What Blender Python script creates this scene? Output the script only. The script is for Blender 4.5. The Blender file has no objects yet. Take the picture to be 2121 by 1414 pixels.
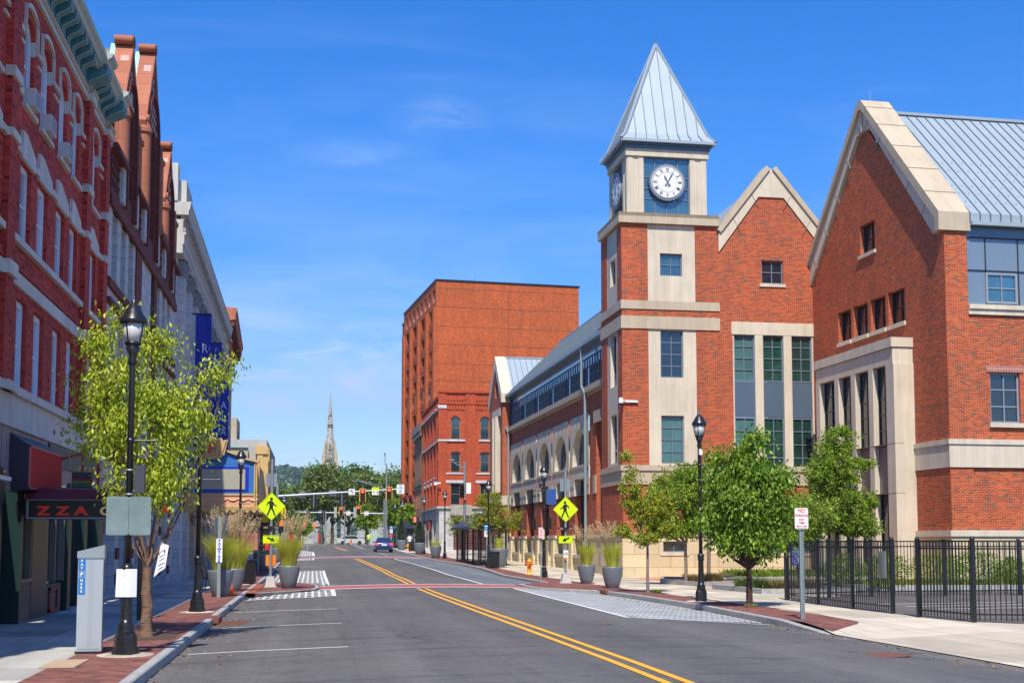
import bpy, math, random
import numpy as np
from mathutils import Vector, Matrix
R = math.radians
SC = bpy.context.scene
COL = SC.collection
random.seed(7)
rng = np.random.default_rng(11)

# ---------------- camera, world, sun, exposure ----------------
CAMZ = 1.85
cam = bpy.data.cameras.new('camera'); cam.sensor_width = 36; cam.lens = 2650/2121*36
cam.shift_y = 0.0903; cam.clip_end = 9000; cam.clip_start = 0.1
camo = bpy.data.objects.new('camera', cam); COL.objects.link(camo)
camo.location = (0, 0, CAMZ); camo.rotation_euler = (R(90+4.8), 0, R(-8.848))
SC.camera = camo
SUN_EL, SUN_AZ = 55.0, 11.5          # azimuth: travel direction turned from +Y towards +X
world = bpy.data.worlds.new('World'); SC.world = world; world.use_nodes = True
wn, wl = world.node_tree.nodes, world.node_tree.links
wn.clear()
sky = wn.new('ShaderNodeTexSky'); sky.sky_type = 'NISHITA'; sky.sun_disc = False
sky.sun_elevation = R(SUN_EL); sky.sun_rotation = R(180+SUN_AZ)
sky.air_density = 1.0; sky.dust_density = 0.35; sky.ozone_density = 2.6
hs = wn.new('ShaderNodeHueSaturation'); hs.inputs['Saturation'].default_value = 1.44; hs.inputs['Value'].default_value = 1.32; hs.inputs['Hue'].default_value = .508
wl.new(sky.outputs[0], hs.inputs['Color'])
bg = wn.new('ShaderNodeBackground'); bg.inputs[1].default_value = 0.115
# thin high cloud: two noises on the view direction, denser towards the horizon
tc = wn.new('ShaderNodeTexCoord'); mp = wn.new('ShaderNodeMapping'); mp.inputs['Scale'].default_value = (1.1, 1.1, 6.5)
mp.inputs['Rotation'].default_value = (0.12, -0.22, 0.6)
wl.new(tc.outputs['Generated'], mp.inputs[0])
n1 = wn.new('ShaderNodeTexNoise'); n1.inputs['Scale'].default_value = 2.9; n1.inputs['Detail'].default_value = 9; n1.inputs['Roughness'].default_value = .62; n1.inputs['Distortion'].default_value = .5
wl.new(mp.outputs[0], n1.inputs['Vector'])
cr = wn.new('ShaderNodeValToRGB'); cr.color_ramp.elements[0].position = .50; cr.color_ramp.elements[0].color = (0, 0, 0, 1)
cr.color_ramp.elements[1].position = .74; cr.color_ramp.elements[1].color = (1, 1, 1, 1)
wl.new(n1.outputs[0], cr.inputs[0])
mxw = wn.new('ShaderNodeMix'); mxw.data_type = 'RGBA'
mxw.inputs['B'].default_value = (5.6, 6.6, 7.8, 1)
sx = wn.new('ShaderNodeSeparateXYZ'); wl.new(tc.outputs['Generated'], sx.inputs[0])
ce = wn.new('ShaderNodeValToRGB'); e_ = ce.color_ramp.elements; e_[0].position = 0; e_[0].color = (.55, .55, .55, 1); e_[1].position = .45; e_[1].color = (.04, .04, .04, 1)
for p_, v_ in ((.10, .75), (.17, .6), (.22, .16), (.30, .10)):
    q_ = e_.new(p_); q_.color = (v_, v_, v_, 1)
wl.new(sx.outputs[2], ce.inputs[0]); mu = wn.new('ShaderNodeMath'); mu.operation = 'MULTIPLY'; wl.new(cr.outputs[0], mu.inputs[0]); wl.new(ce.outputs[0], mu.inputs[1])
# separate soft clouds standing in given directions of the sky: (direction, width, height, strength)
mpc = wn.new('ShaderNodeMapping'); mpc.inputs['Scale'].default_value = (5, 5, 16); mpc.inputs['Rotation'].default_value = (0, .35, 0); wl.new(tc.outputs['Generated'], mpc.inputs[0])
nc = wn.new('ShaderNodeTexNoise'); nc.inputs['Scale'].default_value = 2.6; nc.inputs['Detail'].default_value = 10; nc.inputs['Roughness'].default_value = .62; nc.inputs['Distortion'].default_value = .8; wl.new(mpc.outputs[0], nc.inputs['Vector'])
cc = wn.new('ShaderNodeValToRGB'); cc.color_ramp.elements[0].position = .33; cc.color_ramp.elements[1].position = .66; wl.new(nc.outputs[0], cc.inputs[0])
acc = mu.outputs[0]
for cdir, sw, sh_, st_ in (((.03, .99, .135), .17, .050, .95), ((-.05, .99, .112), .14, .035, .85), ((.092, .94, .318), .045, .022, .26), ((.034, .95, .292), .075, .017, .20), ((.065, .97, .240), .08, .014, .18), ((.205, .95, .223), .06, .016, .2)):
    sb_ = wn.new('ShaderNodeVectorMath'); sb_.operation = 'SUBTRACT'; wl.new(tc.outputs['Generated'], sb_.inputs[0]); sb_.inputs[1].default_value = cdir
    ml_ = wn.new('ShaderNodeVectorMath'); ml_.operation = 'MULTIPLY'; wl.new(sb_.outputs[0], ml_.inputs[0]); ml_.inputs[1].default_value = (1/sw, 1.2/sw*.3, 1/sh_)
    ln_ = wn.new('ShaderNodeVectorMath'); ln_.operation = 'LENGTH'; wl.new(ml_.outputs[0], ln_.inputs[0])
    mr = wn.new('ShaderNodeMapRange'); mr.interpolation_type = 'SMOOTHSTEP'; mr.inputs['From Min'].default_value = 1.25; mr.inputs['From Max'].default_value = 0; mr.inputs['To Max'].default_value = st_; wl.new(ln_.outputs['Value'], mr.inputs['Value'])
    m1 = wn.new('ShaderNodeMath'); m1.operation = 'MULTIPLY'; wl.new(mr.outputs[0], m1.inputs[0]); wl.new(cc.outputs[0], m1.inputs[1])
    a1 = wn.new('ShaderNodeMath'); a1.operation = 'MAXIMUM'; wl.new(acc, a1.inputs[0]); wl.new(m1.outputs[0], a1.inputs[1]); acc = a1.outputs[0]
wl.new(acc, mxw.inputs['Factor']); wl.new(hs.outputs[0], mxw.inputs['A'])
hz = wn.new('ShaderNodeValToRGB'); e_ = hz.color_ramp.elements; e_[0].position = 0; e_[0].color = (.60, .58, .66, 1); e_[1].position = .5; e_[1].color = (.92, .90, 1, 1)
q_ = e_.new(.16); q_.color = (.66, .74, .90, 1); q_ = e_.new(.30); q_.color = (.80, .86, 1, 1)
wl.new(sx.outputs[2], hz.inputs[0]); mh = wn.new('ShaderNodeMix'); mh.data_type = 'RGBA'; mh.blend_type = 'MULTIPLY'; mh.inputs['Factor'].default_value = 1
wl.new(mxw.outputs['Result'], mh.inputs['A']); wl.new(hz.outputs[0], mh.inputs['B']); wl.new(mh.outputs['Result'], bg.inputs[0])
wo = wn.new('ShaderNodeOutputWorld'); wl.new(bg.outputs[0], wo.inputs[0])
sun = bpy.data.lights.new('sun', 'SUN'); sun.energy = 4.7; sun.angle = R(.53); sun.color = (1, .94, .83)
suno = bpy.data.objects.new('sun', sun); COL.objects.link(suno)
_d = Vector((math.sin(R(SUN_AZ))*math.cos(R(SUN_EL)), math.cos(R(SUN_AZ))*math.cos(R(SUN_EL)), -math.sin(R(SUN_EL))))
suno.rotation_euler = _d.to_track_quat('-Z', 'Y').to_euler(); suno.location = (-20, -40, 60)
SC.view_settings.view_transform = 'Standard'; SC.view_settings.look = 'None'
SC.view_settings.exposure = 0.44; SC.view_settings.gamma = 1
SC.cycles.max_bounces = 6; SC.cycles.diffuse_bounces = 3; SC.cycles.transparent_max_bounces = 6

# ---------------- ground heights ----------------
def gz(y): return 0.0105*max(0, min(y, 190)-66)
def gp(y): return gz(y)+.15            # pavement level
def rz(x, y):
    u = (x-4.1)/6.3
    return gz(y)+.16*max(0, 1-u*u)

# ---------------- materials ----------------
MATS = {}
def newmat(name):
    m = bpy.data.materials.new(name); m.use_nodes = True
    nt = m.node_tree; b = nt.nodes['Principled BSDF']
    return m, nt, b
def ramp(nt, src, stops):
    r = nt.nodes.new('ShaderNodeValToRGB'); e = r.color_ramp.elements
    while len(e) < len(stops): e.new(.5)
    for i, (p, c) in enumerate(stops): e[i].position = p; e[i].color = (*c, 1)
    nt.links.new(src, r.inputs[0]); return r.outputs[0]
def noise(nt, scale, detail=5, rough=.6, stretch=None, uv=False, obj=True):
    t = nt.nodes.new('ShaderNodeTexCoord'); o = t.outputs['UV' if uv else 'Object']
    mp_ = nt.nodes.new('ShaderNodeMapping')
    if stretch: mp_.inputs['Scale'].default_value = stretch
    nt.links.new(o, mp_.inputs[0])
    n = nt.nodes.new('ShaderNodeTexNoise'); n.inputs['Scale'].default_value = scale
    n.inputs['Detail'].default_value = detail; n.inputs['Roughness'].default_value = rough
    nt.links.new(mp_.outputs[0], n.inputs['Vector']); return n.outputs[0]
def mixc(nt, a, b, f, mode='MIX'):
    m = nt.nodes.new('ShaderNodeMix'); m.data_type = 'RGBA'; m.blend_type = mode
    for k, v in (('A', a), ('B', b), ('Factor', f)):
        if hasattr(v, 'is_linked') or isinstance(v, bpy.types.NodeSocket): nt.links.new(v, m.inputs[k])
        elif k == 'Factor': m.inputs[k].default_value = v
        else: m.inputs[k].default_value = (*v, 1)
    return m.outputs['Result']
def bump(nt, b, src, strength, dist=.02):
    bp = nt.nodes.new('ShaderNodeBump'); bp.inputs['Strength'].default_value = strength; bp.inputs['Distance'].default_value = dist
    nt.links.new(src, bp.inputs['Height']); nt.links.new(bp.outputs[0], b.inputs['Normal'])
def mul(c, k): return tuple(min(1, x*k) for x in c)
def M(name, col, rough=.6, var=.12, vs=2.5, metal=0, bmp=0, bs=40, spec=.5, stretch=None, emit=0, coat=0):
    if name in MATS: return MATS[name]
    m, nt, b = newmat(name)
    b.inputs['Roughness'].default_value = rough; b.inputs['Metallic'].default_value = metal
    b.inputs['Specular IOR Level'].default_value = spec
    if coat: b.inputs['Coat Weight'].default_value = coat; b.inputs['Coat Roughness'].default_value = .05
    if var:
        c = ramp(nt, noise(nt, vs, 6, .65, stretch), [(.25, mul(col, 1-var)), (.75, mul(col, 1+var))])
        nt.links.new(c, b.inputs['Base Color'])
    else: b.inputs['Base Color'].default_value = (*col, 1)
    if bmp: bump(nt, b, noise(nt, bs, 4), bmp)
    if emit: b.inputs['Emission Color'].default_value = (*col, 1); b.inputs['Emission Strength'].default_value = emit
    MATS[name] = m; return m
def brick(name, c1, c2, dark, mortar, w=.213, h=.0677, ms=.011, darkf=.06, bumpk=.5, offs=.5, wear=.18, rough=.8):
    m, nt, b = newmat(name); b.inputs['Roughness'].default_value = rough; b.inputs['Specular IOR Level'].default_value = .3
    t = nt.nodes.new('ShaderNodeTexCoord')
    br = nt.nodes.new('ShaderNodeTexBrick'); br.offset = offs
    br.inputs['Scale'].default_value = 1; br.inputs['Brick Width'].default_value = w; br.inputs['Row Height'].default_value = h
    br.inputs['Mortar Size'].default_value = ms; br.inputs['Mortar Smooth'].default_value = .1; br.inputs['Bias'].default_value = 0
    br.inputs['Color1'].default_value = (0, 0, 0, 1); br.inputs['Color2'].default_value = (1, 1, 1, 1); br.inputs['Mortar'].default_value = (.5, .5, .5, 1)
    nt.links.new(t.outputs['UV'], br.inputs['Vector'])
    c = ramp(nt, br.outputs['Color'], [(0, mul(dark, .8)), (darkf, dark), (darkf+.015, mul(c1, .72)), (.35, c1), (.62, mul([(p+q)/2 for p, q in zip(c1, c2)], 1.02)), (1, mul(c2, 1.12))])
    big = noise(nt, .35, 6, .7, uv=True)
    c = mixc(nt, c, ramp(nt, big, [(.3, (1-wear,)*3), (.7, (1+wear*.3,)*3)]), 1, 'MULTIPLY')
    c = mixc(nt, c, ramp(nt, noise(nt, 1.0, 6, .7, (1.1, .12, 1), uv=True), [(.36, (.78, .76, .75)), (.56, (1, 1, 1)), (.8, (1.1, 1.12, 1.14))]), 1, 'MULTIPLY')
    c = mixc(nt, c, mortar, br.outputs['Fac'])
    nt.links.new(c, b.inputs['Base Color'])
    if bumpk:
        inv = nt.nodes.new('ShaderNodeMath'); inv.operation = 'SUBTRACT'; inv.inputs[0].default_value = 1
        nt.links.new(br.outputs['Fac'], inv.inputs[1]); bump(nt, b, inv.outputs[0], bumpk, .006)
    MATS[name] = m; return m
def stone(name, col, streak=.18, block=None, joint=None, rough=.75):
    """cast stone with vertical rain streaks; block=(w,h) draws joints"""
    m, nt, b = newmat(name); b.inputs['Roughness'].default_value = rough; b.inputs['Specular IOR Level'].default_value = .25
    s = noise(nt, 1.0, 7, .7, (2.6, .22, 1), uv=True)
    c = ramp(nt, s, [(.3, mul(col, 1-streak)), (.62, col), (.85, mul(col, 1.08))])
    c = mixc(nt, c, ramp(nt, noise(nt, .5, 5, .7, uv=True), [(.3, (.84, .83, .8)), (.65, (1, 1, 1))]), 1, 'MULTIPLY')
    if block:
        t = nt.nodes.new('ShaderNodeTexCoord'); br = nt.nodes.new('ShaderNodeTexBrick'); br.inputs['Scale'].default_value = 1
        br.inputs['Brick Width'].default_value = block[0]; br.inputs['Row Height'].default_value = block[1]; br.inputs['Mortar Size'].default_value = .012
        br.inputs['Color1'].default_value = (.86, .86, .86, 1); br.inputs['Color2'].default_value = (1.08, 1.08, 1.08, 1); br.inputs['Mortar'].default_value = (*(joint or (.45, .42, .38)), 1)
        nt.links.new(t.outputs['UV'], br.inputs['Vector']); c = mixc(nt, c, br.outputs['Color'], 1, 'MULTIPLY')
    nt.links.new(c, b.inputs['Base Color']); bump(nt, b, noise(nt, 30, 4, uv=True), .12)
    MATS[name] = m; return m
def glass(name, tint, refl=.06, rough=.04, var=.25, vs=.7):
    """window pane: dark interior behind a clear glossy face"""
    m, nt, b = newmat(name)
    c = ramp(nt, noise(nt, vs, 3), [(.35, mul(tint, 1-var)), (.65, mul(tint, 1+var))])
    oi = nt.nodes.new('ShaderNodeObjectInfo'); c = mixc(nt, c, ramp(nt, oi.outputs['Random'], [(0, (.5, .5, .5)), (.5, (1, 1, 1)), (1, (1.5, 1.4, 1.35))]), 1, 'MULTIPLY')
    nt.links.new(c, b.inputs['Base Color'])
    b.inputs['Roughness'].default_value = rough; b.inputs['Specular IOR Level'].default_value = .5+refl*6; b.inputs['IOR'].default_value = 1.5
    bump(nt, b, noise(nt, .9, 2), .04, .05)
    MATS[name] = m; return m
def leafmat(name, cols, trans=.35):
    m, nt, b = newmat(name); nt.nodes.remove(b)
    g = nt.nodes.new('ShaderNodeNewGeometry')
    n = len(cols); c = ramp(nt, g.outputs['Random Per Island'], [(i/(n-1), k) for i, k in enumerate(cols)])
    d = nt.nodes.new('ShaderNodeBsdfPrincipled'); d.inputs['Roughness'].default_value = .45; d.inputs['Specular IOR Level'].default_value = .35
    nt.links.new(c, d.inputs['Base Color'])
    tr = nt.nodes.new('ShaderNodeBsdfTranslucent'); nt.links.new(mixc(nt, c, (1.0, 1.15, .35), .45, 'MULTIPLY'), tr.inputs[0])
    mx = nt.nodes.new('ShaderNodeMixShader'); mx.inputs[0].default_value = trans
    nt.links.new(d.outputs[0], mx.inputs[1]); nt.links.new(tr.outputs[0], mx.inputs[2])
    nt.links.new(mx.outputs[0], nt.nodes['Material Output'].inputs[0])
    MATS[name] = m; return m

# ---------------- mesh builder (adds faces in world coordinates) ----------------
SPLIT = {'balcony_front', 'brownstone_course', 'bulkhead', 'capital', 'lattice_parapet', 'lancet', 'post', 'shop_window', 'shopfront_frame', 'shopfront_pier', 'sill', 'soldier_course', 'stone_band', 'vent_grille', 'visor', 'cornice_bracket', 'side_window', 'strap', 'letter_mark', 'bulb', 'sandstone_trim', 'arm', 'rail', 'marble_pier'}
class MB:
    def __init__(s): s.v = []; s.f = []; s.m = []; s.sm = []; s.o = (0, 0, 0); s.a = 0; s.ca, s.sa = 1, 0
    def frame(s, o=(0, 0, 0), a=0):
        s.o = tuple(o) if len(o) == 3 else (o[0], o[1], 0); s.ca, s.sa = math.cos(a), math.sin(a); return s
    def T(s, p): x, y, z = p; return (s.o[0]+x*s.ca-y*s.sa, s.o[1]+x*s.sa+y*s.ca, s.o[2]+z)
    def face(s, pts, mi=0, smooth=False):
        n = len(s.v); s.v += [s.T(p) for p in pts]; s.f.append(tuple(range(n, n+len(pts)))); s.m.append(mi); s.sm.append(smooth)
    def mesh(s, pts, faces, mi=0, smooth=False):
        n = len(s.v); s.v += [s.T(p) for p in pts]
        for f in faces: s.f.append(tuple(n+i for i in f)); s.m.append(mi); s.sm.append(smooth)
    def box(s, x0, x1, y0, y1, z0, z1, mi=0, taper=0):
        t = taper
        p = [(x0, y0, z0), (x1, y0, z0), (x1, y1, z0), (x0, y1, z0), (x0+t, y0+t, z1), (x1-t, y0+t, z1), (x1-t, y1-t, z1), (x0+t, y1-t, z1)]
        s.mesh(p, [(0, 3, 2, 1), (4, 5, 6, 7), (0, 1, 5, 4), (1, 2, 6, 5), (2, 3, 7, 6), (3, 0, 4, 7)], mi); return s
    def bar(s, p, q, w, h, mi=0, up=(0, 0, 1)):
        p, q = Vector(p), Vector(q); d = (q-p).normalized(); u = Vector(up); r = d.cross(u)
        if r.length < 1e-4: r = d.cross(Vector((0, 1, 0)))
        r.normalize(); u = r.cross(d)
        P = [tuple(c+r*a*w/2+u*b*h/2) for c in (p, q) for a, b in ((-1, -1), (1, -1), (1, 1), (-1, 1))]
        s.mesh(P, [(0, 1, 2, 3), (7, 6, 5, 4), (0, 4, 5, 1), (1, 5, 6, 2), (2, 6, 7, 3), (3, 7, 4, 0)], mi); return s
    def cyl(s, p, q, r0, r1=None, n=12, mi=0, cap=True, smooth=True):
        r1 = r0 if r1 is None else r1; p, q = Vector(p), Vector(q); d = (q-p).normalized()
        a = d.cross(Vector((0, 0, 1)));
        if a.length < 1e-3: a = Vector((1, 0, 0))
        a.normalize(); b = d.cross(a)
        P = []
        for c, r in ((p, r0), (q, r1)):
            for i in range(n):
                t = 2*math.pi*i/n; P.append(tuple(c+a*math.cos(t)*r+b*math.sin(t)*r))
        s.mesh(P, [(i, (i+1) % n, n+(i+1) % n, n+i) for i in range(n)], mi, smooth)
        if cap: s.mesh(P[n:], [tuple(range(n))], mi); s.mesh(P[:n], [tuple(reversed(range(n)))], mi)
        return s
    def lathe(s, prof, c=(0, 0, 0), n=20, mi=0, smooth=True, flute=0, fr=(0, 0)):
        P = []
        for (r, z) in prof:
            for i in range(n):
                t = 2*math.pi*i/n; rr = r*(1-flute*(i % 2)) if fr[0] <= z <= fr[1] else r
                P.append((c[0]+rr*math.cos(t), c[1]+rr*math.sin(t), c[2]+z))
        F = []
        for k in range(len(prof)-1):
            for i in range(n): F.append((k*n+i, k*n+(i+1) % n, (k+1)*n+(i+1) % n, (k+1)*n+i))
        F.append(tuple(reversed(range(n)))); F.append(tuple((len(prof)-1)*n+i for i in range(n)))
        s.mesh(P, F, mi, smooth); return s
    def prism(s, poly, y0, y1, mi=0, ax='y'):
        """poly in (x,z) extruded y0..y1 ; ax='x': poly in (y,z) extruded along x ; ax='z': poly in (x,y)"""
        n = len(poly)
        def pt(a, b, c): return {'y': (a, c, b), 'x': (c, a, b), 'z': (a, b, c)}[ax]
        A = [pt(a, b, y0) for a, b in poly]; B = [pt(a, b, y1) for a, b in poly]
        F = [(i, (i+1) % n, n+(i+1) % n, n+i) for i in range(n)]
        F += [tuple(reversed(range(n))), tuple(range(n, 2*n))]
        s.mesh(A+B, F, mi); return s
    def wall(s, u0, u1, z0, top, holes=(), y=0.0, rev=.2, mi=0, rmi=None):
        """wall in the plane y (outside is -y) from u0..u1; top = height or [(u,z),...]; holes = (ua,ub,za,zb[,rise])"""
        rmi = mi if rmi is None else rmi
        tp = [(u0, top), (u1, top)] if not isinstance(top, (list, tuple)) else list(top)
        def tz(u):
            for (a, za), (b, zb) in zip(tp, tp[1:]):
                if a-1e-6 <= u <= b+1e-6: return za+(zb-za)*(u-a)/max(1e-9, b-a)
            return tp[-1][1]
        us = sorted(set([u0, u1]+[u for u, _ in tp]+[h[0] for h in holes]+[h[1] for h in holes]))
        us = [u for u in us if u0-1e-6 <= u <= u1+1e-6]
        for a, b in zip(us, us[1:]):
            if b-a < 1e-5: continue
            hs_ = sorted([h for h in holes if h[0] <= a+1e-6 and h[1] >= b-1e-6], key=lambda h: h[2]); z = z0
            for h in hs_:
                if h[2] > z+1e-5: s.face([(a, y, z), (b, y, z), (b, y, h[2]), (a, y, h[2])], mi)
                z = h[3]
            if tz((a+b)/2) > z: s.face([(a, y, z), (b, y, z), (b, y, tz(b)), (a, y, tz(a))], mi)
        for h in holes:
            a, b, c, d = h[:4]; ri = h[4] if len(h) > 4 else 0
            if rev:
                e = d-ri
                s.face([(a, y, c), (a, y+rev, c), (a, y+rev, e), (a, y, e)], rmi); s.face([(b, y, c), (b, y, e), (b, y+rev, e), (b, y+rev, c)], rmi)
                s.face([(a, y, c), (b, y, c), (b, y+rev, c), (a, y+rev, c)], rmi)
                if not ri: s.face([(a, y, d), (a, y+rev, d), (b, y+rev, d), (b, y, d)], rmi)
            if ri:
                n = 14; m_ = (a+b)/2; w = (b-a)/2
                arc = [(m_-w*math.cos(math.pi*i/n), d-ri+ri*math.sin(math.pi*i/n)) for i in range(n+1)]
                for (p, q), (p2, q2) in zip(arc, arc[1:]):
                    s.face([(p, y, q), (p2, y, q2), (p2, y, d), (p, y, d)], mi)
                    if rev: s.face([(p, y, q), (p, y+rev, q), (p2, y+rev, q2), (p2, y, q2)], rmi)
        return s
    def build(s, name, mats, parent=None, loc=None):
        if parent is not None and name in SPLIT and len(s.f) > 1:
            got = s.pieces()
            if len(got) > 1: return [g.build1(name, mats, parent, loc) for g in got][0]
        return s.build1(name, mats, parent, loc)
    def pieces(s):
        n = len(s.v); V = np.array(s.v); root = list(range(n))
        def fd(a):
            while root[a] != a: root[a] = root[root[a]]; a = root[a]
            return a
        for f in s.f:
            for q in f[1:]: root[fd(q)] = fd(f[0])
        ids = {}; isl = [ids.setdefault(fd(f[0]), len(ids)) for f in s.f]; k = len(ids)
        if k > 1500: return [s]
        lo = np.full((k, 3), 1e9); hi = np.full((k, 3), -1e9)
        for f, i in zip(s.f, isl): lo[i] = np.minimum(lo[i], V[list(f)].min(0)); hi[i] = np.maximum(hi[i], V[list(f)].max(0))
        size = (hi-lo).max(1); gap = np.maximum(0, np.maximum(lo[:, None]-hi[None], lo[None]-hi[:, None]))
        near = np.sqrt((gap**2).sum(2)) <= np.maximum(.02, .5*np.maximum(size[:, None], size[None]))
        comp = -np.ones(k, int); c = 0
        for i in range(k):
            if comp[i] >= 0: continue
            st = [i]; comp[i] = c
            while st:
                a = st.pop()
                for b in np.nonzero(near[a] & (comp < 0))[0]: comp[b] = c; st.append(b)
            c += 1
        if c == 1 or c > 100: return [s]
        out = []
        for j in range(c):
            g = MB(); mp_ = {}
            for f, i, mi, sm in zip(s.f, isl, s.m, s.sm):
                if comp[i] != j: continue
                nf = []
                for q in f:
                    if q not in mp_: mp_[q] = len(g.v); g.v.append(s.v[q])
                    nf.append(mp_[q])
                g.f.append(tuple(nf)); g.m.append(mi); g.sm.append(sm)
            out.append(g)
        return out
    def build1(s, name, mats, parent=None, loc=None):
        """link as ONE mesh object; loc = world origin (the parent's location if parented)"""
        if not isinstance(mats, (list, tuple)): mats = [mats]
        base = None
        if parent is not None:
            p = parent; off = Vector((0, 0, 0))
            while p is not None: off += p.location; p = p.parent
            base = off
        o0 = Vector(loc) if loc is not None else (base if base is not None else Vector((0, 0, 0)))
        me = bpy.data.meshes.new(name); V = np.array(s.v, dtype=float).reshape(-1, 3)
        me.from_pydata((V-np.array(o0)).tolist(), [], s.f)
        for m_ in mats: me.materials.append(m_)
        me.polygons.foreach_set('material_index', s.m); me.polygons.foreach_set('use_smooth', s.sm)
        uv = me.uv_layers.new(name='UVMap'); me.update()
        co = []
        for p in me.polygons:
            nx, ny, nz = p.normal
            if abs(nz) > .75: tx, ty, vert = 1, 0, False
            else:
                l = math.hypot(nx, ny); tx, ty, vert = -ny/l, nx/l, True
            sl = math.sqrt(max(1e-6, 1-nz*nz)) if vert else 1
            for vi in p.vertices:
                x, y, z = V[vi]
                co += ([x*tx+y*ty, z/sl] if vert else [x, y])
        uv.data.foreach_set('uv', co)
        o = bpy.data.objects.new(name, me); COL.objects.link(o)
        if parent is not None:
            o.parent = parent; o.location = (0, 0, 0) if loc is None else tuple(Vector(loc)-base)
        else: o.location = o0
        return o
def tag(o, label=None, cat=None, group=None, kind=None):
    if label: o['label'] = label
    if cat: o['category'] = cat
    if group: o['group'] = group
    if kind: o['kind'] = kind
    return o
def thing(name, label, cat, loc=(0, 0, 0), group=None):
    o = bpy.data.objects.new(name, None); o.empty_display_size = .3; COL.objects.link(o); o.location = loc
    return tag(o, label, cat, group)
def copy_tree(o, parent=None):
    c = o.copy(); COL.objects.link(c)
    if parent is not None: c.parent = parent
    for ch in list(o.children): copy_tree(ch, c)
    return c
def place(proto, loc, label, group=None, rot=0, first=[], scale=1):
    """first use moves the prototype itself, later uses copy the whole tree"""
    if proto in first: o = copy_tree(proto)
    else: first.append(proto); o = proto
    o.location = loc; o.rotation_euler = (0, 0, rot); o.scale = (scale,)*3 if not isinstance(scale, tuple) else scale
    o['label'] = label
    if group: o['group'] = group
    return o
_txt = {}
def text_geo(body, size, bold=0.0, depth=.004, font_x=1.0):
    c = bpy.data.curves.new('t', 'FONT'); c.body = body; c.size = size; c.extrude = depth; c.offset = bold; c.align_x = 'CENTER'; c.align_y = 'CENTER'; c.resolution_u = 3
    o = bpy.data.objects.new('t', c); COL.objects.link(o); dg = bpy.context.evaluated_depsgraph_get(); dg.update()
    me = bpy.data.meshes.new_from_object(o.evaluated_get(dg)); vs = [(v.co.x*font_x, v.co.y, v.co.z) for v in me.vertices]; fs = [tuple(p.vertices) for p in me.polygons]
    bpy.data.objects.remove(o); bpy.data.curves.remove(c); bpy.data.meshes.remove(me)
    return vs, fs
def text(mb, body, size, c, mi=0, bold=0.0, fx=1.0, depth=.004, rot=0):
    """upright lettering in the local x-z plane facing -y, centred at c"""
    k = (body, size, bold, fx, depth)
    if k not in _txt: _txt[k] = text_geo(body, size, bold, depth, fx)
    vs, fs = _txt[k]; cr_, sr = math.cos(rot), math.sin(rot)
    mb.mesh([(c[0]+x*cr_-y*sr, c[1]-z, c[2]+x*sr+y*cr_) for x, y, z in vs], fs, mi)
def win(parent, o, a, u0, u1, z0, z1, nx, nz, y, fm, gm, fw=.06, mull=.045, depth=.06, rise=0, name='window', pane='pane', zs=None, sill=None, sillm=None):
    """a window set at depth y in frame (o,a): frame and glazing bars, its pane a sub-part"""
    m = MB().frame(o, a)
    m.box(u0, u1, y-depth, y+.02, z0, z0+fw)
    if not rise: m.box(u0, u1, y-depth, y+.02, z1-fw, z1)
    e = z1-rise
    m.box(u0, u0+fw, y-depth, y+.02, z0+fw, e-(0 if rise else fw)); m.box(u1-fw, u1, y-depth, y+.02, z0+fw, e-(0 if rise else fw))
    for i in range(1, nx):
        u = u0+(u1-u0)*i/nx; t = e+(rise*math.sin(math.acos(max(-1, min(1, (u-(u0+u1)/2)/((u1-u0)/2)))))) if rise else z1-fw
        m.box(u-mull/2, u+mull/2, y-depth*.8, y+.01, z0+fw, t-.01)
    zz = zs if zs else [z0+(z1-z0)*j/nz for j in range(1, nz)]
    for z in zz: m.box(u0+fw, u1-fw, y-depth*.7, y+.005, z-mull/2, z+mull/2)
    if rise:
        n = 12; c = (u0+u1)/2; w = (u1-u0)/2
        pts = [(c-w*math.cos(math.pi*i/n), e+rise*math.sin(math.pi*i/n)) for i in range(n+1)]
        for (p, q), (p2, q2) in zip(pts, pts[1:]): m.bar((p, y-depth/2, q), (p2, y-depth/2, q2), depth, fw*1.6, up=(0, 0, 1) if abs(p2-p) > abs(q2-q) else (1, 0, 0))
    f = m.build(name, fm, parent)
    g = MB().frame(o, a)
    if rise:
        n = 12; c = (u0+u1)/2; w = (u1-u0)/2
        g.face([(u0, y, z0), (u1, y, z0)]+[(c+w*math.cos(math.pi*i/n), y, e+rise*math.sin(math.pi*i/n)) for i in range(n+1)])
    else: g.face([(u0, y, z0), (u1, y, z0), (u1, y, z1), (u0, y, z1)])
    g.build(pane, gm, f)
    if sill:
        s_ = MB().frame(o, a).box(u0-.1, u1+.1, sill[0], y-.02, z0-sill[1], z0); s_.build('sill', sillm, f)
    return f

# ---- shared materials ----
BRICK_B = brick('red_brick', (.40, .046, .010), (.52, .085, .016), (.14, .07, .045), (.46, .28, .17), ms=.0062, darkf=.08)
BRICK_L = brick('library_brick', (.40, .046, .010), (.50, .080, .015), (.16, .07, .045), (.44, .27, .17), ms=.0060, darkf=.07)
BRICK_C = brick('orange_brick', (.42, .065, .012), (.56, .11, .016), (.22, .07, .03), (.46, .18, .08), ms=.006, darkf=.04)
BRICK_D = brick('painted_red_brick', (.42, .050, .014), (.48, .072, .02), (.30, .035, .012), (.44, .13, .06), ms=.0055, darkf=.03)
BRICK_1 = brick('dark_red_brick', (.54, .046, .034), (.64, .078, .048), (.22, .02, .015), (.22, .05, .04), ms=.006, darkf=.04, wear=.35)
STONE = stone('cast_stone', (.66, .58, .45), .22)
STONE_T = stone('tan_stone', (.53, .44, .32), .18)
STONE_BLK = stone('limestone_blocks', (.68, .56, .36), .08, (1.2, .62), (.5, .44, .35))
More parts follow.
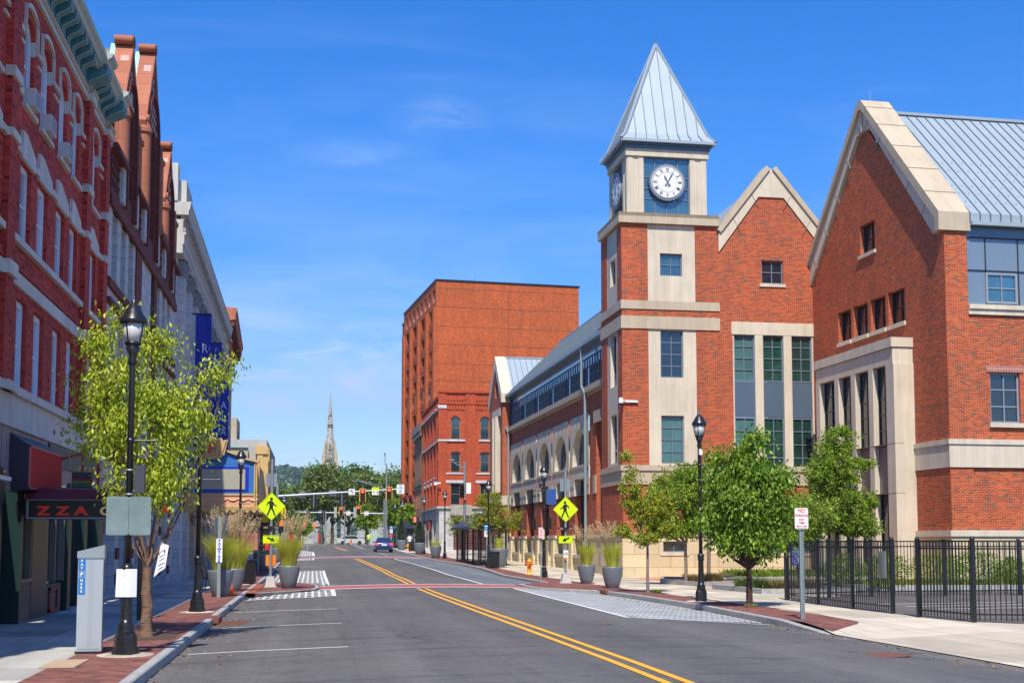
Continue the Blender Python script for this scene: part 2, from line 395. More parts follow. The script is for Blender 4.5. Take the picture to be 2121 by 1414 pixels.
STONE_G = stone('grey_granite', (.42, .41, .39), .1)
STONE_W = stone('white_marble', (.60, .61, .62), .12, (.9, .38), (.55, .55, .55))
BROWNSTONE = stone('brownstone', (.20, .055, .04), .2, (.7, .33), (.5, .45, .42))
TERRA = stone('terracotta', (.42, .15, .085), .15, (1.2, .6), (.7, .6, .55))
ZINC = M('zinc_roof', (.31, .37, .41), .5, .06, .6, metal=.15)
ZINC_D = M('zinc_seam', (.10, .13, .16), .5, .1)
BLUEM = M('blue_grey_metal_panel', (.11, .16, .22), .3, .1, .6, metal=.3)
FRAME = M('slate_window_frame', (.14, .17, .22), .45, .1)
GL_DK = glass('dark_glass', (.012, .02, .03), .12)
GL_TEAL = glass('teal_blind_glass', (.06, .15, .15), .06, var=.15, vs=1.4)
GL_GRN = glass('green_blind_glass', (.015, .06, .045), .06, var=.2, vs=1.4)
GL_BLUE = glass('blue_glass', (.035, .11, .16), .2)
GL_SOLAR = glass('clerestory_glass', (.14, .22, .35), .5, .12, .12)  # blue sky reflection is put into the base colour
GL_PALE = glass('pale_reflection_glass', (.36, .42, .52), .2, .1, .1)  # pale base colour paints in the street and sky reflected at a grazing angle
BLACK = M('black_painted_metal', (.012, .012, .014), .3, .2, 6, spec=.6)
IRON = M('black_fence_steel', (.010, .011, .014), .4, .2, 6)
GALV = M('galvanised_steel', (.30, .33, .35), .45, .12, 8, metal=.45)
GREYPOST = M('grey_green_post', (.25, .31, .31), .5, .12, 8, metal=.3)
WHITEM = M('white_paint', (.78, .79, .80), .45, .05)

# =====================================================================
#  THE SETTING
# =====================================================================
def interp(tab):
    tab = sorted(tab)
    def f(y):
        if y <= tab[0][0]: return tab[0][1]
        for (a, p), (b, q) in zip(tab, tab[1:]):
            if y <= b: return p+(q-p)*(y-a)/(b-a)
        return tab[-1][1]
    return f
def strip(name, mat, y0, y1, fl, fr, zf, dy=1.5, nx=1, parent=None, extra=()):
    ys = sorted(set(list(np.arange(y0, y1, dy))+[y1]+[e for e in extra if y0 < e < y1]))
    fl_ = fl if callable(fl) else (lambda y, c=fl: c); fr_ = fr if callable(fr) else (lambda y, c=fr: c)
    m = MB(); P = []
    for y in ys:
        for i in range(nx+1):
            x = fl_(y)+(fr_(y)-fl_(y))*i/nx; P.append((x, y, zf(x, y)))
    F = []
    for j in range(len(ys)-1):
        for i in range(nx): a = j*(nx+1)+i; F.append((a, a+1, a+nx+2, a+nx+1))
    m.mesh(P, F); return m.build(name, mat, parent)
def struct(o): return tag(o, kind='structure')

# asphalt
def asphalt(name, base, patch):
    m, nt, b = newmat(name); b.inputs['Roughness'].default_value = .82; b.inputs['Specular IOR Level'].default_value = .3
    fine = ramp(nt, noise(nt, 55, 3, .8), [(.36, mul(base, .72)), (.55, base), (.72, mul(base, 1.75))])
    big = ramp(nt, noise(nt, .22, 7, .7, (1, .35, 1)), [(.30, (.76, .76, .78)), (.5, (1, 1, 1)), (.72, (1.22, 1.2, 1.15))])
    c = mixc(nt, fine, big, 1, 'MULTIPLY')
    lane = ramp(nt, noise(nt, 1.0, 3, .5, (1.15, .015, 1)), [(.35, (.86, .86, .87)), (.55, (1, 1, 1)), (.7, (1.12, 1.11, 1.1))])
    c = mixc(nt, c, lane, 1, 'MULTIPLY')
    st = ramp(nt, noise(nt, .55, 6, .75, (.35, 1.9, 1)), [(.53, (1, 1, 1)), (.64, patch)])
    c = mixc(nt, c, st, .8, 'MULTIPLY')
    seam = ramp(nt, noise(nt, .9, 2, .4, (2.2, .02, 1)), [(.485, (1, 1, 1)), (.5, (.86, .86, .86)), (.515, (1, 1, 1))])
    c = mixc(nt, c, seam, 1, 'MULTIPLY')
    t = nt.nodes.new('ShaderNodeTexCoord'); vo = nt.nodes.new('ShaderNodeTexVoronoi'); vo.feature = 'DISTANCE_TO_EDGE'; vo.inputs['Scale'].default_value = .35
    mpp = nt.nodes.new('ShaderNodeMapping'); nt.links.new(t.outputs['Object'], mpp.inputs[0]); nv = nt.nodes.new('ShaderNodeVectorMath'); nv.operation = 'ADD'
    nn = nt.nodes.new('ShaderNodeTexNoise'); nn.inputs['Scale'].default_value = 1.2; nt.links.new(t.outputs['Object'], nn.inputs['Vector'])
    nt.links.new(mpp.outputs[0], nv.inputs[0]); nt.links.new(nn.outputs['Color'], nv.inputs[1]); nt.links.new(nv.outputs[0], vo.inputs['Vector'])
    ck = ramp(nt, vo.outputs['Distance'], [(0, (.45, .45, .45)), (.008, (.6, .6, .6)), (.014, (1, 1, 1))])
    msk = ramp(nt, noise(nt, .12, 2, .5), [(.48, (0, 0, 0)), (.56, (1, 1, 1))])
    c = mixc(nt, c, mixc(nt, (1, 1, 1), ck, msk), .8, 'MULTIPLY')
    c = mixc(nt, c, ramp(nt, noise(nt, 4.5, 5, .8), [(.35, (.86, .86, .86)), (.65, (1.12, 1.12, 1.11))]), 1, 'MULTIPLY')
    nt.links.new(c, b.inputs['Base Color']); bump(nt, b, noise(nt, 90, 3, .8), .35, .01)
    MATS[name] = m; return m
ASPH = asphalt('asphalt', (.125, .119, .116), (.62, .60, .58))
ASPH_L = asphalt('parking_asphalt', (.125, .115, .105), (.8, .78, .75))
CONC_LANE = asphalt('worn_concrete', (.15, .165, .185), (.8, .8, .8))
CONC = brick('pavement_concrete', (.55, .485, .375), (.59, .52, .405), (.50, .44, .345), (.30, .27, .23), w=1.5, h=1.52, ms=.016, darkf=.15, bumpk=.15, offs=0, wear=.16)
CONC_L = brick('pavement_concrete_cool', (.46, .45, .41), (.52, .50, .45), (.40, .38, .35), (.30, .29, .27), w=1.52, h=1.52, ms=.018, darkf=.15, bumpk=.15, offs=0, wear=.16)
PAVER = brick('brick_pavers', (.22, .065, .05), (.31, .105, .085), (.15, .055, .05), (.14, .10, .08), w=.21, h=.105, ms=.010, darkf=.12, bumpk=.4, wear=.3)
PLAZA = brick('orange_plaza_pavers', (.55, .24, .12), (.62, .30, .16), (.45, .19, .10), (.4, .26, .18), w=.21, h=.21, ms=.010, darkf=.1, bumpk=.2)
KERB = M('granite_kerb', (.33, .325, .315), .75, .32, 7, bmp=.25, bs=25)
YEL = M('yellow_road_paint', (.80, .36, .015), .7, .16, 14)
WHT = M('white_road_paint', (.68, .68, .66), .7, .14, 12)
RED = M('red_crossing_surface', (.40, .085, .075), .7, .22, 5)

# base ground to the horizon
m = MB(); ys = [-60, 0, 66, 100, 130, 160, 190, 400, 1200, 4200]
P = [(x, y, gz(y)-.06) for y in ys for x in (-3000, -60, 0, 60, 3000)]
F = [(j*5+i, j*5+i+1, j*5+i+6, j*5+i+5) for j in range(len(ys)-1) for i in range(4)]
m.mesh(P, F); struct(m.build('ground', M('dry_ground', (.12, .11, .07), .9, .3, .2)))
KL = -2.15
kr = interp([(-8, 10.4), (17, 10.27), (24, 10.2), (27, 10.12), (34, 10.38), (40, 10.25), (44, 10.0), (45.2, 9.1), (46.7, 8.35), (47.8, 8.15), (51.0, 8.2), (52.4, 8.9), (53.4, 9.8), (65, 9.7), (77.5, 10.2), (85, 9.95), (92, 9.5), (99.7, 9.04), (135, 9.0), (190, 9.4)])
struct(strip('road', ASPH, -8, 186, -2.6, 11.2, rz, 1.5, 28, extra=(66,)))
struct(strip('cross_street', ASPH, 126, 140.5, -60, -2.6, lambda x, y: gz(y)+rz(-2.6, y)-gz(y)-.004, 2, 4))
struct(strip('cross_street', ASPH, 158, 186, 11.2, 120, lambda x, y: gz(y)-.004, 2, 4))
struct(strip('cross_street', ASPH, 158, 186, -120, -2.6, lambda x, y: gz(y)-.008, 2, 4))
ZP = lambda x, y: gp(y)
ZP1 = lambda x, y: gp(y)+.004
ZP2 = lambda x, y: gp(y)+.008
struct(strip('left_pavement', CONC_L, -8, 125, -6.6, KL-.14, ZP, 2, 1, extra=(66,)))
struct(strip('left_pavement_corner', CONC_L, 141, 157, -60, KL-.14, ZP, 2, 1))
struct(strip('brick_kerb_strip', PAVER, 12, 125, -3.5, KL-.14, ZP1, 2, 1, extra=(66,)))
def ZD(x, y, o=0): return gp(y)+o-.125*max(0, min(1, (26-y)/1.8))*max(0, min(1, 1-(x-kr(y)-.1)/2.6))
struct(strip('right_pavement', CONC, -8, 158, lambda y: kr(y)+(.14 if y > 24.6 else .03), 17.5, ZD, 1, 8, extra=(24.2, 26, 66, 45.2, 46.7, 47.8, 52.4, 53.4)))
bi = interp([(24.6, 10.35), (25.8, 11.5), (28.7, 11.75), (31, 11.6), (37.6, 11.6), (42.5, 11.15), (65, 11.1), (140, 10.9)])
struct(strip('brick_kerb_strip', PAVER, 24.6, 125, lambda y: kr(y)+.14, lambda y: max(bi(y), kr(y)+.15), lambda x, y: ZD(x, y, .008), 1, 4, extra=(26, 66, 45.2, 46.7, 47.8, 52.4, 53.4)))
# kerbs
def kerb(name, pts, side, w=.14, drop=.15):
    """side +1: the pavement lies at +x of the line; seen granite top and face"""
    m = MB(); n = len(pts); nor = []
    for i in range(n):
        a = Vector(pts[max(0, i-1)]); b = Vector(pts[min(n-1, i+1)]); d = (b-a).normalized(); nor.append(Vector((d.y, -d.x))*side)
    for i in range(n-1):
        (x0, y0), (x1, y1) = pts[i], pts[i+1]; a, b = nor[i]*w, nor[i+1]*w
        L = math.hypot(x1-x0, y1-y0); k = max(1, int(L/1.8))
        for j in range(k):
            s, e = j/k, (j+1)/k-.006/L*1.5
            P = []
            for t in (s, e):
                x, y = x0+(x1-x0)*t, y0+(y1-y0)*t; nx_ = a+(b-a)*t; h = drop if not callable(drop) else drop(y)
                P += [(x, y, gz(y)-.05), (x, y, gz(y)+h-.012), (x+nx_.x*.12, y+nx_.y*.12, gz(y)+h+.006), (x+nx_.x, y+nx_.y, gz(y)+h+.006), (x+nx_.x, y+nx_.y, gz(y)-.05)]
            m.mesh(P, [(0, 1, 6, 5), (1, 2, 7, 6), (2, 3, 8, 7), (3, 4, 9, 8), (0, 4, 3, 2, 1), (5, 6, 7, 8, 9)])
    return struct(m.build(name, KERB))
kerb('left_kerb', [(KL, y) for y in (-8, 10, 20, 30, 43.2)], -1)
kerb('left_kerb', [(KL, y) for y in (43.2, 55, 66, 80, 100, 125)], -1)
kpts = [(kr(y), y) for y in (24.4, 27, 30.5, 34, 37, 40, 42, 44, 44.6, 45.2, 46, 46.7, 47.3, 47.8, 49.5, 51, 51.8, 52.4, 53, 53.4, 56, 60, 65, 71, 77.5, 85, 92, 99.7, 112, 125, 135, 140)]
kerb('right_kerb', kpts, 1, drop=lambda y: .15 if y > 26 else .0+.15*max(0, (y-24.4)/1.6))
kerb('left_island_kerb', [(-1.72, 54.9), (-.9, 54.8), (-.1, 53.6), (.27, 51.5), (.27, 48), (.1, 46.6), (-.4, 45.6), (-1.3, 44.2), (-1.72, 43.5)], 1)
m = MB(); P = [(-1.86, 43.4), (-1.72, 43.5), (-1.3, 44.2), (-.4, 45.6), (.1, 46.6), (.27, 48), (.27, 51.5), (-.1, 53.6), (-.9, 54.8), (-1.72, 54.9), (-1.86, 54.9)]
m.prism(P, -.05, .146, ax='z'); struct(m.build('left_island', PAVER))
m = MB().box(-2.6, .9, 39.5, 43.2, 0, 0) if False else None
# steel plate over the channel between kerb and island
m = MB().box(-2.16, -1.84, 43.3, 52.8, .150, .162); struct(m.build('channel_cover', M('rusty_steel_plate', (.30, .075, .03), .7, .25, 6)))
# storm drain boxes in the kerbs
DR = M('rusty_iron', (.16, .06, .035), .75, .3, 20)
def drain(x, y, ln, label, dx=-.02):
    t = thing('storm_drain', label, 'drain', (x, y, gz(y)), 'rusty cast iron storm drains set in the kerbs')
    m = MB(); m.box(x-.10, x+.18, y, y+ln, gz(y)+.05, gz(y)+.166); m.build('inlet_hood', DR, t)
    m = MB()
    for i in range(5): m.box(x-.106, x-.100, y+.06+i*(ln-.1)/5, y+.06+i*(ln-.1)/5+.08, gz(y)+.08, gz(y)+.13)
    m.build('inlet_slots', BLACK, t); return t
drain(10.07, 43.2, .9, 'rusty orange drain hood in the right kerb beside the planters')
t = drain(-2.20, 29.2, 1.1, 'dark rusty drain hood in the left kerb past the first street lamp')
m = MB()
for i in range(11): m.box(-2.02, -1.42, 28.95+i*.11, 29.01+i*.11, rz(-1.7, 29)-.0, rz(-1.7, 29)+.018)
m.box(-2.05, -1.39, 28.9, 30.2, rz(-1.7, 29)-.03, rz(-1.7, 29)+.004); m.build('grate', DR, t)
# painted markings
def stripe(pts, w, mat, zo=.007, name='road_marking', dash=None, m=None, sub=.6):
    own = m is None; m = m or MB()
    pts = [Vector(p) for p in pts]; L = 0
    for a, b in zip(pts, pts[1:]):
        d = (b-a); ln = d.length; d.normalize(); n = Vector((-d.y, d.x))*w/2; k = max(1, int(ln/sub))
        for i in range(k):
            s, e = a+d*ln*i/k, a+d*ln*(i+1)/k
            if dash and ((L+ln*i/k) % (dash[0]+dash[1])) > dash[0]: continue
            m.face([(q.x, q.y, rz(q.x, q.y)+zo) for q in (s-n, e-n, e+n, s+n)])
        L += ln
    if own: return struct(m.build(name, mat))
cl = [[(4.38, 12), (4.36, 18), (4.24, 25), (4.12, 31), (3.98, 40), (3.93, 46.6)], [(3.95, 51.6), (4.02, 58), (4.02, 71), (3.75, 85), (3.42, 101)], [(3.62, 135.8), (3.3, 146), (2.8, 164)]]
m = MB()
for seg in cl:
    for d in (-.14, .14): stripe([(x+d, y) for x, y in seg], .115, YEL, m=m)
struct(m.build('yellow_centre_lines', YEL))
m = MB()
stripe([(10.05, 27.15), (8.7, 27.86), (7.15, 28.75), (7.28, 38.3), (7.43, 47.3)], .11, WHT, m=m)
stripe([(6.86, 51.9), (7.0, 62), (7.02, 74), (6.8, 86), (6.4, 99), (6.45, 101.5)], .11, WHT, m=m)
stripe([(6.5, 112), (6.45, 126)], .11, WHT, m=m, dash=(1.2, 1.2)); stripe([(5.9, 150), (5.6, 180)], .12, WHT, m=m)
for (a, b) in (((-1.98, 21.68), (.62, 21.59)), ((-1.98, 27.95), (.65, 27.82)), ((-1.98, 34.1), (.66, 33.7)), ((-1.9, 61.3), (.3, 61.2)), ((-1.9, 67.4), (.3, 67.3)) if False else ((-1.7, 76.5), (.2, 76.4)), ((-1.7, 82.9), (.2, 82.8)), ((-1.7, 90.5), (.15, 90.4))): stripe([a, b], .09, WHT, m=m)
for x in np.arange(-2, 10, 1.5): stripe([(x, 179.5), (x+.8, 179.5)], .5, WHT, m=m)
for y in (150, 157, 164, 171): stripe([(-.6, y), (-.5, y+2)], .12, WHT, m=m)
struct(m.build('white_lane_lines', WHT))
# raised red crossings with white edges
m = MB(); stripe([(.30, 49.0), (8.1, 49.7)], 2.6, RED, .008, m=m, sub=.4); stripe([(-2.0, 107), (9.0, 106.4)], 3.2, RED, .008, m=m, sub=.4)
struct(m.build('red_crossings', RED))
m = MB()
for o in (-1.65, 1.65): stripe([(.32, 49.0+o), (8.1, 49.7+o)], .38, WHT, .012, m=m, sub=.4)
for o in (-2.2, 2.2): stripe([(-2.0, 107+o), (9.0, 106.4+o)], .5, WHT, .012, m=m, sub=.4)
struct(m.build('crossing_edge_lines', WHT))
# white crosshatched bays round the islands
def gridmat(name, line, gap, w, h, ms, off=0):
    m, nt, b = newmat(name); b.inputs['Roughness'].default_value = .75
    t = nt.nodes.new('ShaderNodeTexCoord'); br = nt.nodes.new('ShaderNodeTexBrick'); br.offset = off; br.inputs['Scale'].default_value = 1
    br.inputs['Brick Width'].default_value = w; br.inputs['Row Height'].default_value = h; br.inputs['Mortar Size'].default_value = ms; br.inputs['Mortar Smooth'].default_value = .05
    br.inputs['Color1'].default_value = (*gap, 1); br.inputs['Color2'].default_value = (*mul(gap, 1.25), 1); br.inputs['Mortar'].default_value = (*line, 1)
    nt.links.new(t.outputs['UV'], br.inputs['Vector'])
    wearf = ramp(nt, noise(nt, 1.3, 6, .75), [(.35, (.62, .62, .6)), (.6, (1, 1, 1))])
    nt.links.new(mixc(nt, br.outputs['Color'], wearf, 1, 'MULTIPLY'), b.inputs['Base Color']); return m
def gridmat2(name, line, gap, w, h, fx, fy):
    m, nt, b = newmat(name); b.inputs['Roughness'].default_value = .75
    t = nt.nodes.new('ShaderNodeTexCoord'); sp = nt.nodes.new('ShaderNodeSeparateXYZ'); nt.links.new(t.outputs['UV'], sp.inputs[0]); o = []
    for ax, per, f in ((0, w, fx), (1, h, fy)):
        d = nt.nodes.new('ShaderNodeMath'); d.operation = 'DIVIDE'; d.inputs[1].default_value = per; nt.links.new(sp.outputs[ax], d.inputs[0])
        g = nt.nodes.new('ShaderNodeMath'); g.operation = 'FRACT'; nt.links.new(d.outputs[0], g.inputs[0]); k = nt.nodes.new('ShaderNodeMath'); k.operation = 'LESS_THAN'; k.inputs[1].default_value = f; nt.links.new(g.outputs[0], k.inputs[0]); o.append(k.outputs[0])
    mx = nt.nodes.new('ShaderNodeMath'); mx.operation = 'MAXIMUM'; nt.links.new(o[0], mx.inputs[0]); nt.links.new(o[1], mx.inputs[1])
    c = mixc(nt, gap, line, mx.outputs[0]); wearf = ramp(nt, noise(nt, 1.1, 6, .75), [(.35, (.66, .66, .64)), (.6, (1, 1, 1))])
    nt.links.new(mixc(nt, c, wearf, 1, 'MULTIPLY'), b.inputs['Base Color']); return m
GRID_L = gridmat2('white_grid_paint', (.66, .66, .64), (.10, .10, .10), .22, 1.25, .34, .30)
GRID_R = gridmat2('worn_grid_paint', (.46, .48, .48), (.16, .165, .17), .13, .42, .42, .38)
ZR = lambda o: (lambda x, y: rz(x, y)+o)
struct(strip('hatched_bay', GRID_L, 54.95, 74, -2.02, interp([(54.9, .62), (74, .66)]), ZR(.006), 1, 6))
struct(strip('hatched_bay', GRID_L, 51.7, 54.95, .3, .72, ZR(.006), 1, 2))
struct(strip('hatched_bay', GRID_L, 41.1, 44.2, interp([(41.1, -2.0), (42.3, -2.0), (43.4, -1.6), (44.2, -1.2)]), interp([(41.1, .1), (42.2, .74), (44.2, .76)]), ZR(.006), .4, 6))
struct(strip('hatched_bay', GRID_L, 44.2, 47, interp([(44.2, -1.2), (45.6, -.36), (46.6, .12), (47, .3)]), .78, ZR(.006), .3, 4))
struct(strip('hatched_bay', GRID_L, 99.5, 104.6, -2.0, .0, ZR(.006), 1, 4))
struct(strip('hatched_bay', GRID_L, 113, 150, interp([(113, -2), (150, -2)]), interp([(113, .2), (131, .1), (150, -1.9)]), ZR(.006), 2, 4))
struct(strip('worn_hatched_bay', GRID_R, 27.9, 47.6, interp([(27.9, 8.7), (28.8, 7.22), (38.3, 7.35), (47.6, 7.48)]), lambda y: kr(y)-.02, ZR(.005), .8, 8))
struct(strip('bus_lane', CONC_LANE, 51.5, 104, interp([(51.5, 6.93), (74, 7.08), (86, 6.86), (104, 6.45)]), lambda y: kr(y)-.01, ZR(.004), 1, 6))
m = MB()
stripe([(.72, 41.6), (.76, 47)], .13, WHT, .011, m=m); stripe([(.66, 54), (.66, 74)], .13, WHT, .011, m=m); stripe([(-1.9, 74), (.7, 74)], .13, WHT, .011, m=m); stripe([(-1.9, 41.2), (.2, 41.3), (.74, 42.0)], .10, WHT, .011, m=m)
stripe([(.1, 99.5), (.1, 104.6)], .13, WHT, .011, m=m); stripe([(.2, 113), (.1, 131), (-1.9, 150)], .13, WHT, .011, m=m)
struct(m.build('bay_edge_lines', WHT))
# manhole covers
def manhole(x, y, r, label):
    z = rz(x, y); m = MB(); m.lathe([(r, .004), (r, .010), (r*.9, .010), (r*.88, .006), (r*.5, .009), (.02, .009)], (x, y, z), 28)
    tag(m.build('manhole_cover', DR, loc=(x, y, z)), label, 'manhole cover')
manhole(8.93, 19.27, .42, 'round rusty manhole cover in the near right lane')
manhole(6.0, 26.0, .14, 'small round orange valve cover beside the worn hatching')
m = MB().box(-3.62, -3.15, 18.2, 19.35, .154, .166); tag(m.build('utility_cover', M('tan_cover', (.42, .30, .19), .8, .15, 12), loc=(-3.4, 18.8, .15)), 'tan concrete utility cover flush in the brick paving', 'utility cover')
# round concrete pads, tree pits
SOIL = M('mulch', (.075, .045, .028), .95, .5, 30, bmp=.6, bs=60)
def pad(x, y, r=.42): MB().lathe([(r, -.02), (r, .010), (r-.02, .014), (.01, .014)], (x, y, gp(y)), 28).build('lamp_pad', CONC, loc=(x, y, gp(y)))['kind'] = 'structure'
for x, y in ((-2.75, 20.1), (-2.73, 32.0), (-2.85, 52.2), (10.98, 35.5)): pad(x, y)
for x, y in ((-2.9, 23.9), (11.1, 41.7), (11.25, 32.15)):
    struct(MB().box(x-.55, x+.5, y-.9, y+.9, .14, gp(y)+.007).build('tree_pit', SOIL))
# parking lot, plaza and granite-edged planting beds on the right
struct(strip('parking_lot', ASPH_L, 8, 41.3, interp([(8, 15.9), (24.7, 15.0), (24.9, 13.9), (27.3, 13.65), (36.3, 13.7), (37.0, 16.3), (41.3, 16.6)]), 60, lambda x, y: .156, 2, 1))
m = MB()
for a, b in (((15.6, 30.5), (19.2, 30.9)), ((15.0, 33.0), (19.5, 33.6)), ((21, 32.5), (27.5, 28.0)), ((19.6, 31.5), (23.0, 36.6)) if False else ((20.4, 34.6), (27.2, 30.2)), ((15.4, 31.8), (19.0, 32.3))):
    a, b = Vector(a), Vector(b); n = Vector((-(b-a).y, (b-a).x)).normalized()*.055; m.face([(q.x, q.y, .161) for q in (a-n, b-n, b+n, a+n)])
struct(m.build('parking_bay_lines', WHT))
m = MB().face([(15.35, 47.3, .154), (24, 44.6, .154), (40, 44.6, .154), (40, 61, .154), (14.9, 58.8, .154)]) if False else MB()
m.face([(14.9, 44.9, .154), (25.0, 41.6, .154), (25.0, 66, .154), (14.9, 58.9, .154)]); struct(m.build('plaza', PLAZA))
def bed(name, pts, h, inner):
    m = MB(); c = Vector((sum(p[0] for p in pts)/len(pts), sum(p[1] for p in pts)/len(pts)))
    n = len(pts); ins = [tuple(Vector(p)+(c-Vector(p)).normalized()*.26) for p in pts]
    for i in range(n):
        a, b, ia, ib = pts[i], pts[(i+1) % n], ins[i], ins[(i+1) % n]
        L = math.dist(a, b); k = max(1, int(L/1.3))
        for j in range(k):
            s, e = j/k, (j+1)/k-.012/L
            lp = lambda p, q, t: (p[0]+(q[0]-p[0])*t, p[1]+(q[1]-p[1])*t)
            P = [(*lp(a, b, s), .14), (*lp(a, b, e), .14), (*lp(ia, ib, e), .14), (*lp(ia, ib, s), .14)]; m.mesh(P+[(x, y, .15+h) for x, y, _ in P], [(0, 1, 5, 4), (1, 2, 6, 5), (2, 3, 7, 6), (3, 0, 4, 7), (4, 5, 6, 7)])
    struct(m.build(name+'_kerb', KERB)); m = MB(); m.face([(x, y, .15+h*.55) for x, y in ins]); struct(m.build(name, inner))
bed('front_planting_bed', [(14.25, 44.7), (14.35, 42.85), (14.45, 40.1), (15.3, 40.0), (17.6, 39.9), (17.6, 44.3)], .17, SOIL)
bed('middle_planting_bed', [(13.95, 50.6), (14.3, 49.4), (14.5, 47.2), (16.6, 48.6), (17.6, 50.6), (17.7, 53.2), (15.3, 55.4)], .17, SOIL)
bed('back_planting_bed', [(17.9, 54.6), (18.6, 52.6), (20.8, 53.2), (24.6, 53.2), (24.6, 58.4), (20.2, 59.6)], .2, SOIL)
bed('car_park_planting_bed', [(18.4, 43.9), (19.2, 42.3), (22.6, 41.7), (40, 41.7), (40, 46.8), (25.3, 46.8), (19.4, 49)], .2, SOIL)
# the park lawn beyond the crossing
GRASS = M('park_grass', (.075, .12, .03), .9, .45, .35)
struct(strip('park_lawn', GRASS, 187, 330, -140, 160, lambda x, y: 1.30+.05, 20, 6))
struct(MB().box(-140, 160, 186.0, 187.2, 1.2, 1.42).build('park_kerb', KERB))
# wooded hill on the horizon
def hill():
    nx_, ny_ = 90, 26; P = []
    for j in range(ny_):
        for i in range(nx_):
            x = -900+i*(2100/(nx_-1)); y = 1500+j*40
            prof = 96*math.exp(-((x+90)/260)**2)+42*math.exp(-((x-420)/420)**2)+40*math.exp(-((x+560)/260)**2)
            z = prof*math.sin(min(1, (j+.5)/(ny_*.55))*math.pi/2)+2*math.sin(x*.05+y*.03)+rng.normal()*1.1
            P.append((x, y, max(-1, z)))
    F = [(j*nx_+i, j*nx_+i+1, (j+1)*nx_+i+1, (j+1)*nx_+i) for j in range(ny_-1) for i in range(nx_-1)]
    m = MB(); m.mesh(P, F, smooth=True); return P, m
HP, m = hill()
struct(m.build('hill', M('wooded_slope', (.028, .055, .022), .9, .4, .02)))

# =====================================================================
#  RIGHT-HAND BUILDINGS
# =====================================================================
HP_ = math.pi/2
def rotp(o, a, x, y): return (o[0]+x*math.cos(a)-y*math.sin(a), o[1]+x*math.sin(a)+y*math.cos(a))
def seams(m, p0, p1, q0, q1, n, h=.05, w=.03, mi=0):
    """standing seams: n ribs from the line p0-p1 (eave) to q0-q1 (ridge)"""
    for i in range(n+1):
        t = i/n; a = Vector(p0).lerp(Vector(p1), t); b = Vector(q0).lerp(Vector(q1), t)
        if (b-a).length > .05: m.bar(a+Vector((0, 0, h/2)), b+Vector((0, 0, h/2)), w, h, mi)

# ---------------- clock-tower library ----------------
LO, LA = (14.73, 59.95), R(.9)
lib = thing('library', 'red brick library with a clock tower, metal roof and a row of tall stone arches', 'library', (LO[0], LO[1], .15))
TW, TD = 4.93, 4.15      # tower width, depth
def LF(): return MB().frame(LO, LA)                       # front frame: x right, y into depth
SO = LO; SA = LA-HP_                                      # side frame: x = -depth, y into the building
def LS(): return MB().frame(SO, SA)
m = LF()
# tower front / side
pan = (1.33, 3.75, 13.56, 17.36); shaft = (1.33, 3.76, 5.52, 12.18)
m.wall(0, TW, 2.25, 17.38, [pan, shaft], 0, .05)
m.frame(SO, SA)
sp = (-2.95, -.85, 13.56, 17.36); ss = (-2.95, -.85, 5.52, 12.18)
m.wall(-TD, 0, 2.25, 17.38, [sp, ss], 0, .05)
m.frame(LO, LA)
m.face([(TW, 0, 12), (TW, TD, 12), (TW, TD, 17.4), (TW, 0, 17.4)]); m.face([(TW, TD, 2), (0, TD, 2), (0, TD, 17.4), (TW, TD, 17.4)])
# gable wing right of the tower
GR_ = 10.47; GA = 7.72
m.wall(TW, GR_, 2.25, [(TW, 16.9), (GA, 20.0), (GR_, 16.9)], [(7.18, 8.3, 14.62, 15.78), (5.62, 9.82, 5.3, 12.65)], .0, .18)
m.face([(GR_, 0, 2.25), (GR_, 8, 2.25), (GR_, 8, 16.9), (GR_, 0, 16.9)])
m.wall(GR_, 16, 2.25, 12.4, [], 2.5, 0)
m.build('brick_wall', BRICK_L, lib)
# cast stone: cornice, bands, panels, sills, plinth
m = LF()
def both(z0, z1, pr, mi=0, x1=None, back=.1):
    m.frame(LO, LA); m.box(-pr, (x1 if x1 else TW+.04), -pr, back, z0, z1, mi); m.frame(SO, SA); m.box(-TD-.04, -back, -pr, back, z0, z1, mi); m.frame(LO, LA)
both(17.38, 17.9, .16); both(13.14, 13.56, .05); both(12.18, 12.80, .05)
m.frame(LO, LA).box(-.16, TW+.1, -.16, TD+.1, 17.72, 17.9)
for z0, z1, pr in ((5.26, 5.52, .14), (4.60, 5.26, .07), (2.10, 2.28, .12)): both(z0, z1, pr, x1=GR_+.02 if z0 > 4 else GR_+.02)
m.build('stone_band', STONE_T, lib)
m = LF()
m.wall(pan[0], pan[1], pan[2], pan[3], [(1.96, 3.09, 14.83, 15.95)], .03, .22)
m.wall(shaft[0], shaft[1], shaft[2], shaft[3], [(1.95, 3.09, 9.81, 12.13), (1.95, 3.09, 5.62, 7.95)], .03, .2)
m.frame(SO, SA)
m.wall(sp[0], sp[1], sp[2], sp[3], [(-2.35, -1.3, 14.6, 15.9)], .03, .3)
m.wall(ss[0], ss[1], ss[2], ss[3], [(-2.4, -1.2, 9.5, 12.1), (-2.4, -1.2, 5.7, 8.1)], .03, .3)
m.frame(LO, LA)
for u in (1.93, 3.11): m.bar((u, .02, 5.52), (u, .02, 12.18), .012, .02, up=(0, 1, 0))
m.build('stone_panel', STONE, lib)
# lettering on the brick
m = LF(); text(m, 'LIBRARY', .56, (2.65, -.045, 4.08), 0, .012, .92, .02); m.build('lettering', WHITEM, lib)
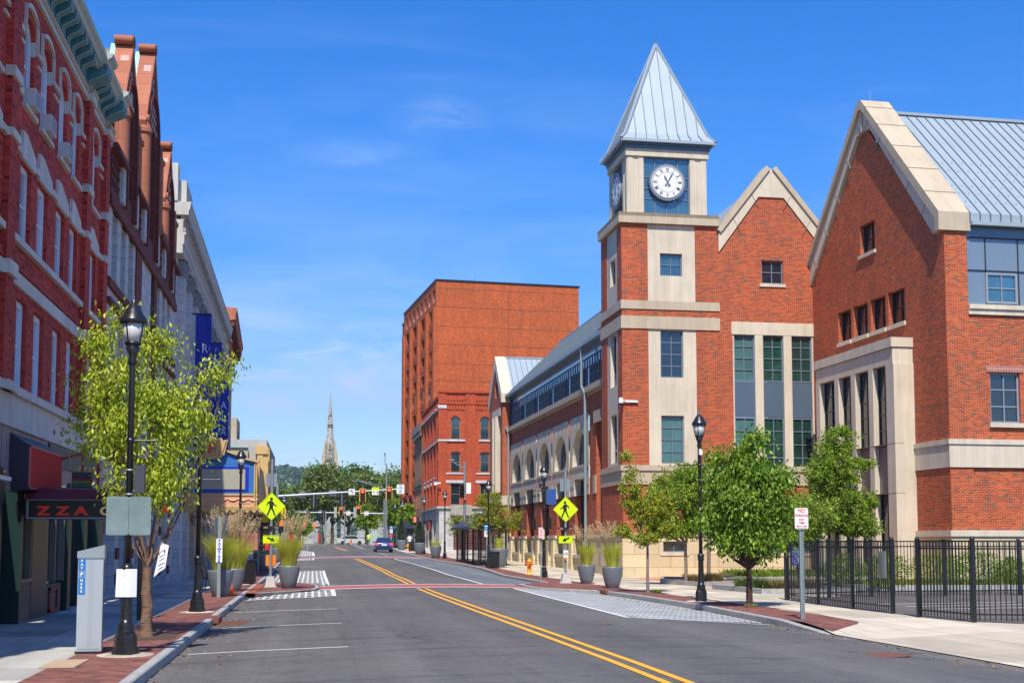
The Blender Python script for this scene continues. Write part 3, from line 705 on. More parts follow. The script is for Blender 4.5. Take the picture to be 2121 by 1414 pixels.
# plinth of limestone blocks
m = LF(); m.wall(-.06, GR_+6, 0, 2.1, [(1.96, 3.10, 1.35, 1.86), (5.7, 9.8, 1.30, 1.95)], -.06, .25)
m.frame(SO, SA).wall(-TD-.2, .06, 0, 2.1, [], -.06, 0); m.build('plinth', STONE_BLK, lib)
m = LF(); m.box(1.8, 3.25, -.1, 0, 1.18, 1.34); m.box(5.5, 10, -.1, 0, 1.14, 1.29); m.box(7.05, 8.42, -.06, .02, 14.45, 14.61); m.build('sill', STONE, lib)
W = lambda *a, **k: win(lib, LO, LA, *a, **k)
W(1.96, 3.09, 14.83, 15.95, 2, 2, .2, FRAME, GL_BLUE)
W(1.95, 3.09, 9.81, 12.13, 2, 4, .2, FRAME, GL_DK); W(1.95, 3.09, 5.62, 7.95, 2, 4, .2, FRAME, GL_TEAL)
W(1.96, 3.10, 1.35, 1.86, 2, 1, .15, FRAME, GL_DK); W(7.18, 8.3, 14.62, 15.78, 2, 2, .15, FRAME, GL_DK)
W(5.7, 9.8, 1.30, 1.95, 6, 1, .15, FRAME, GL_TEAL)
Ws = lambda *a, **k: win(lib, SO, SA, *a, **k)
Ws(-2.35, -1.3, 14.6, 15.9, 2, 2, .28, FRAME, GL_DK); Ws(-2.4, -1.2, 9.5, 12.1, 2, 4, .28, FRAME, GL_DK); Ws(-2.4, -1.2, 5.7, 8.1, 2, 4, .28, FRAME, GL_DK)
# window bay of the gable wing
m = LF(); m.box(5.56, 9.88, -.03, .12, 12.03, 12.66)
for u in (6.76, 8.25): m.box(u, u+.42, -.02, .2, 5.3, 12.03)
m.box(5.62, 5.70, .02, .2, 5.3, 12.03); m.box(9.74, 9.82, .02, .2, 5.3, 12.03); m.build('bay_pier', STONE, lib)
m = LF()
for u0, u1 in ((5.70, 6.76), (7.18, 8.25), (8.67, 9.74)): m.box(u0, u1, .10, .16, 7.95, 9.70)
m.build('spandrel_panel', BLUEM, lib)
for i, (u0, u1) in enumerate(((5.70, 6.76), (7.18, 8.25), (8.67, 9.74))):
    W(u0, u1, 9.72, 12.03, 2, 4, .16, FRAME, (GL_TEAL, GL_GRN, GL_GRN)[i]); W(u0, u1, 5.3, 7.93, 2, 4, .16, FRAME, (GL_TEAL, GL_GRN, GL_GRN)[i])
# gable coping
m = LF()
out = [(TW+.02, 17.05), (GA-.22, 20.3), (GA-.22, 20.42), (GA+.22, 20.42), (GA+.22, 20.3), (GR_+.15, 17.05), (GR_+.15, 16.2), (GA+.66, 18.98), (GA-.66, 18.98), (TW+.02, 16.1)]
m.prism(out, -.07, .05)
for t_ in (.25, .62):
    for s_ in (1, -1): u = GA+s_*2.7*(1-t_); z = 17.05+3.3*t_; m.bar((u, -.075, z-.02), (u-s_*.42, -.075, z-.72), .012, .03, 1, up=(0, 1, 0))
m.build('gable_face_coping', [STONE, M('stone_joint', (.22, .18, .15), .8, .1)], lib)  # second material: dark joint lines between coping stones
m = LF()
for a, b in (((TW+.02, 17.05), (GA-.16, 20.38)), ((GA+.16, 20.38), (GR_+.2, 17.0))): m.bar((a[0], .25, a[1]+.1), (b[0], .25, b[1]+.1), .85, .24, up=(0, 0, 1))
m.build('gable_cap', STONE_T, lib)
m = LF()
m.mesh([(TW, .5, 17.0), (GA, .5, 20.15), (GR_, .5, 17.0), (TW, 9, 17.0), (GA, 9, 20.15), (GR_, 9, 17.0)], [(0, 3, 4, 1), (1, 4, 5, 2)]); m.build('gable_roof', ZINC, lib)
# belfry
m = LF(); a, b, c, d = .42, 4.48, .32, 3.83
gl = (1.24, 3.62, 17.9, 20.9)
m.wall(a, b, 17.85, 20.85, [gl], c, .14); m.face([(b, c, 17.85), (b, d, 17.85), (b, d, 20.85), (b, c, 20.85)]); m.face([(b, d, 17.85), (a, d, 17.85), (a, d, 20.85), (b, d, 20.85)])
for u0, u1 in ((a+.0, a+.28), (.98, 1.24), (3.62, 3.88), (4.2, 4.48)): m.box(u0, u1, c-.035, c, 17.9, 20.85)
m.box(a-.1, b+.1, c-.1, d+.1, 20.85, 21.22)
m.frame(rotp(LO, LA, a, 0), SA)
m.wall(-d, -c, 17.85, 20.85, [(-3.0, -1.15, 17.9, 20.9-.06)], 0, .14)
for u0, u1 in ((-d, -d+.28), (-3.25, -3.0), (-1.15, -.9), (-c-.28, -c)): m.box(u0, u1, -.035, 0, 17.9, 20.85)
m.build('belfry_wall', STONE, lib)
m = LF()
for z0, z1, e in ((21.22, 21.40, .16), (21.40, 21.52, .24)): m.box(a-e, b+e, c-e, d+e, z0, z1)
m.build('eaves_fascia', M('slate_blue_fascia', (.07, .12, .16), .35, .08), lib)
m = LF(); e = .40; E0 = [(a-e, c-e), (b+e, c-e), (b+e, d+e), (a-e, d+e)]; k = .10; E1 = [(a-k, c-k), (b+k, c-k), (b+k, d+k), (a-k, d+k)]
ap = ((a+b)/2, (c+d)/2, 27.35)
P = [(*p, 21.50) for p in E0]+[(*p, 21.64) for p in E0]+[(*p, 22.0) for p in E1]+[ap]
F = [(3, 2, 1, 0)]+[(i, (i+1) % 4, 4+(i+1) % 4, 4+i) for i in range(4)]+[(4+i, 4+(i+1) % 4, 8+(i+1) % 4, 8+i) for i in range(4)]+[(8+i, 8+(i+1) % 4, 12) for i in range(4)]
m.mesh(P, F)
for i in range(4):
    p, q = Vector(P[8+i]), Vector(P[8+(i+1) % 4]); A = Vector(ap); n = 8
    for j in range(1, n):
        t = j/n; s = p.lerp(q, t); f = 1-abs(2*t-1); top = s+(A-(p+q)/2)*0+ (A-s)*0
        # rib runs straight up the face until it meets the hip
        mid = (p+q)/2; hp = (p if t < .5 else q); tt = (1-abs(2*t-1)); top = hp.lerp(A, tt); 
        m.bar(s+Vector((0, 0, .01)), top, .035, .05, 1); e0 = Vector(P[4+i]).lerp(Vector(P[4+(i+1) % 4]), .03+.94*t); m.bar(e0+Vector((0, 0, .02)), s+Vector((0, 0, .02)), .035, .05, 1)
    m.bar(p, A, .16, .10, 0); m.bar(Vector(P[4+i]), p, .16, .10, 0)
m.cyl((ap[0], ap[1], 27.2), (ap[0], ap[1], 27.95), .02, .006, 6, 1)
rf = m.build('spire_roof', [ZINC, ZINC_D], lib)
W(1.24, 3.62, 17.9, 20.85, 4, 1, c+.12, FRAME, GL_BLUE, zs=[18.75, 19.28, 19.85]); win(lib, rotp(LO, LA, a, 0), SA, -3.0, -1.15, 17.9, 20.8, 4, 1, .12, FRAME, GL_BLUE, zs=[18.75, 19.28, 19.85])
def clock(o, ang, cx, y, cz, r):
    m = MB().frame(o, ang); n = 48
    ring = [(cx+r*1.13*math.cos(2*math.pi*i/n), cz+r*1.13*math.sin(2*math.pi*i/n)) for i in range(n)]
    m.prism(ring, y-.13, y+.06); f = m.build('clock', FRAME, lib)
    m = MB().frame(o, ang); m.prism([(cx+r*math.cos(2*math.pi*i/n), cz+r*math.sin(2*math.pi*i/n)) for i in range(n)], y-.15, y-.12); m.build('clock_face', WHITEM, f)
    m = MB().frame(o, ang)
    for R_, w in ((.965, .014), (.62, .012)):
        for i in range(60):
            p, q = 2*math.pi*i/60, 2*math.pi*(i+1)/60; m.bar((cx+r*R_*math.cos(p), y-.155, cz+r*R_*math.sin(p)), (cx+r*R_*math.cos(q), y-.155, cz+r*R_*math.sin(q)), .01, w, up=(0, 1, 0))
            if R_ > .9: m.bar((cx+r*.90*math.cos(p), y-.155, cz+r*.90*math.sin(p)), (cx+r*.955*math.cos(p), y-.155, cz+r*.955*math.sin(p)), .01, .028 if i % 5 else .04, up=(0, 1, 0))
    for i, s in enumerate(['XII', 'I', 'II', 'III', 'IIII', 'V', 'VI', 'VII', 'VIII', 'IX', 'X', 'XI']):
        t = math.pi/2-i*math.pi/6; text(m, s, .23, (cx+r*.76*math.cos(t), y-.154, cz+r*.76*math.sin(t)), 0, .006, .62, .004, rot=t-math.pi/2)
    m.build('numerals', BLACK, f)
    m = MB().frame(o, ang)
    for hh, ln, w in ((11+5/60, .50, .085), (1, .78, .06)):
        t = math.pi/2-hh*math.pi/6; dx, dz = math.cos(t), math.sin(t)
        m.prism([(cx-dx*.22-dz*w, cz-dz*.22+dx*w), (cx-dx*.22+dz*w, cz-dz*.22-dx*w), (cx+dz*.02, cz-dx*.02), (cx+dx*r*ln*.6+dz*w*.7, cz+dz*r*ln*.6-dx*w*.7), (cx+dx*r*ln, cz+dz*r*ln), (cx+dx*r*ln*.6-dz*w*.7, cz+dz*r*ln*.6+dx*w*.7), (cx-dz*.02, cz+dx*.02)], y-.18, y-.168)
    m.build('hands', FRAME, f)
clock(LO, LA, 2.43, c-.0, 19.56, .82)
clock(rotp(LO, LA, a, 0), SA, -2.07, 0, 19.52, .82)
# ---- arcade wing: wall plane .6 m back from the tower's side
AO = rotp(LO, LA, .6, 0); T0, T1 = 4.15, 35.5
m = MB().frame(AO, SA)
bays = [11.9+5.2*i for i in range(5)]
holes = []
for c_ in bays: holes.append((-c_-2.45, -c_+2.45, 4.48, 9.05))
lowh = [(-c_-1.35, -c_+1.35, 1.1, 4.48) for c_ in bays]
sk = (-8.6, -7.2, 1.0, 8.4)
m.wall(-T1, -T0, 2.2, 10.12, holes+[(h[0], h[1], 2.2, 4.48) for h in lowh]+[(-7.95, -6.75, 2.3, 8.3)], 0, .4)
for (u0, u1) in ((-T1, -T0),): pass
m.build('brick_wall', BRICK_L, lib)
m = MB().frame(AO, SA)
for c_ in bays:
    m.wall(-c_-2.45, -c_+2.45, 4.48, 9.05, [(-c_-1.35, -c_+1.35, 4.48, 5.44), (-c_-1.78, -c_+1.78, 6.2, 8.28, 1.78)], -.06, .46)
m.build('arch_surround', STONE, lib)
m = MB().frame(AO, SA)
for c_ in bays:
    for u in (-1.6, -.8, 0, .8, 1.6): m.bar((-c_+u*1.45, -.065, 8.35), (-c_+u*1.45, -.065, 9.03), .012, .02, up=(0, 1, 0))
    m.box(-c_-2.46, -c_+2.46, -.10, -.05, 6.02, 6.14); m.box(-c_-2.46, -c_-1.36, -.09, -.05, 5.0, 5.06); m.box(-c_+1.36, -c_+2.46, -.09, -.05, 5.0, 5.06)
m.box(-8.2, -6.5, -.1, .0, 8.3, 8.95); m.box(-8.55, -7.95, -.06, 0, 4.48, 5.46)
m.box(-T1, -T0, -.12, .1, 9.98, 10.12); m.box(-T1, -T0, -.28, .1, 10.12, 10.42)
m.build('stone_band', STONE_T, lib)
for c_ in bays:
    win(lib, AO, SA, -c_-1.7, -c_+1.7, 6.2, 8.22, 4, 3, .38, FRAME, GL_DK, rise=1.7)
    win(lib, AO, SA, -c_-1.3, -c_+1.3, 1.1, 5.42, 4, 6, .40, M('bronze_frame', (.05, .045, .045), .4, .1), GL_DK)
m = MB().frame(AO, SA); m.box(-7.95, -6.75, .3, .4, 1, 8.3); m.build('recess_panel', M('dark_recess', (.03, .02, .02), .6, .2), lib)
# plinth with piers
m = MB().frame(AO, SA)
m.wall(-T1, -T0, 0, 2.05, [(h[0], h[1], 1.1, 2.05) for h in lowh], -.05, .5)
for c_ in bays:
    for u in (-c_-2.2, -c_+1.42): m.box(u, u+.78, -.25, -.05, 0, 1.95, taper=.02)
m.build('plinth', STONE_BLK, lib)
m = MB().frame(AO, SA)
ed = [-T1]+sum([[h[0], h[1]] for h in sorted(lowh)], [])+[-T0]
for i in range(0, len(ed), 2): m.box(ed[i], ed[i+1], -.13, .1, 2.05, 2.24)
for h in lowh: m.box(h[0]-.02, h[1]+.02, -.18, .1, .93, 1.1)
m.build('plinth_cap', STONE, lib)
# clerestory curtain wall
m = MB().frame(AO, SA); m.face([(-T1, .02, 10.42), (-T0, .02, 10.42), (-T0, .02, 12.85), (-T1, .02, 12.85)]); g = m.build('curtain_glass', GL_SOLAR, lib)
m = MB().frame(AO, SA)
m.box(-T1, -T0, -.03, .02, 12.1, 12.16); m.box(-T1, -T0, -.03, .02, 11.62, 11.66)
k = T0+.3
while k < T1: m.box(-k-.02, -k+.02, -.02, .02, 10.42, 12.1); k += .62
m.box(-T1, -T1+.25, -.1, .02, 10.42, 12.8)
m.build('curtain_mullions', M('dark_mullion', (.03, .045, .06), .4, .1), lib)
k = 6.0; i = 0
while k < 34.6:
    if i % 4 != 3 and abs(k-9.9) > .6: win(lib, AO, SA, -k-.42, -k+.42, 10.5, 11.6, 2, 2, -.05, M('casement_frame', (.10, .12, .14), .45, .1), GL_DK, depth=.06, name='casement')
    k += 1.24; i += 1
# roof of the wing, gutter, ridge
m = LF(); e0 = (.18, T0, 12.86); e1 = (.18, T1+.0, 12.86); r0 = (4.5, 0.4, 17.1); r1 = (4.5, T1+6, 17.1)
m.mesh([e0, (.18, T1, 12.86), (4.5, T1, 17.1), (4.5, T0, 17.1), (9, T1, 12.86), (9, T0, 12.86)], [(0, 3, 2, 1), (3, 5, 4, 2)])
seams(m, (.18, T0, 12.86), (.18, T1, 12.86), (4.5, T0, 17.1), (4.5, T1, 17.1), 60, .045, .03, 1)
m.box(.10, .22, T0, T1, 12.70, 12.90, 0); m.box(4.4, 4.6, T0, T1, 17.08, 17.16, 0)
m.build('wing_roof', [ZINC, ZINC_D], lib)
m = LF(); m.box(.2, .62, T0, T1, 12.62, 12.72); m.build('soffit', M('slate_blue_fascia', (.07, .12, .16)), lib)
# downpipes
PIPE = M('grey_downpipe', (.22, .28, .29), .45, .1)
for t_, zt in ((9.55, 12.7), (35.2, 10.3)):
    m = MB().frame(AO, SA); m.cyl((-t_, -.24, .5), (-t_, -.24, 10.0), .08, n=10); m.cyl((-t_, -.24, 10.0), (-t_-.1, -.42, 10.5), .08, n=10); m.cyl((-t_-.1, -.42, 10.5), (-t_-.1, -.42, zt+.1), .07, n=10); m.build('downpipe', PIPE, lib)
for t_ in [b_+2.0 for b_ in bays]:
    m = MB().frame(AO, SA); m.box(-t_-.16, -t_+.16, -.42, -.25, 2.65, 3.35, taper=.02); m.build('wall_lamp', BLACK, lib)
# far pavilion with its own gable
PO = rotp(LO, LA, -.05, 0)
m = MB().frame(PO, SA)
m.wall(-41.7, -35.5, 2.5, [(-41.7, 12.3), (-38.5, 15.9), (-35.5, 12.4)], [(-39.1, -37.7, 13.0, 14.2), (-40.3, -36.45, 5.6, 12.0)], 0, .3)
m.frame(LO, LA); m.wall(-.05, .7, 2.5, 13.2, [], 35.5, 0)
m.build('brick_wall', BRICK_B, lib)
m = MB().frame(PO, SA); m.box(-40.35, -36.4, -.05, .15, 11.45, 12.05)
for u in (-39.2, -37.9): m.box(u, u+.45, -.25, .2, 5.6, 11.45)
m.box(-41.7, -35.5, -.07, .1, 4.6, 5.3); m.frame(LO, LA); m.box(-.12, .7, 35.43, 35.5, 4.6, 5.3); m.build('stone_band', STONE, lib)
m = MB().frame(PO, SA); m.wall(-41.7, -35.5, 0, 2.5, [], -.06, 0); m.frame(LO, LA); m.wall(-.11, .65, 0, 2.5, [], 35.44, 0); m.build('plinth', STONE_BLK, lib)
m = MB().frame(PO, SA)
m.prism([(-35.25, 12.35), (-35.25, 13.05), (-38.5, 16.3), (-42.0, 12.9), (-42.0, 12.3), (-41.6, 12.3), (-38.7, 15.2), (-38.3, 15.2), (-35.6, 12.35)], -.12, .75); m.build('gable_cap', M('cream_coping', (.60, .50, .36), .7, .1), lib)
m = LF(); m.mesh([(.65, 35.3, 13.0), (.65, 38.5, 16.2), (.65, 41.8, 12.9), (9, 35.3, 13.0), (9, 38.5, 16.2), (9, 41.8, 12.9)], [(0, 3, 4, 1), (1, 4, 5, 2)]); seams(m, (.9, 35.3, 13.0), (9, 35.3, 13.0), (.9, 38.5, 16.2), (9, 38.5, 16.2), 18, .045, .03, 1)
m.box(.6, 9, 38.4, 38.6, 16.16, 16.28); m.build('pavilion_roof', [ZINC, ZINC_D], lib)
win(lib, PO, SA, -40.3, -36.45, 5.6, 11.45, 6, 6, .28, FRAME, GL_DK); win(lib, PO, SA, -39.1, -37.7, 13.0, 14.2, 2, 2, .25, FRAME, GL_DK)
# security camera and its cable on the tower corner
m = LF(); m.box(.1, .75, -.12, -.04, 8.55, 8.65); m.cyl((.12, -.1, 8.62), (-.12, -.2, 8.62), .035); m.cyl((-.12, -.2, 8.75), (-.12, -.2, 8.5), .1, .12, 12); m.lathe([(.12, 0), (.1, -.09), (.02, -.13)], (-.12, -.2, 8.5), 12, 1)
m.build('security_camera', [WHITEM, BLACK], lib)

# ---------------- gabled brick building on the right ----------------
BO, BA = (25.03, 47.5), R(2.1); BSA = BA-HP_
gb = thing('gabled_brick_building', 'red brick building on the right with a steep stone-capped gable and ribbed metal roof', 'building', (BO[0], BO[1], .15))
m = MB().frame(BO, BSA)
w4 = [(-4.8, -3.3), (-6.47, -5.04), (-8.19, -6.74), (-9.8, -8.45)]
port = (-10.42, -2.7, .0, 10.42)
m.wall(-12.9, 0, 2.2, [(-12.9, 14.35), (-6.6, 20.75), (0, 14.35)], [(-7.35, -5.88, 14.92, 16.3)]+[(a_, b_, 11.24, 12.7) for a_, b_ in w4]+[(-10.3, -2.8, 2.2, 10.3)], 0, .3)
m.frame(BO, BA)
m.wall(0, 1.0, 2.2, 14.4, [], 0, 0); m.wall(1.0, 14, 2.2, 10.96, [(1.88, 3.2, 6.6, 8.64), (5.0, 6.3, 6.6, 8.64)], .06, .22)
m.face([(1.0, 0, 10.9), (1.0, .3, 10.9), (1.0, .3, 14.4), (1.0, 0, 14.4)])
m.face([(0, 13, 2), (14, 13, 2), (14, 13, 14), (0, 13, 14)])
m.build('brick_wall', BRICK_B, gb)
m = MB().frame(BO, BA)   # soldier course over the lower window and projecting string courses
m.box(1.72, 3.36, .02, .07, 8.66, 8.92); m.box(4.84, 6.46, .02, .07, 8.66, 8.92)
m.frame(BO, BSA); m.box(-12.9, -.0, -.02, .02, 13.55, 13.68) if False else None
m.build('soldier_course', brick('soldier_brick', (.38, .05, .025), (.44, .07, .03), (.33, .05, .03), (.5, .4, .33), w=.07, h=.4, ms=.012, offs=0), gb)
m = MB().frame(BO, BSA)
def wrap(z0, z1, pr, uL=-2.72):
    m.frame(BO, BSA); m.box(uL, .0, -pr, .05, z0, z1); m.frame(BO, BA); m.box(-pr, 14, -pr, .05, z0, z1); m.frame(BO, BSA)
wrap(4.80, 5.72, .05); wrap(5.72, 5.92, .10); wrap(2.06, 2.30, .12)
m.box(-12.9, -10.4, -.05, .02, 4.8, 5.72)
m.frame(BO, BA); m.box(1.0, 14, -.03, .1, 10.98, 11.2); m.box(1.0, 14, -.10, .1, 11.2, 11.38); m.box(1.78, 3.3, -.06, .1, 6.42, 6.6); m.box(4.9, 6.4, -.06, .1, 6.42, 6.6)
m.frame(BO, BSA); m.box(-7.45, -5.8, -.08, .1, 14.76, 14.92)
for a_, b_ in w4: m.box(a_-.03, b_+.03, -.08, .1, 11.06, 11.24)
m.build('stone_band', STONE, gb)
m = MB().frame(BO, BSA); m.wall(-12.95, .05, 0, 2.06, [], -.05, 0); m.frame(BO, BA); m.wall(-.05, 14, 0, 2.06, [], -.05, 0); m.build('plinth', STONE_BLK, gb)
# gable coping : broad sloping cap with a recessed face below
m = MB().frame(BO, BSA)
m.prism([(.12, 14.36), (.12, 15.12), (-6.42, 21.95), (-6.78, 21.95), (-13.3, 15.12), (-13.3, 14.9), (-6.72, 21.55), (-6.48, 21.55), (-.2, 14.9), (-.2, 14.36)], -.28, 1.12)
for t_ in (.16, .36, .56, .76, .93):
    for s_ in (1, -1):
        if s_ < 0: continue
        u = .12-6.54*t_; z = 15.12+6.83*t_; m.bar((u, -.29, z+.012), (u, 1.13, z+.012), .03, .02, 1)
m.build('gable_cap', [STONE_T, M('stone_joint', (.22, .18, .15), .8, .1)], gb)  # second material: dark joints across the cap stones
m = MB().frame(BO, BSA)
m.prism([(-.16, 14.36), (-.16, 14.95), (-6.45, 21.5), (-6.52, 21.7), (-6.68, 21.7), (-6.75, 21.5), (-13.2, 14.98), (-13.2, 14.15), (-12.7, 14.15), (-12.7, 14.5), (-7.25, 20.5), (-5.95, 20.5), (-.62, 14.36)], -.12, .1)
for t_ in (.22, .45, .68, .9):
    for s_ in (-1, 1):
        u = -6.6+s_*(6.4-6.4*t_+.1); z = 14.9+6.8*t_; 
        m.bar((u, -.125, z+.1), (u-s_*-.02+.55*s_*-.6, -.125, z-.55), .01, .025, 0, up=(0, 1, 0)) if False else None
for t_ in (.14, .34, .54, .74, .92):
    for s_ in (1, -1):
        u = -6.6+s_*6.4*(1-t_); z = 15.0+6.5*t_; m.bar((u, -.125, z-.02), (u-s_*.42, -.125, z-.62), .012, .03, 1, up=(0, 1, 0))
m.build('gable_face_coping', [STONE, M('stone_joint', (.22, .18, .15))], gb)
m = MB().frame(BO, BSA); m.bar((-6.6, -.16, 20.5), (-6.6, -.16, 21.8), .12, .1); m.bar((-6.6, .3, 21.9), (-6.6, .3, 22.5), .012, .012); m.build('gable_finial', STONE_T, gb)
# metal roof
m = MB().frame(BO, BA)
e0, e1, r0, r1 = (1.1, -.12, 15.1), (24, -.12, 15.1), (1.1, 6.6, 21.45), (24, 6.6, 21.45)
m.mesh([e0, e1, r1, r0, (1.1, -.12, 14.72), (24, -.12, 14.72), (24, 13.2, 15.0), (1.1, 13.2, 15.0)], [(0, 1, 2, 3), (4, 5, 1, 0), (3, 2, 6, 7)])
seams(m, e0, e1, r0, r1, 50, .05, .03, 1)
for i in range(51): u = 1.1+(24-1.1)*i/50; m.box(u-.015, u+.015, -.17, -.12, 14.72, 15.12, 1)
for r_ in range(6):
    t_ = .10+.075*r_
    for i in range(50):
        u = 1.1+.229*(1+2*i); y = -.12+6.72*t_; z = 15.1+6.35*t_; m.box(u-.02, u+.02, y-.03, y+.02, z, z+.06, 2)
m.box(1.1, 24, -.32, -.10, 14.58, 14.74, 0); m.box(1.0, 24, 6.45, 6.75, 21.42, 21.55, 0); m.cyl((9.7, 6.6, 21.5), (9.7, 6.6, 22.2), .015, n=6, mi=2)
m.build('metal_roof', [ZINC, ZINC_D, M('snow_guard', (.55, .57, .58), .4, .1, metal=.5)], gb)
m = MB().frame(BO, BA); m.wall(1.0, 14, 11.38, 14.6, [(1.83, 3.23, 11.46, 12.72)], .10, .03)
m.build('metal_panel_wall', M('slate_panel', (.19, .25, .31), .3, .07, .5, metal=.25), gb)
m = MB().frame(BO, BA)
for u in (1.84, 3.3, 4.76, 6.2): m.box(u, u+.035, .06, .10, 11.38, 14.12)
for z in (12.78, 14.12): m.box(1.0, 14, .06, .10, z, z+.04)
m.build('panel_joints', BLACK, gb)
m = MB().frame(BO, BA); m.box(1.0, 14, .0, .1, 14.16, 14.62); m.build('fascia', BLUEM, gb)
win(gb, BO, BA, 1.83, 3.23, 11.46, 12.72, 2, 2, .10, M('light_window_frame', (.24, .27, .31), .4, .08), GL_BLUE, fw=.09)
win(gb, BO, BA, 1.88, 3.2, 6.6, 8.64, 2, 3, .22, M('light_window_frame', (.24, .27, .31)), GL_DK, fw=.08); win(gb, BO, BA, 5.0, 6.3, 6.6, 8.64, 2, 3, .22, M('light_window_frame', (.24, .27, .31)), GL_DK, fw=.08)
win(gb, BO, BSA, -7.35, -5.88, 14.92, 16.3, 2, 2, .28, BLACK, GL_DK)
for a_, b_ in w4: win(gb, BO, BSA, a_, b_, 11.24, 12.7, 2, 2, .28, BLACK, GL_DK)
# stone portico with four tall windows
m = MB().frame(BO, BSA); x0, x1 = -10.42, -2.72
m.box(x0, x1, -1.0, .0, 10.02, 10.42); m.box(x0+.06, x1-.06, -.92, .0, 9.32, 10.0)
m.box(-3.42, x1+.0, -.92, 0, 0, 9.32); m.box(x0, -10.0, -.92, 0, 0, 9.32)
for u in (-5.02, -6.72, -8.4): m.box(u, u+.42, -.92, 0, 0, 9.32)
m.build('portico', STONE, gb)
m = MB().frame(BO, BSA)
for z in (3.86, 5.94): m.box(x0-.004, x1+.004, -.925, -.5, z, z+.02)
m.build('portico_joints', M('stone_joint', (.25, .22, .19), .8, .1), gb)  # dark joint lines between the portico stones
m = MB().frame(BO, BSA); m.box(-10.0, -3.42, -.70, -.58, 3.9, 5.92); m.box(-10.0, -3.42, -.70, -.58, 0, .9); m.build('spandrel_panel', M('taupe_panel', (.17, .14, .13), .5, .1), gb)
for a_, b_ in ((-4.6, -3.42), (-6.30, -5.02), (-7.98, -6.72), (-10.0, -8.4)):
    win(gb, BO, BSA, a_, b_, 5.92, 9.3, 2, 5, -.62, BLACK, GL_DK); win(gb, BO, BSA, a_, b_, .9, 3.9, 2, 4, -.62, BLACK, GL_DK)
# standpipe by the plinth
m = MB(); q = rotp(BO, BA, -.0, 0); c0 = rotp(BO, BA, 2.15, -.5); m.cyl((*c0, .1), (*c0, .95), .06); m.lathe([(.05, .9), (.17, .97), (.2, 1.1), (.15, 1.22), (.03, 1.28)], (*c0, 0), 14); m.build('standpipe', BLACK, None, (*c0, .15)); bpy.data.objects['standpipe']['label'] = 'black standpipe standing by the stone base of the gabled building'; bpy.data.objects['standpipe']['category'] = 'standpipe'

# ---------------- painted red corner block ----------------
z0 = gz(141)+.1
db = thing('corner_brick_block', 'bright red brick corner building with arched upper windows and a stone ground floor', 'building', (13.8, 141, z0))
DX = 13.8; DY = 141
m = MB().frame((DX, DY), 0)
fw_ = [(1.25, 2.35), (4.55, 5.62), (7.9, 9.0)]
hl = []
for a_, b_ in fw_: hl += [(a_, b_, 13.16, 15.78, .55), (a_, b_, 9.5, 11.8, .2), (a_, b_, 5.88, 8.3)]
m.wall(0, 12, 5.7, 18.6, hl, 0, .25)
m.frame((DX, DY), -HP_)
su = [(-3.0-2.1*i-1.1, -3.0-2.1*i) for i in range(9)]
hs2 = []
for a_, b_ in su: hs2 += [(a_, b_, 12.9, 15.9, .5), (a_, b_, 9.2, 11.9), (a_, b_, 5.9, 8.3)]
m.wall(-22.0, 0, 5.7, 18.0, hs2, 0, .3)
m.frame((DX, DY), 0)
m.box(-.12, .75, -.10, .7, 5.7, 18.6); m.box(2.9, 4.0, -.1, 0, 5.7, 18.6)
m.face([(0, 22, 5), (12, 22, 5), (12, 22, 18), (0, 22, 18)]); m.face([(12, 0, 5), (12, 22, 5), (12, 22, 18), (12, 0, 18)]); m.face([(0, 0, 17.9), (12, 0, 17.9), (12, 22, 17.9), (0, 22, 17.9)])
# corbel table
for x in np.arange(.9, 11.8, .32):
    if 2.9 < x < 4: continue
    m.box(x, x+.16, -.12, 0, 16.5, 17.1); m.box(x, x+.16, -.1, 0, 17.5, 17.72)
m.box(0, 12, -.16, 0, 17.1, 17.3); m.box(-.1, 12, -.2, .1, 18.35, 18.62)
m.frame((DX, DY), -HP_); m.box(-22, 0, -.2, .1, 17.75, 18.1)
for u in np.arange(-21.6, -.5, .5): m.box(u, u+.22, -.14, 0, 16.9, 17.5)
for i in range(5): m.box(-2.9-4.2*i, -2.5-4.2*i, -.12, 0, 5.7, 17.0)
m.build('brick_wall', BRICK_D, db)
m = MB().frame((DX, DY), 0)
m.box(-.18, 2.9, -.16, 0, 12.95, 13.14); m.box(4.4, 12, -.12, 0, 12.95, 13.14); m.box(.75, 12, -.05, 0, 8.3, 8.6) if False else None
for a_, b_ in fw_: m.box(a_-.5, b_+.55, -.08, 0, 8.32, 8.62); m.box(a_-.5, b_+.5, -.08, 0, 9.3, 9.45)
m.frame((DX, DY), -HP_); m.box(-22, 0, -.16, 0, 12.9, 13.1); m.box(-22, -2, -.22, 0, 16.55, 16.75)
for a_, b_ in su: m.box(a_-.1, b_+.1, -.06, 0, 8.35, 8.75); m.box(a_-.1, b_+.1, -.08, 0, 9.0, 9.15)
m.frame((DX, DY), 0); m.box(-.2, .78, -.18, .1, 16.6, 16.95)
m.build('stone_trim', STONE_W, db)
GL_NAVY = glass('navy_glass', (.02, .035, .05), .1)
WF = M('ochre_window_frame', (.30, .17, .06), .5, .1)
for a_, b_ in fw_:
    win(db, (DX, DY), 0, a_, b_, 13.16, 15.75, 1, 2, .2, WF, GL_NAVY, rise=.55, fw=.09); win(db, (DX, DY), 0, a_, b_, 9.5, 11.75, 1, 2, .2, WF, GL_NAVY, fw=.09); win(db, (DX, DY), 0, a_, b_, 5.88, 8.3, 1, 2, .2, WF, GL_DK, fw=.09)
for a_, b_ in su:
    for zz in ((12.9, 15.4), (9.2, 11.9), (5.9, 8.3)): win(db, (DX, DY), -HP_, a_, b_, *zz, 1, 2, .28, WF, GL_DK)
m = MB().frame((DX, DY), 0)
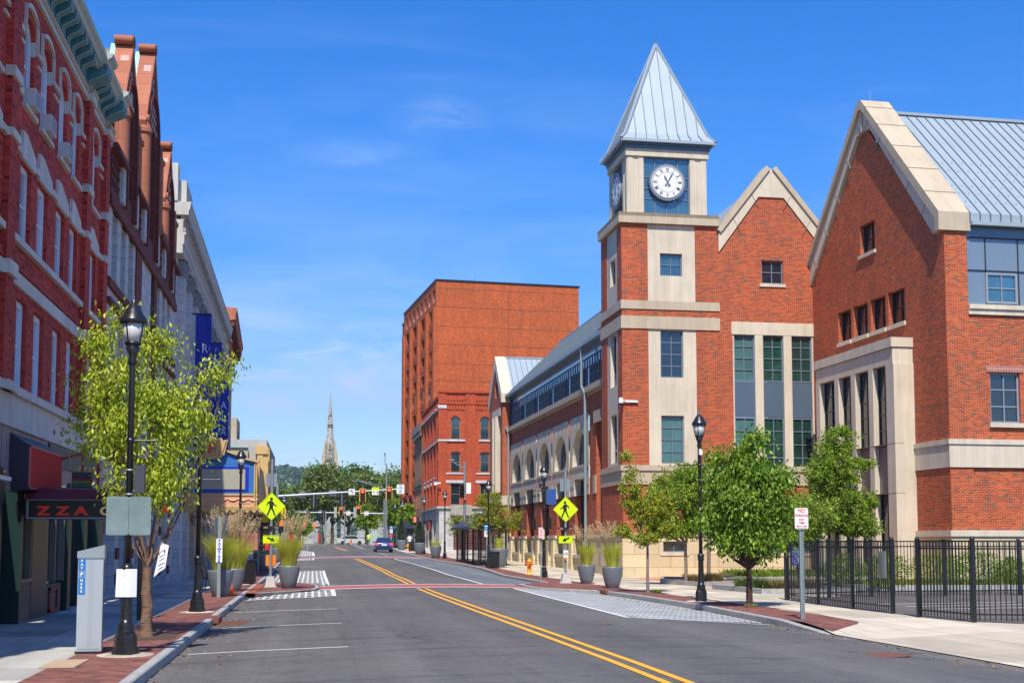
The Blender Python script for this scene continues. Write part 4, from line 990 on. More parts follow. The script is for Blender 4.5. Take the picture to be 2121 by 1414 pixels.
m.wall(0, 12, z0-.2, 5.6, [(1.6, 12, z0, 4.6)], -.03, .3); m.box(-.2, 12, -.25, .1, 5.5, 5.72)
m.frame((DX, DY), -HP_); m.wall(-22, .03, z0-.2, 5.6, [(-21, -13.6, z0, 4.4), (-12.8, -8, z0, 4.4), (-7.2, -3.4, z0, 4.4)], -.03, .3); m.box(-22, .2, -.25, .1, 5.5, 5.72)
m.build('stone_ground_floor', stone('old_marble', (.50, .49, .46), .22, (1.1, .7), (.6, .58, .55)), db)
m = MB().frame((DX, DY), 0); m.box(1.6, 12, .2, .3, z0, 4.6); m.build('brick_infill', brick('maroon_block', (.12, .03, .03), (.14, .04, .035), (.1, .03, .03), (.2, .12, .1), w=.4, h=.2, ms=.012), db)
m = MB().frame((DX, DY), -HP_); m.box(-21, -3.4, .2, .28, z0, 4.4); m.build('shop_glass', GL_DK, db)
m = MB().frame((DX, DY), -HP_); m.box(-21.5, -3.2, -.12, 0, 4.45, 5.3); m.box(-20, -17, -.15, 0, 3.2, 4.0, 1); m.box(-12, -10.6, -.15, 0, 3.2, 4.2, 2); m.build('shop_sign', [M('grey_fascia', (.22, .22, .24), .5, .1), M('dull_sign', (.35, .2, .18), .5, .3), M('red_sign', (.5, .03, .03), .5, .1)], db)
m = MB().frame((DX, DY), 0); m.box(1.2, 3.6, -.5, -.1, 4.75, 5.9, taper=.05); m.build('awning', M('floral_awning', (.30, .27, .22), .8, .7, 6), db)
m = MB().frame((DX, DY), 0); m.box(-.45, -.2, -.9, -.2, 8.1, 8.2); m.cyl((-.5, -.9, 8.15), (-.5, -.5, 8.15), .14, .1); m.box(-.5, .1, -.7, -.5, 8.22, 8.34); m.build('security_camera', WHITEM, db)

# ---------------- narrow brown building between ----------------
nb = thing('narrow_brown_building', 'narrow orange-brown brick building squeezed between the red corner block and the tower block', 'building', (13.75, 163, gz(163)+.1))
m = MB().frame((13.75, 163), -HP_)
hs3 = [(-10.6+i*2.6-1.0, -10.6+i*2.6, 10.0, 14.9) for i in range(4)]+[(-10.6+i*2.6-.9, -10.6+i*2.6, 6.2, 8.7) for i in range(4)]
m.wall(-12, 0, 5.0, 16.6, hs3, 0, .4); m.frame((13.75, 163), 0).wall(0, 2, 4, 16.6, [], 0, 0); m.build('brick_wall', brick('brown_brick', (.42, .16, .05), (.48, .20, .07), (.3, .12, .05), (.4, .25, .15)), nb)
m = MB().frame((13.75, 163), -HP_); m.box(-12, .1, -.5, .2, 15.9, 16.9); m.box(-12, .05, -.3, .2, 15.3, 15.9); m.box(-12, 0, -.15, .1, 9.1, 9.5)
for i in range(4): m.box(-10.3+i*2.6, -9.5+i*2.6-.3, -.12, .1, 9.9, 15.2)
m.build('bronze_cornice', M('dark_bronze', (.14, .085, .05), .5, .2), nb)
m = MB().frame((13.75, 163), -HP_); m.box(-12, 0, .35, .45, 1.2, 15); m.build('window_glass', GL_DK, nb)
m = MB().frame((13.75, 163), -HP_); m.wall(-12, 0, gz(170), 5.0, [(-11.2, -.8, gz(170)+.2, 4.2)], -.05, .3); m.build('shopfront', STONE_G, nb)
for a_, b_ in [(h[0], h[1]) for h in hs3[:4]]: win(nb, (13.75, 163), -HP_, a_, b_, 10.0, 14.9, 1, 3, .36, BLACK, GL_DK)

# ---------------- tower block ----------------
CO, CA = (16.1, 170), R(5.2); CSA = CA-HP_
cb = thing('brick_tower_block', 'tall orange brick tower block with columns of balconies on its street side', 'building', (CO[0], CO[1], gz(180)))
m = MB().frame(CO, CA)
m.wall(0, 20.1, 1, 37.0, [], 0, 0); m.face([(20.1, 0, 1), (20.1, 27, 1), (20.1, 27, 37), (20.1, 0, 37)]); m.face([(0, 27, 1), (20.1, 27, 1), (20.1, 27, 37), (0, 27, 37)]); m.face([(0, 0, 36.9), (20.1, 0, 36.9), (20.1, 27, 36.9), (0, 27, 36.9)])
m.frame(CO, CSA)
hw = []
cols = [.7+3.25*i for i in range(8)]
for i, u in enumerate(cols): hw += [(-u-2.0, -u-.2, 34.15, 36.0), (-u-2.0, -u-.2, 21.2, 23.0)]
bal = []
for j, u in enumerate((1.0, 7.6, 14.2, 20.8)):
    bal.append((-u-4.0, -u, 30.7, 33.3))
    for k_ in range(3): bal.append((-u-2.9, -u-1.1, 28.0-2.62*k_+.05, 29.9-2.62*k_+.05) if False else (-u-3.7, -u-.6, 28.2-2.62*k_, 30.4-2.62*k_))
    bal.append((-u-4.0, -u, 17.6, 20.2))
    for k_ in range(4): bal.append((-u-3.7, -u-.6, 15.0-2.62*k_, 17.1-2.62*k_) if k_ < 3 else (-u-3.7, -u-.6, 8.5, 9.2))
m.wall(-27.0, 0, 8.5, 37.0, hw+bal, 0, .9)
m.wall(-27.0, 0, 1.0, 8.5, [(-25.2, -21.4, 4.3, 8.3, 1.6), (-20.6, -16.8, 4.3, 8.3, 1.6), (-16, -12.2, 4.3, 8.3, 1.6), (-25.2, -21.4, 1.2, 3.7), (-20.6, -16.8, 1.2, 3.7), (-16, -12.2, 1.2, 3.7)], 0, .9)
for u in (.0, 5.6, 12.2, 18.8, 25.4): m.frame(CO, CSA).box(-u-1.2, -u-.0, -.35, .02, 8.6, 33.4)
m.frame(CO, CSA).wall(-31.5, -27.0, 1, 36.1, [], .5, 0); m.face([(-31.5, .5, 1), (-31.5, 12, 1), (-31.5, 12, 36), (-31.5, .5, 36)])
m.build('brick_wall', BRICK_C, cb)
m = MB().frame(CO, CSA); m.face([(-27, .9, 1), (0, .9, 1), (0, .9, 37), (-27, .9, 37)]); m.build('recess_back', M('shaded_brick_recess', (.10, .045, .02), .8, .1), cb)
m = MB().frame(CO, CSA)
for h in bal+hw:
    if h[3]-h[2] > 2.0: m.box(h[0], h[1], .03, .1, h[2], h[2]+.9, 0)
m.build('balcony_front', BRICK_C, cb)
m = MB().frame(CO, CSA)
for h in bal: m.box(h[0]-.35, h[0]-.05, -.03, 0, h[2]-.55, h[2]-.2)
m.build('vent_grille', M('grey_grille', (.12, .12, .13), .5, .1), cb)
for h in hw: win(cb, CO, CSA, h[0], h[1], h[2], h[3], 2, 1, .25, M('white_sash', (.35, .37, .4), .5, .1), GL_BLUE)
m = MB().frame(CO, CA); m.box(-.1, 20.25, -.12, .3, 36.95, 37.15); m.frame(CO, CSA); m.box(-27, .1, -.12, .3, 36.95, 37.15); m.box(-31.6, -27, .4, .8, 36.05, 36.25); m.build('parapet_flashing', BLACK, cb)
m = MB().frame(CO, CA)
for z in (35.9, 33.38, 30.77, 28.27, 25.67, 23.36): m.box(0, 20.1, -.012, .02, z, z+.06)
m.box(10.05, 10.12, -.012, .02, 10, 35.9); m.frame(CO, CSA)
for z in (33.38, 30.77, 28.27, 25.67, 23.36, 20.7, 8.6): m.box(-27, 0, -.012, .02, z, z+.05)
m.build('expansion_joints', M('dark_joint', (.16, .05, .03), .8, .1), cb)
m = MB().frame(CO, CA); m.cyl((6, 3, 37), (6, 3, 38.3), .04, n=6); m.bar((5.7, 3, 38), (6.3, 3, 38.1), .03, .03); m.build('aerial', GALV, cb)
m = MB().frame(CO, CSA)
for c_ in (-23.3, -18.7, -14.1):
    for r_, w_ in ((1.95, .14), (2.3, .12)):
        n = 14
        for i in range(n):
            p, q = math.pi*i/n, math.pi*(i+1)/n; m.bar((c_-r_*math.cos(p), -.05, 6.7+r_*.88*math.sin(p)), (c_-r_*math.cos(q), -.05, 6.7+r_*.88*math.sin(q)), .12, w_, up=(0, 1, 0))
m.build('arch_rings', M('dark_arch_brick', (.22, .05, .03), .8, .2), cb)

# =====================================================================
#  LEFT-HAND BUILDINGS  (frame: x = distance up the street, y = away from the street)
# =====================================================================
XL = -6.1
FL = (XL, 0); AL = HP_
def ML(o=FL, a=AL): return MB().frame(o, a)
WFR = M('white_sash_frame', (.66, .70, .78), .5, .05)
# ---------------- red brick block with bracketed cornice ----------------
b1 = thing('red_brick_block', 'dark red brick building on the left with stone bands and a green bracketed cornice', 'building', (XL, 30, .15))
ws = [(13.6, 14.5), (15.4, 16.3), (18.5, 19.4), (20.4, 21.3), (22.4, 23.3), (24.35, 25.25), (27.38, 28.34), (29.05, 30.1), (31.1, 32.1), (32.85, 33.8), (35.65, 36.65)]
pil = [(16.9, 17.6), (25.85, 26.5), (34.42, 35.08), (37.35, 38.0)]
H = []
for a_, b_ in ws: H += [(a_, b_, 4.98, 6.88), (a_-.02, b_+.05, 8.1, 9.78), (a_, b_, 11.0, 12.98, .42)]
m = ML(); m.wall(12, 38.6, 4.9, 13.62, H, 0, .15)
for a_, b_ in pil:
    for z0, z1 in ((4.95, 7.08), (7.36, 11.05), (11.22, 13.55)): m.box(a_, b_, -.13, .02, z0, z1)
m.face([(12, 0, .1), (12, 12, .1), (12, 12, 13.7), (12, 0, 13.7)]); m.face([(38.6, 0, .1), (38.6, 12, .1), (38.6, 12, 13.7), (38.6, 0, 13.7)])
# corbelled brick course under the second floor sills
m.box(12, 34.42, -.06, 0, 7.42, 7.62); m.box(35.08, 37.35, -.06, 0, 7.42, 7.62)
m.build('brick_wall', BRICK_1, b1)
m = ML()
m.box(12, 38.6, -.07, .02, 7.08, 7.36); m.box(12, 38.6, -.20, .02, 4.80, 4.97); m.box(12, 38.6, -.10, .02, 4.15, 4.80)
m.box(12, 38.6, -.10, .02, 7.94, 8.08); m.box(12, 38.6, -.08, .02, 13.55, 13.68)
for a_, b_ in pil: m.box(a_-.03, b_+.03, -.21, -.07, 7.08, 7.36); m.box(a_-.03, b_+.03, -.19, 0, 11.03, 11.24); m.box(a_-.03, b_+.03, -.21, 0, 13.5, 13.7); m.box(a_-.03, b_+.03, -.19, 0, 9.82, 9.99); m.box(a_-.05, b_+.05, -.26, 0, 4.8, 4.99)
segs = [(26.5, 34.42), (35.08, 37.35), (17.6, 25.85), (12, 16.9)]
for a_, b_ in ws:
    # peaked hoods of the middle floor
    m.prism([(a_-.16, 9.80), (b_+.20, 9.80), (b_+.18, 10.1), (a_+.28, 10.38), (a_-.14, 10.38)], -.07, .02)
    m.box(a_-.1, b_+.15, -.09, .02, 10.90, 11.0)
    # arched hood moulds of the top floor
    c_, w_ = (a_+b_)/2, (b_-a_)/2+.13; n = 8
    for i in range(n):
        p, q = -1+2*i/n, -1+2*(i+1)/n; m.prism([(c_+w_*p, 13.0+.17*(1-p*p)), (c_+w_*q, 13.0+.17*(1-q*q)), (c_+w_*q, 13.08+.19*(1-q*q)), (c_+w_*p, 13.08+.19*(1-p*p))], -.06, .02)
    for u in (a_-.14, b_+.07): m.box(u, u+.07, -.06, .02, 12.40, 13.11)
    m.box(a_-.0, a_+.01, -.02, .12, 12.34, 12.62); m.box(b_-.015, b_, -.02, .12, 12.34, 12.66)
for s0, s1 in segs:
    ed = [s0]+sum([[a_-.2, b_+.22] for a_, b_ in ws if s0 < a_ < s1], [])+[s1]
    for i in range(0, len(ed), 2):
        m.box(ed[i], ed[i+1], -.055, .02, 12.42, 12.52); m.box(ed[i], ed[i+1], -.08, .02, 9.84, 9.98); m.box(ed[i], ed[i+1], -.05, .02, 12.18, 12.24)
    # string course that steps down to the sills
    e2 = [s0]+sum([[a_-.12, b_+.17] for a_, b_ in ws if s0 < a_ < s1], [])+[s1]
    m.box(s0, e2[1]-.15 if len(e2) > 2 else s1, -.08, .02, 11.05, 11.22)
m.build('stone_trim', stone('weathered_trim_stone', (.70, .66, .60), .28), b1)
for a_, b_ in ws:
    win(b1, FL, AL, a_, b_, 4.98, 6.88, 1, 2, .13, WFR, GL_PALE, fw=.13, depth=.04); win(b1, FL, AL, a_-.02, b_+.05, 8.1, 9.78, 1, 2, .13, WFR, GL_PALE, fw=.13, depth=.04); win(b1, FL, AL, a_, b_, 11.0, 12.95, 1, 2, .13, WFR, GL_PALE, fw=.13, depth=.04, rise=.40)
# bracketed metal cornice
m = ML()
prof = [(.05, 13.68), (-.10, 13.68), (-.13, 13.80), (-.06, 13.82), (-.06, 13.95), (.05, 13.95)]
def prof_run(m, pr, u0, u1, mi=0): m.mesh([(u, y, z) for u in (u0, u1) for y, z in pr], [(i, (i+1) % len(pr), len(pr)+(i+1) % len(pr), len(pr)+i) for i in range(len(pr))]+[tuple(range(len(pr)))[::-1], tuple(range(len(pr), 2*len(pr)))], mi)
prof_run(m, prof, 12, 34.4, 1); prof_run(m, prof, 35.1, 37.3, 1); prof_run(m, [(y*1.6-.05, z) for y, z in prof], 34.4, 35.1, 1); prof_run(m, [(y*1.6-.05, z) for y, z in prof], 37.3, 38.05, 1)
m.box(12, 38.1, -.04, .05, 13.95, 14.42, 0)
crown_p = [(.05, 14.40), (-.30, 14.40), (-.33, 14.48), (-.40, 14.50), (-.44, 14.60), (-.52, 14.66), (-.54, 14.76), (.05, 14.80)]
prof_run(m, crown_p, 12, 38.15, 2)
def bracket(u0, u1, y1, zb, zt, k=1.0):
    pts = []
    for i in range(9):
        t = i/8; w_ = max(0, min(1, (t-.22)/.46)); pts.append((-.08-(y1-.08)*(w_*w_*(3-2*w_)), zb+(zt-zb)*t))
    poly = [(.04, zb)]+pts+[(.04, zt)]
    n = len(poly); m.mesh([(u, y, z) for u in (u0, u1) for y, z in poly], [(i, (i+1) % n, n+(i+1) % n, n+i) for i in range(n)]+[tuple(range(n))[::-1], tuple(range(n, 2*n))], 0)
    for (y, z), (y2, z2) in zip(pts, pts[1:]):
        for u in (u0, u1): m.bar((u, y-.0, z), (u, y2-.0, z2), .016, .016, 2, up=(0, 1, 0))
    m.lathe([(.05, 0), (.05, .012)], (0, 0, 0), 8, 2) if False else None
u = 12.3
while u < 37.0:
    if not any(a_-.35 < u < b_+.2 for a_, b_ in pil[2:]): bracket(u, u+.22, .40, 13.93, 14.44)
    for d_ in range(4): m.box(u+.26+d_*.1, u+.31+d_*.1, -.34, -.26, 14.36, 14.42, 2)
    u += .66
for a_, b_ in pil[2:]: bracket(a_, b_, .56, 13.86, 14.5); prof_run(m, [(y*1.25-.03, z+.02) for y, z in crown_p], a_-.1, b_+.1, 2)
m.build('bracketed_cornice', [M('verdigris_paint', (.05, .20, .23), .55, .25, 3), M('ochre_cornice', (.38, .30, .17), .6, .25, 5), M('pale_green_paint', (.36, .42, .37), .55, .15, 4)], b1)
# air conditioners in the top-floor windows
for a_, b_ in (ws[6], ws[7], ws[8]):
    m = ML(); m.box(a_+.22, b_-.22, -.20, .12, 11.03, 11.40); ac = m.build('air_conditioner', M('cream_plastic', (.55, .55, .52), .5, .05), b1)
    m = ML()
    for i in range(7): m.box(a_+.26, b_-.26, -.206, -.20, 11.07+i*.045, 11.09+i*.045)
    m.build('louvres', M('grey_slats', (.15, .18, .22), .5, .05), ac)
# ground floor shopfronts
m = ML(); m.wall(12, 38.6, 3.25, 4.16, [], -.04, .1)
for u in np.arange(24.5, 30.8, .9): m.box(u, u+.025, -.045, .0, 3.3, 4.13, 1)
m.build('fascia_panels', [M('pink_grey_panel', (.30, .245, .25), .6, .12, 3), M('joint_dark', (.05, .04, .045))], b1)
m = ML(); m.box(30.8, 37.8, -.09, 0, 3.62, 4.12); m.build('green_fascia', M('dark_green_fascia', (.03, .10, .08), .5, .35, 4), b1)
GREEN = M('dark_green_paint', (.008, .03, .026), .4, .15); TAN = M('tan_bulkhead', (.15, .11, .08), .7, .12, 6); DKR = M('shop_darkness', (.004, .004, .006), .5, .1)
m = ML()
m.box(12, 26.1, -.05, .3, .1, .95); m.box(28.2, 29.5, -.02, .3, .1, 1.0); m.box(31.1, 33.0, .0, .3, .1, .85); m.build('bulkhead', TAN, b1)
m = ML()
for a_, b_ in ((25.95, 26.3), (28.0, 28.2), (29.5, 31.1), (33.3, 33.7), (35.6, 36.0), (37.9, 38.6)): m.box(a_, b_, -.10 if b_-a_ < 1 else -.03, .3, .1, 3.3)
m.build('shopfront_pier', GREEN, b1)
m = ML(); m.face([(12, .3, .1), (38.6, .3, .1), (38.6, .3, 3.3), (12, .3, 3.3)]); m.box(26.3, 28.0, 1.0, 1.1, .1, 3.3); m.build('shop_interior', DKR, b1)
GSH = glass('shop_window_glass', (.03, .05, .045), .35, .03, .5, 1.3)
m = ML(); m.face([(12, .05, .95), (25.95, .05, .95), (25.95, .05, 3.2), (12, .05, 3.2)]); m.face([(28.2, .1, 1.0), (29.5, .1, 1.0), (29.5, .1, 3.2), (28.2, .1, 3.2)]); m.face([(31.1, .12, .85), (33.3, .12, .85), (33.3, .12, 3.2), (31.1, .12, 3.2)]); m.face([(33.7, .12, .2), (35.6, .12, .2), (35.6, .12, 3.2), (33.7, .12, 3.2)]); m.face([(36.0, .12, .2), (37.9, .12, .2), (37.9, .12, 3.2), (36.0, .12, 3.2)])
m.build('shop_window', GSH, b1)
FRT = M('weathered_aluminium', (.20, .19, .17), .45, .1, metal=.4)
m = ML()
for u in (25.9, 28.22, 29.42, 31.15, 32.1, 33.2): m.box(u, u+.07, -.02, .14, .1 if u < 26 else .9, 3.25)
m.box(12, 25.95, -.07, .1, .93, 1.02); m.box(28.2, 29.5, -.04, .1, .98, 1.05); m.build('shopfront_frame', FRT, b1)
m = ML(); m.box(12, 26.1, -.3, .0, 3.02, 3.1); m.box(12, 26.0, -.2, 0, 2.6, 3.0, 1); m.build('shop_canopy', [WHITEM, GREEN], b1)
m = ML()
for a_, b_ in ((31.5, 32.5),):
    m.box(a_, a_+.08, -.05, 0, .2, .78); m.box(b_-.08, b_, -.05, 0, .2, .78); m.box(a_, b_, -.05, 0, .2, .27); m.box(a_, b_, -.05, 0, .71, .78)
m.build('red_vent_frame', M('red_trim', (.30, .02, .025), .5, .1), b1)
m = ML(); m.box(28.45, 28.85, .2, .28, 1.1, 3.1); m.box(31.35, 31.8, .2, .28, .95, 3.1); m.box(32.4, 32.7, .2, .28, .95, 3.1); m.box(21, 25.6, .22, .29, 1.0, 2.7); m.build('pale_window_panel', M('cream_panel', (.55, .50, .40), .8, .35, 3), b1)  # pale cream panels set just behind the shop glass
m = ML(); m.box(34.2, 34.5, .08, .11, 1.95, 2.6); m.build('window_notice', M('pink_notice', (.65, .45, .48), .6, .3, 12), b1)
# brick quoin strips seen in the doorway return
m = ML(); m.box(24.9, 25.5, -.03, .04, 1.05, 2.9); m.build('lattice_screen', M('rust_lattice', (.14, .06, .04), .7, .4, 12), b1)
# red sign box over the door
sb = thing('sign_box', 'blank red face sign box with black sides over the shop door', 'sign', (XL+.3, 28, 2.9))
m = ML(); m.prism([(0, 2.75), (-.55, 2.82), (-.58, 3.72), (0, 4.02)], 26.9, 29.6, ax='x') if False else None
P = [(u, y, z) for u in (27.0, 30.4) for y, z in ((.0, 2.86), (-.42, 2.90), (-.42, 3.80), (-.0, 4.08))]
m.mesh(P, [(0, 1, 2, 3), (7, 6, 5, 4), (0, 4, 5, 1), (2, 6, 7, 3)]); m.mesh([P[1], P[5], P[6], P[2]], [(0, 1, 2, 3)]); m.build('housing', M('black_sign_housing', (.02, .02, .04), .4, .1), sb)
m = ML(); m.box(27.05, 30.35, -.435, -.42, 2.96, 3.76); m.build('sign_face', M('faded_red_sign_face', (.62, .03, .02), .75, .12, 4, spec=.2), sb)
m = ML()
for u in (27.02, 30.33): m.box(u, u+.05, -.45, -.42, 2.92, 3.8)
m.box(27.02, 30.38, -.45, -.42, 3.76, 3.8); m.box(27.02, 30.38, -.45, -.42, 2.92, 2.95); m.build('frame', M('pale_red_frame', (.55, .14, .12), .5, .1), sb)
# canopy with the LED band
cn = thing('led_canopy', 'maroon canopy with a black light-dot sign over the shop entrance', 'sign', (-5.2, 27.6, 2.3))
m = MB(); m.box(-5.8, -4.02, 27.62, 30.2, 2.34, 2.72, 0); m.box(-6.09, -5.8, 27.9, 30.2, 2.4, 2.7, 0); m.build('canopy_box', M('sign_black', (.006, .006, .008), .35, .1), cn)
m = MB(); P = []; n = 8
for x in (-6.08, -4.1):
    for i in range(n+1): t = math.pi*.5*i/n; P.append((x, 27.5+2.7*math.sin(t)*.35, 2.72+.30*math.sin(t)))
P2 = []
m.prism([(27.55, 2.72), (27.58, 2.84), (27.75, 2.93), (28.1, 2.98), (30.2, 3.0), (30.2, 2.72)], -5.85, -4.0, ax='x'); m.build('maroon_hood', M('maroon_vinyl', (.13, .008, .028), .4, .1), cn)
m = MB(); m.box(-5.82, -4.0, 27.58, 27.62, 2.70, 2.745); m.box(-5.82, -4.0, 27.58, 27.62, 2.32, 2.35); m.box(-5.82, -5.78, 27.58, 27.62, 2.35, 2.70); m.box(-4.04, -4.0, 27.58, 27.62, 2.35, 2.70); m.build('frame', GALV, cn)
m = MB(); 
Zc = [(0, 0), (.26, 0), (.26, .04), (.10, .04), (.26, .20), (.20, .20), (.0, .05)]
[text(m, c_, .25, (x_, 27.612, 2.475), 0, .010, 1.5, .004) for c_, x_ in (('Z', -5.49), ('Z', -5.11), ('A', -4.74))]; m.build('letters', M('red_light_dots', (.55, .03, .01), .5, .5, 60, emit=.12), cn)
m = MB(); text(m, 'G', .25, (-4.25, 27.612, 2.475), 0, .010, 1.3, .004); m.build('letters', M('tan_light_dots', (.5, .36, .15), .5, .1, emit=.2), cn)
# small board with coloured stripes
sg = thing('striped_sign', 'small black hanging sign with red, yellow and green stripes', 'sign', (-5.2, 30.3, 3.0))
m = MB(); m.box(-5.42, -4.98, 30.25, 30.42, 2.98, 3.42); m.build('board', M('dark_board', (.05, .045, .04), .5, .3, 12), sg)
m = MB()
for i, c_ in enumerate(((.6, .03, .02), (.55, .4, .03), (.05, .35, .08), (.03, .3, .07))):
    k_ = MB(); k_.box(-5.40, -5.0, 30.243, 30.25, 3.24-.045*i, 3.262-.045*i); k_.build('stripe', M('stripe_%d' % i, c_, .5, .05), sg)
m = MB(); m.bar((-5.2, 30.33, 3.42), (-5.2, 30.33, 3.9), .04, .04); m.bar((-5.9, 30.33, 3.65), (-5.2, 30.33, 3.86), .05, .05); m.bar((-5.75, 30.3, 2.9), (-5.75, 30.3, 3.75), .05, .05); m.bar((-4.85, 30.3, 2.9), (-4.85, 30.3, 3.7), .05, .05); m.build('bracket', M('red_trim', (.30, .02, .025)), sg)

# ---------------- marble and brownstone gabled block ----------------
b2 = thing('gabled_stone_block', 'marble and brownstone building with three steep terracotta gables', 'building', (XL, 47, .15))
m = ML(); wB = []
for u in (39.5, 41.3, 43.0, 48.9, 50.7, 52.5, 54.3): wB.append((u, u+1.05, 9.72, 11.85)); wB.append((u, u+1.05, 5.2, 8.6))
m.wall(38.6, 57, .1, 12.0, wB+[(39.2, 41.6, .2, 3.6), (42.4, 45.0, .2, 3.6), (46.3, 49.5, .2, 3.6), (50.4, 53, .2, 3.6), (53.8, 56.2, .2, 3.6), (45.4, 46.2, 9.3, 12.9) if False else (45.45, 45.5, 9.3, 9.4)], 0, .4)
m.build('marble_wall', STONE_W, b2)
m = ML(); m.face([(38.6, .4, .1), (57, .4, .1), (57, .4, 13), (38.6, .4, 13)]); m.build('window_glass', GL_DK, b2)
m = ML()
m.box(38.6, 57, -.12, .05, 11.85, 12.15); m.box(38.6, 57, -.07, .05, 12.15, 12.35); m.box(38.6, 57, -.1, .05, 9.4, 9.66); m.box(38.6, 57, -.14, .05, 4.3, 4.8); m.box(38.6, 57, -.14, .05, 8.9, 9.05)
m.box(44.6, 46.0, -.05, .02, 4.8, 11.85); m.box(49.6, 50.4, -.05, .02, 4.8, 11.85)
m.build('brownstone_band', BROWNSTONE, b2)
# lattice parapet panels
m = ML()
for a_, b_ in ((38.75, 40.9), (43.5, 45.6), (50.0, 52.2), (54.6, 56.9)):
    m.box(a_, b_, .05, .15, 12.35, 13.5); u = a_
    while u < b_: m.box(u, u+.09, -.05, .06, 12.4, 13.35); u += .36
    for z in (12.38, 12.7, 13.02, 13.32): m.box(a_, b_, -.06, .05, z, z+.08)
    m.box(a_-.06, b_+.06, -.28, .15, 13.46, 13.62); m.prism([(a_-.06, 13.62), (b_+.06, 13.62), (b_-.0, 13.74), (a_, 13.74)], -.22, .1)
m.build('lattice_parapet', BROWNSTONE, b2)
# terracotta gables
for gi, (c_, hw_, zb, zt) in enumerate(((42.2, 1.45, 12.35, 17.75), (47.8, 1.95, 12.35, 19.65), (53.5, 1.45, 12.35, 17.75))):
    sl = 1.55; ze = zt-hw_*sl
    g_ = ML(); ah = (c_-hw_*.55, c_+hw_*.55, zb+.6, ze+.75, hw_*.5)
    g_.wall(c_-hw_, c_+hw_, zb, [(c_-hw_, ze), (c_, zt), (c_+hw_, ze)], [ah], -.05, .45)
    gw = g_.build('gable', BROWNSTONE, b2)
    g_ = ML(); g_.face([(c_-hw_, .4, zb), (c_+hw_, .4, zb), (c_+hw_, .4, ze+1), (c_-hw_, .4, ze+1)]); g_.build('gable_window', GL_DK, gw)
    g_ = ML()
    for s_ in (-1, 1): g_.prism([(c_+s_*(hw_+.18), ze-.30), (c_+s_*(hw_+.30), ze+.05), (c_, zt+.35), (c_, zt-.05)][::s_], -.12, .45)
    for k_ in range(3): g_.cyl((c_-.16+.16*k_, -.13, zt+.42+(.05 if k_ == 1 else 0)), (c_-.16+.16*k_, .48, zt+.42+(.05 if k_ == 1 else 0)), .15, n=10)
    # turret shafts at the foot of the rakes
    for s_ in (-1, 1):
        x = c_+s_*(hw_+.02); g_.cyl((x, -.02, zb+1.35), (x, -.02, ze-.35), .24, n=14); g_.cyl((x, .02, zb+.95), (x, -.02, zb+1.35), .08, .26, n=14); g_.cyl((x, -.02, ze-.35), (x, -.02, ze-.2), .3, n=14); g_.cyl((x, -.02, ze-.2), (x, -.02, ze+.25), .26, .12, n=14)
        g_.cyl((x, -.2, ze+.16), (x, .3, ze+.16), .17, n=12)
    g_.build('gable_coping', TERRA, gw)
    g_ = ML(); n = 12; w_ = hw_*.72; zc = ze+.25
    for i in range(n):
        p, q = math.pi*i/n, math.pi*(i+1)/n; g_.bar((c_-w_*math.cos(p), -.1, zc+w_*math.sin(p)), (c_-w_*math.cos(q), -.1, zc+w_*math.sin(q)), .22, .16, up=(0, 1, 0))
    for s_ in (-1, 1): g_.box(c_+s_*w_-.1, c_+s_*w_+.1, -.2, 0, zb, zc)
    g_.build('arch_ring', BROWNSTONE, gw)
    # white diaper panels in the peak
    g_ = ML()
    for i in range(9):
        for j in range(8):
            x = c_-hw_+.25+i*(hw_*2-.5)/8; z = ze+.5+j*.33
            if z < zt-.5-abs(x-c_)*sl: g_.box(x-.07, x+.07, -.075, -.05, z, z+.16)
    g_.build('white_diaper', STONE_W, gw)
    g_ = ML()
    for s_ in (-1, 1):
        g_.box(c_+s_*(hw_+.05)-.26, c_+s_*(hw_+.05)+.26, -.16, .05, zb, zb+1.25)
        for k_ in range(3): g_.box(c_+s_*hw_*.80-.14, c_+s_*hw_*.80+.14, -.12, -.04, zb+.1+k_*.75, zb+.5+k_*.75)
    g_.build('marble_pier', STONE_W, gw)
    g_ = ML()
    for k_ in range(2): t_ = .2+.5*k_; a_ = Vector((c_-(hw_+.26)*(1-t_), .10, ze+.06+(zt+.30-ze)*t_)); b_ = Vector((c_-(hw_+.26)*(1-t_-.09), .10, ze+.06+(zt+.30-ze)*(t_+.09))); g_.bar(a_, b_, .26, .012)
    g_.build('lead_patch', M('lead_grey', (.44, .30, .26), .7, .2), gw)
    # copper flashing and slate roof behind
    g_ = ML(); g_.mesh([(c_-hw_-.1, .45, ze-.1), (c_, .45, zt+.2), (c_+hw_+.1, .45, ze-.1), (c_-hw_-.1, 4.5, ze-.1), (c_, 4.5, zt-.2), (c_+hw_+.1, 4.5, ze-.1)], [(0, 1, 4, 3), (1, 2, 5, 4)]); g_.build('gable_roof', brick('slate', (.16, .17, .14), (.22, .22, .17), (.12, .12, .1), (.05, .05, .05), w=.3, h=.2, ms=.012), gw)
    g_ = ML()
    g_.bar((c_-hw_-.2, .52, ze-.2), (c_-.05, .52, zt+.3), .16, .05, up=(0, 0, 1)); g_.build('copper_flashing', M('verdigris_copper', (.28, .48, .42), .55, .2, 5), gw)
m = ML(); m.box(38.6, 57, 2.5, 12, 12, 13.2); m.prism([(38.7, 12.3), (56.9, 12.3), (56.9, 16.4), (38.7, 16.4)], 3.2, 5) if False else None
m.mesh([(38.7, .4, 12.9), (56.9, .4, 12.9), (56.9, 4.0, 17.2), (38.7, 4.0, 17.2)], [(0, 1, 2, 3)]); m.build('slate_roof', MATS['slate'], b2)
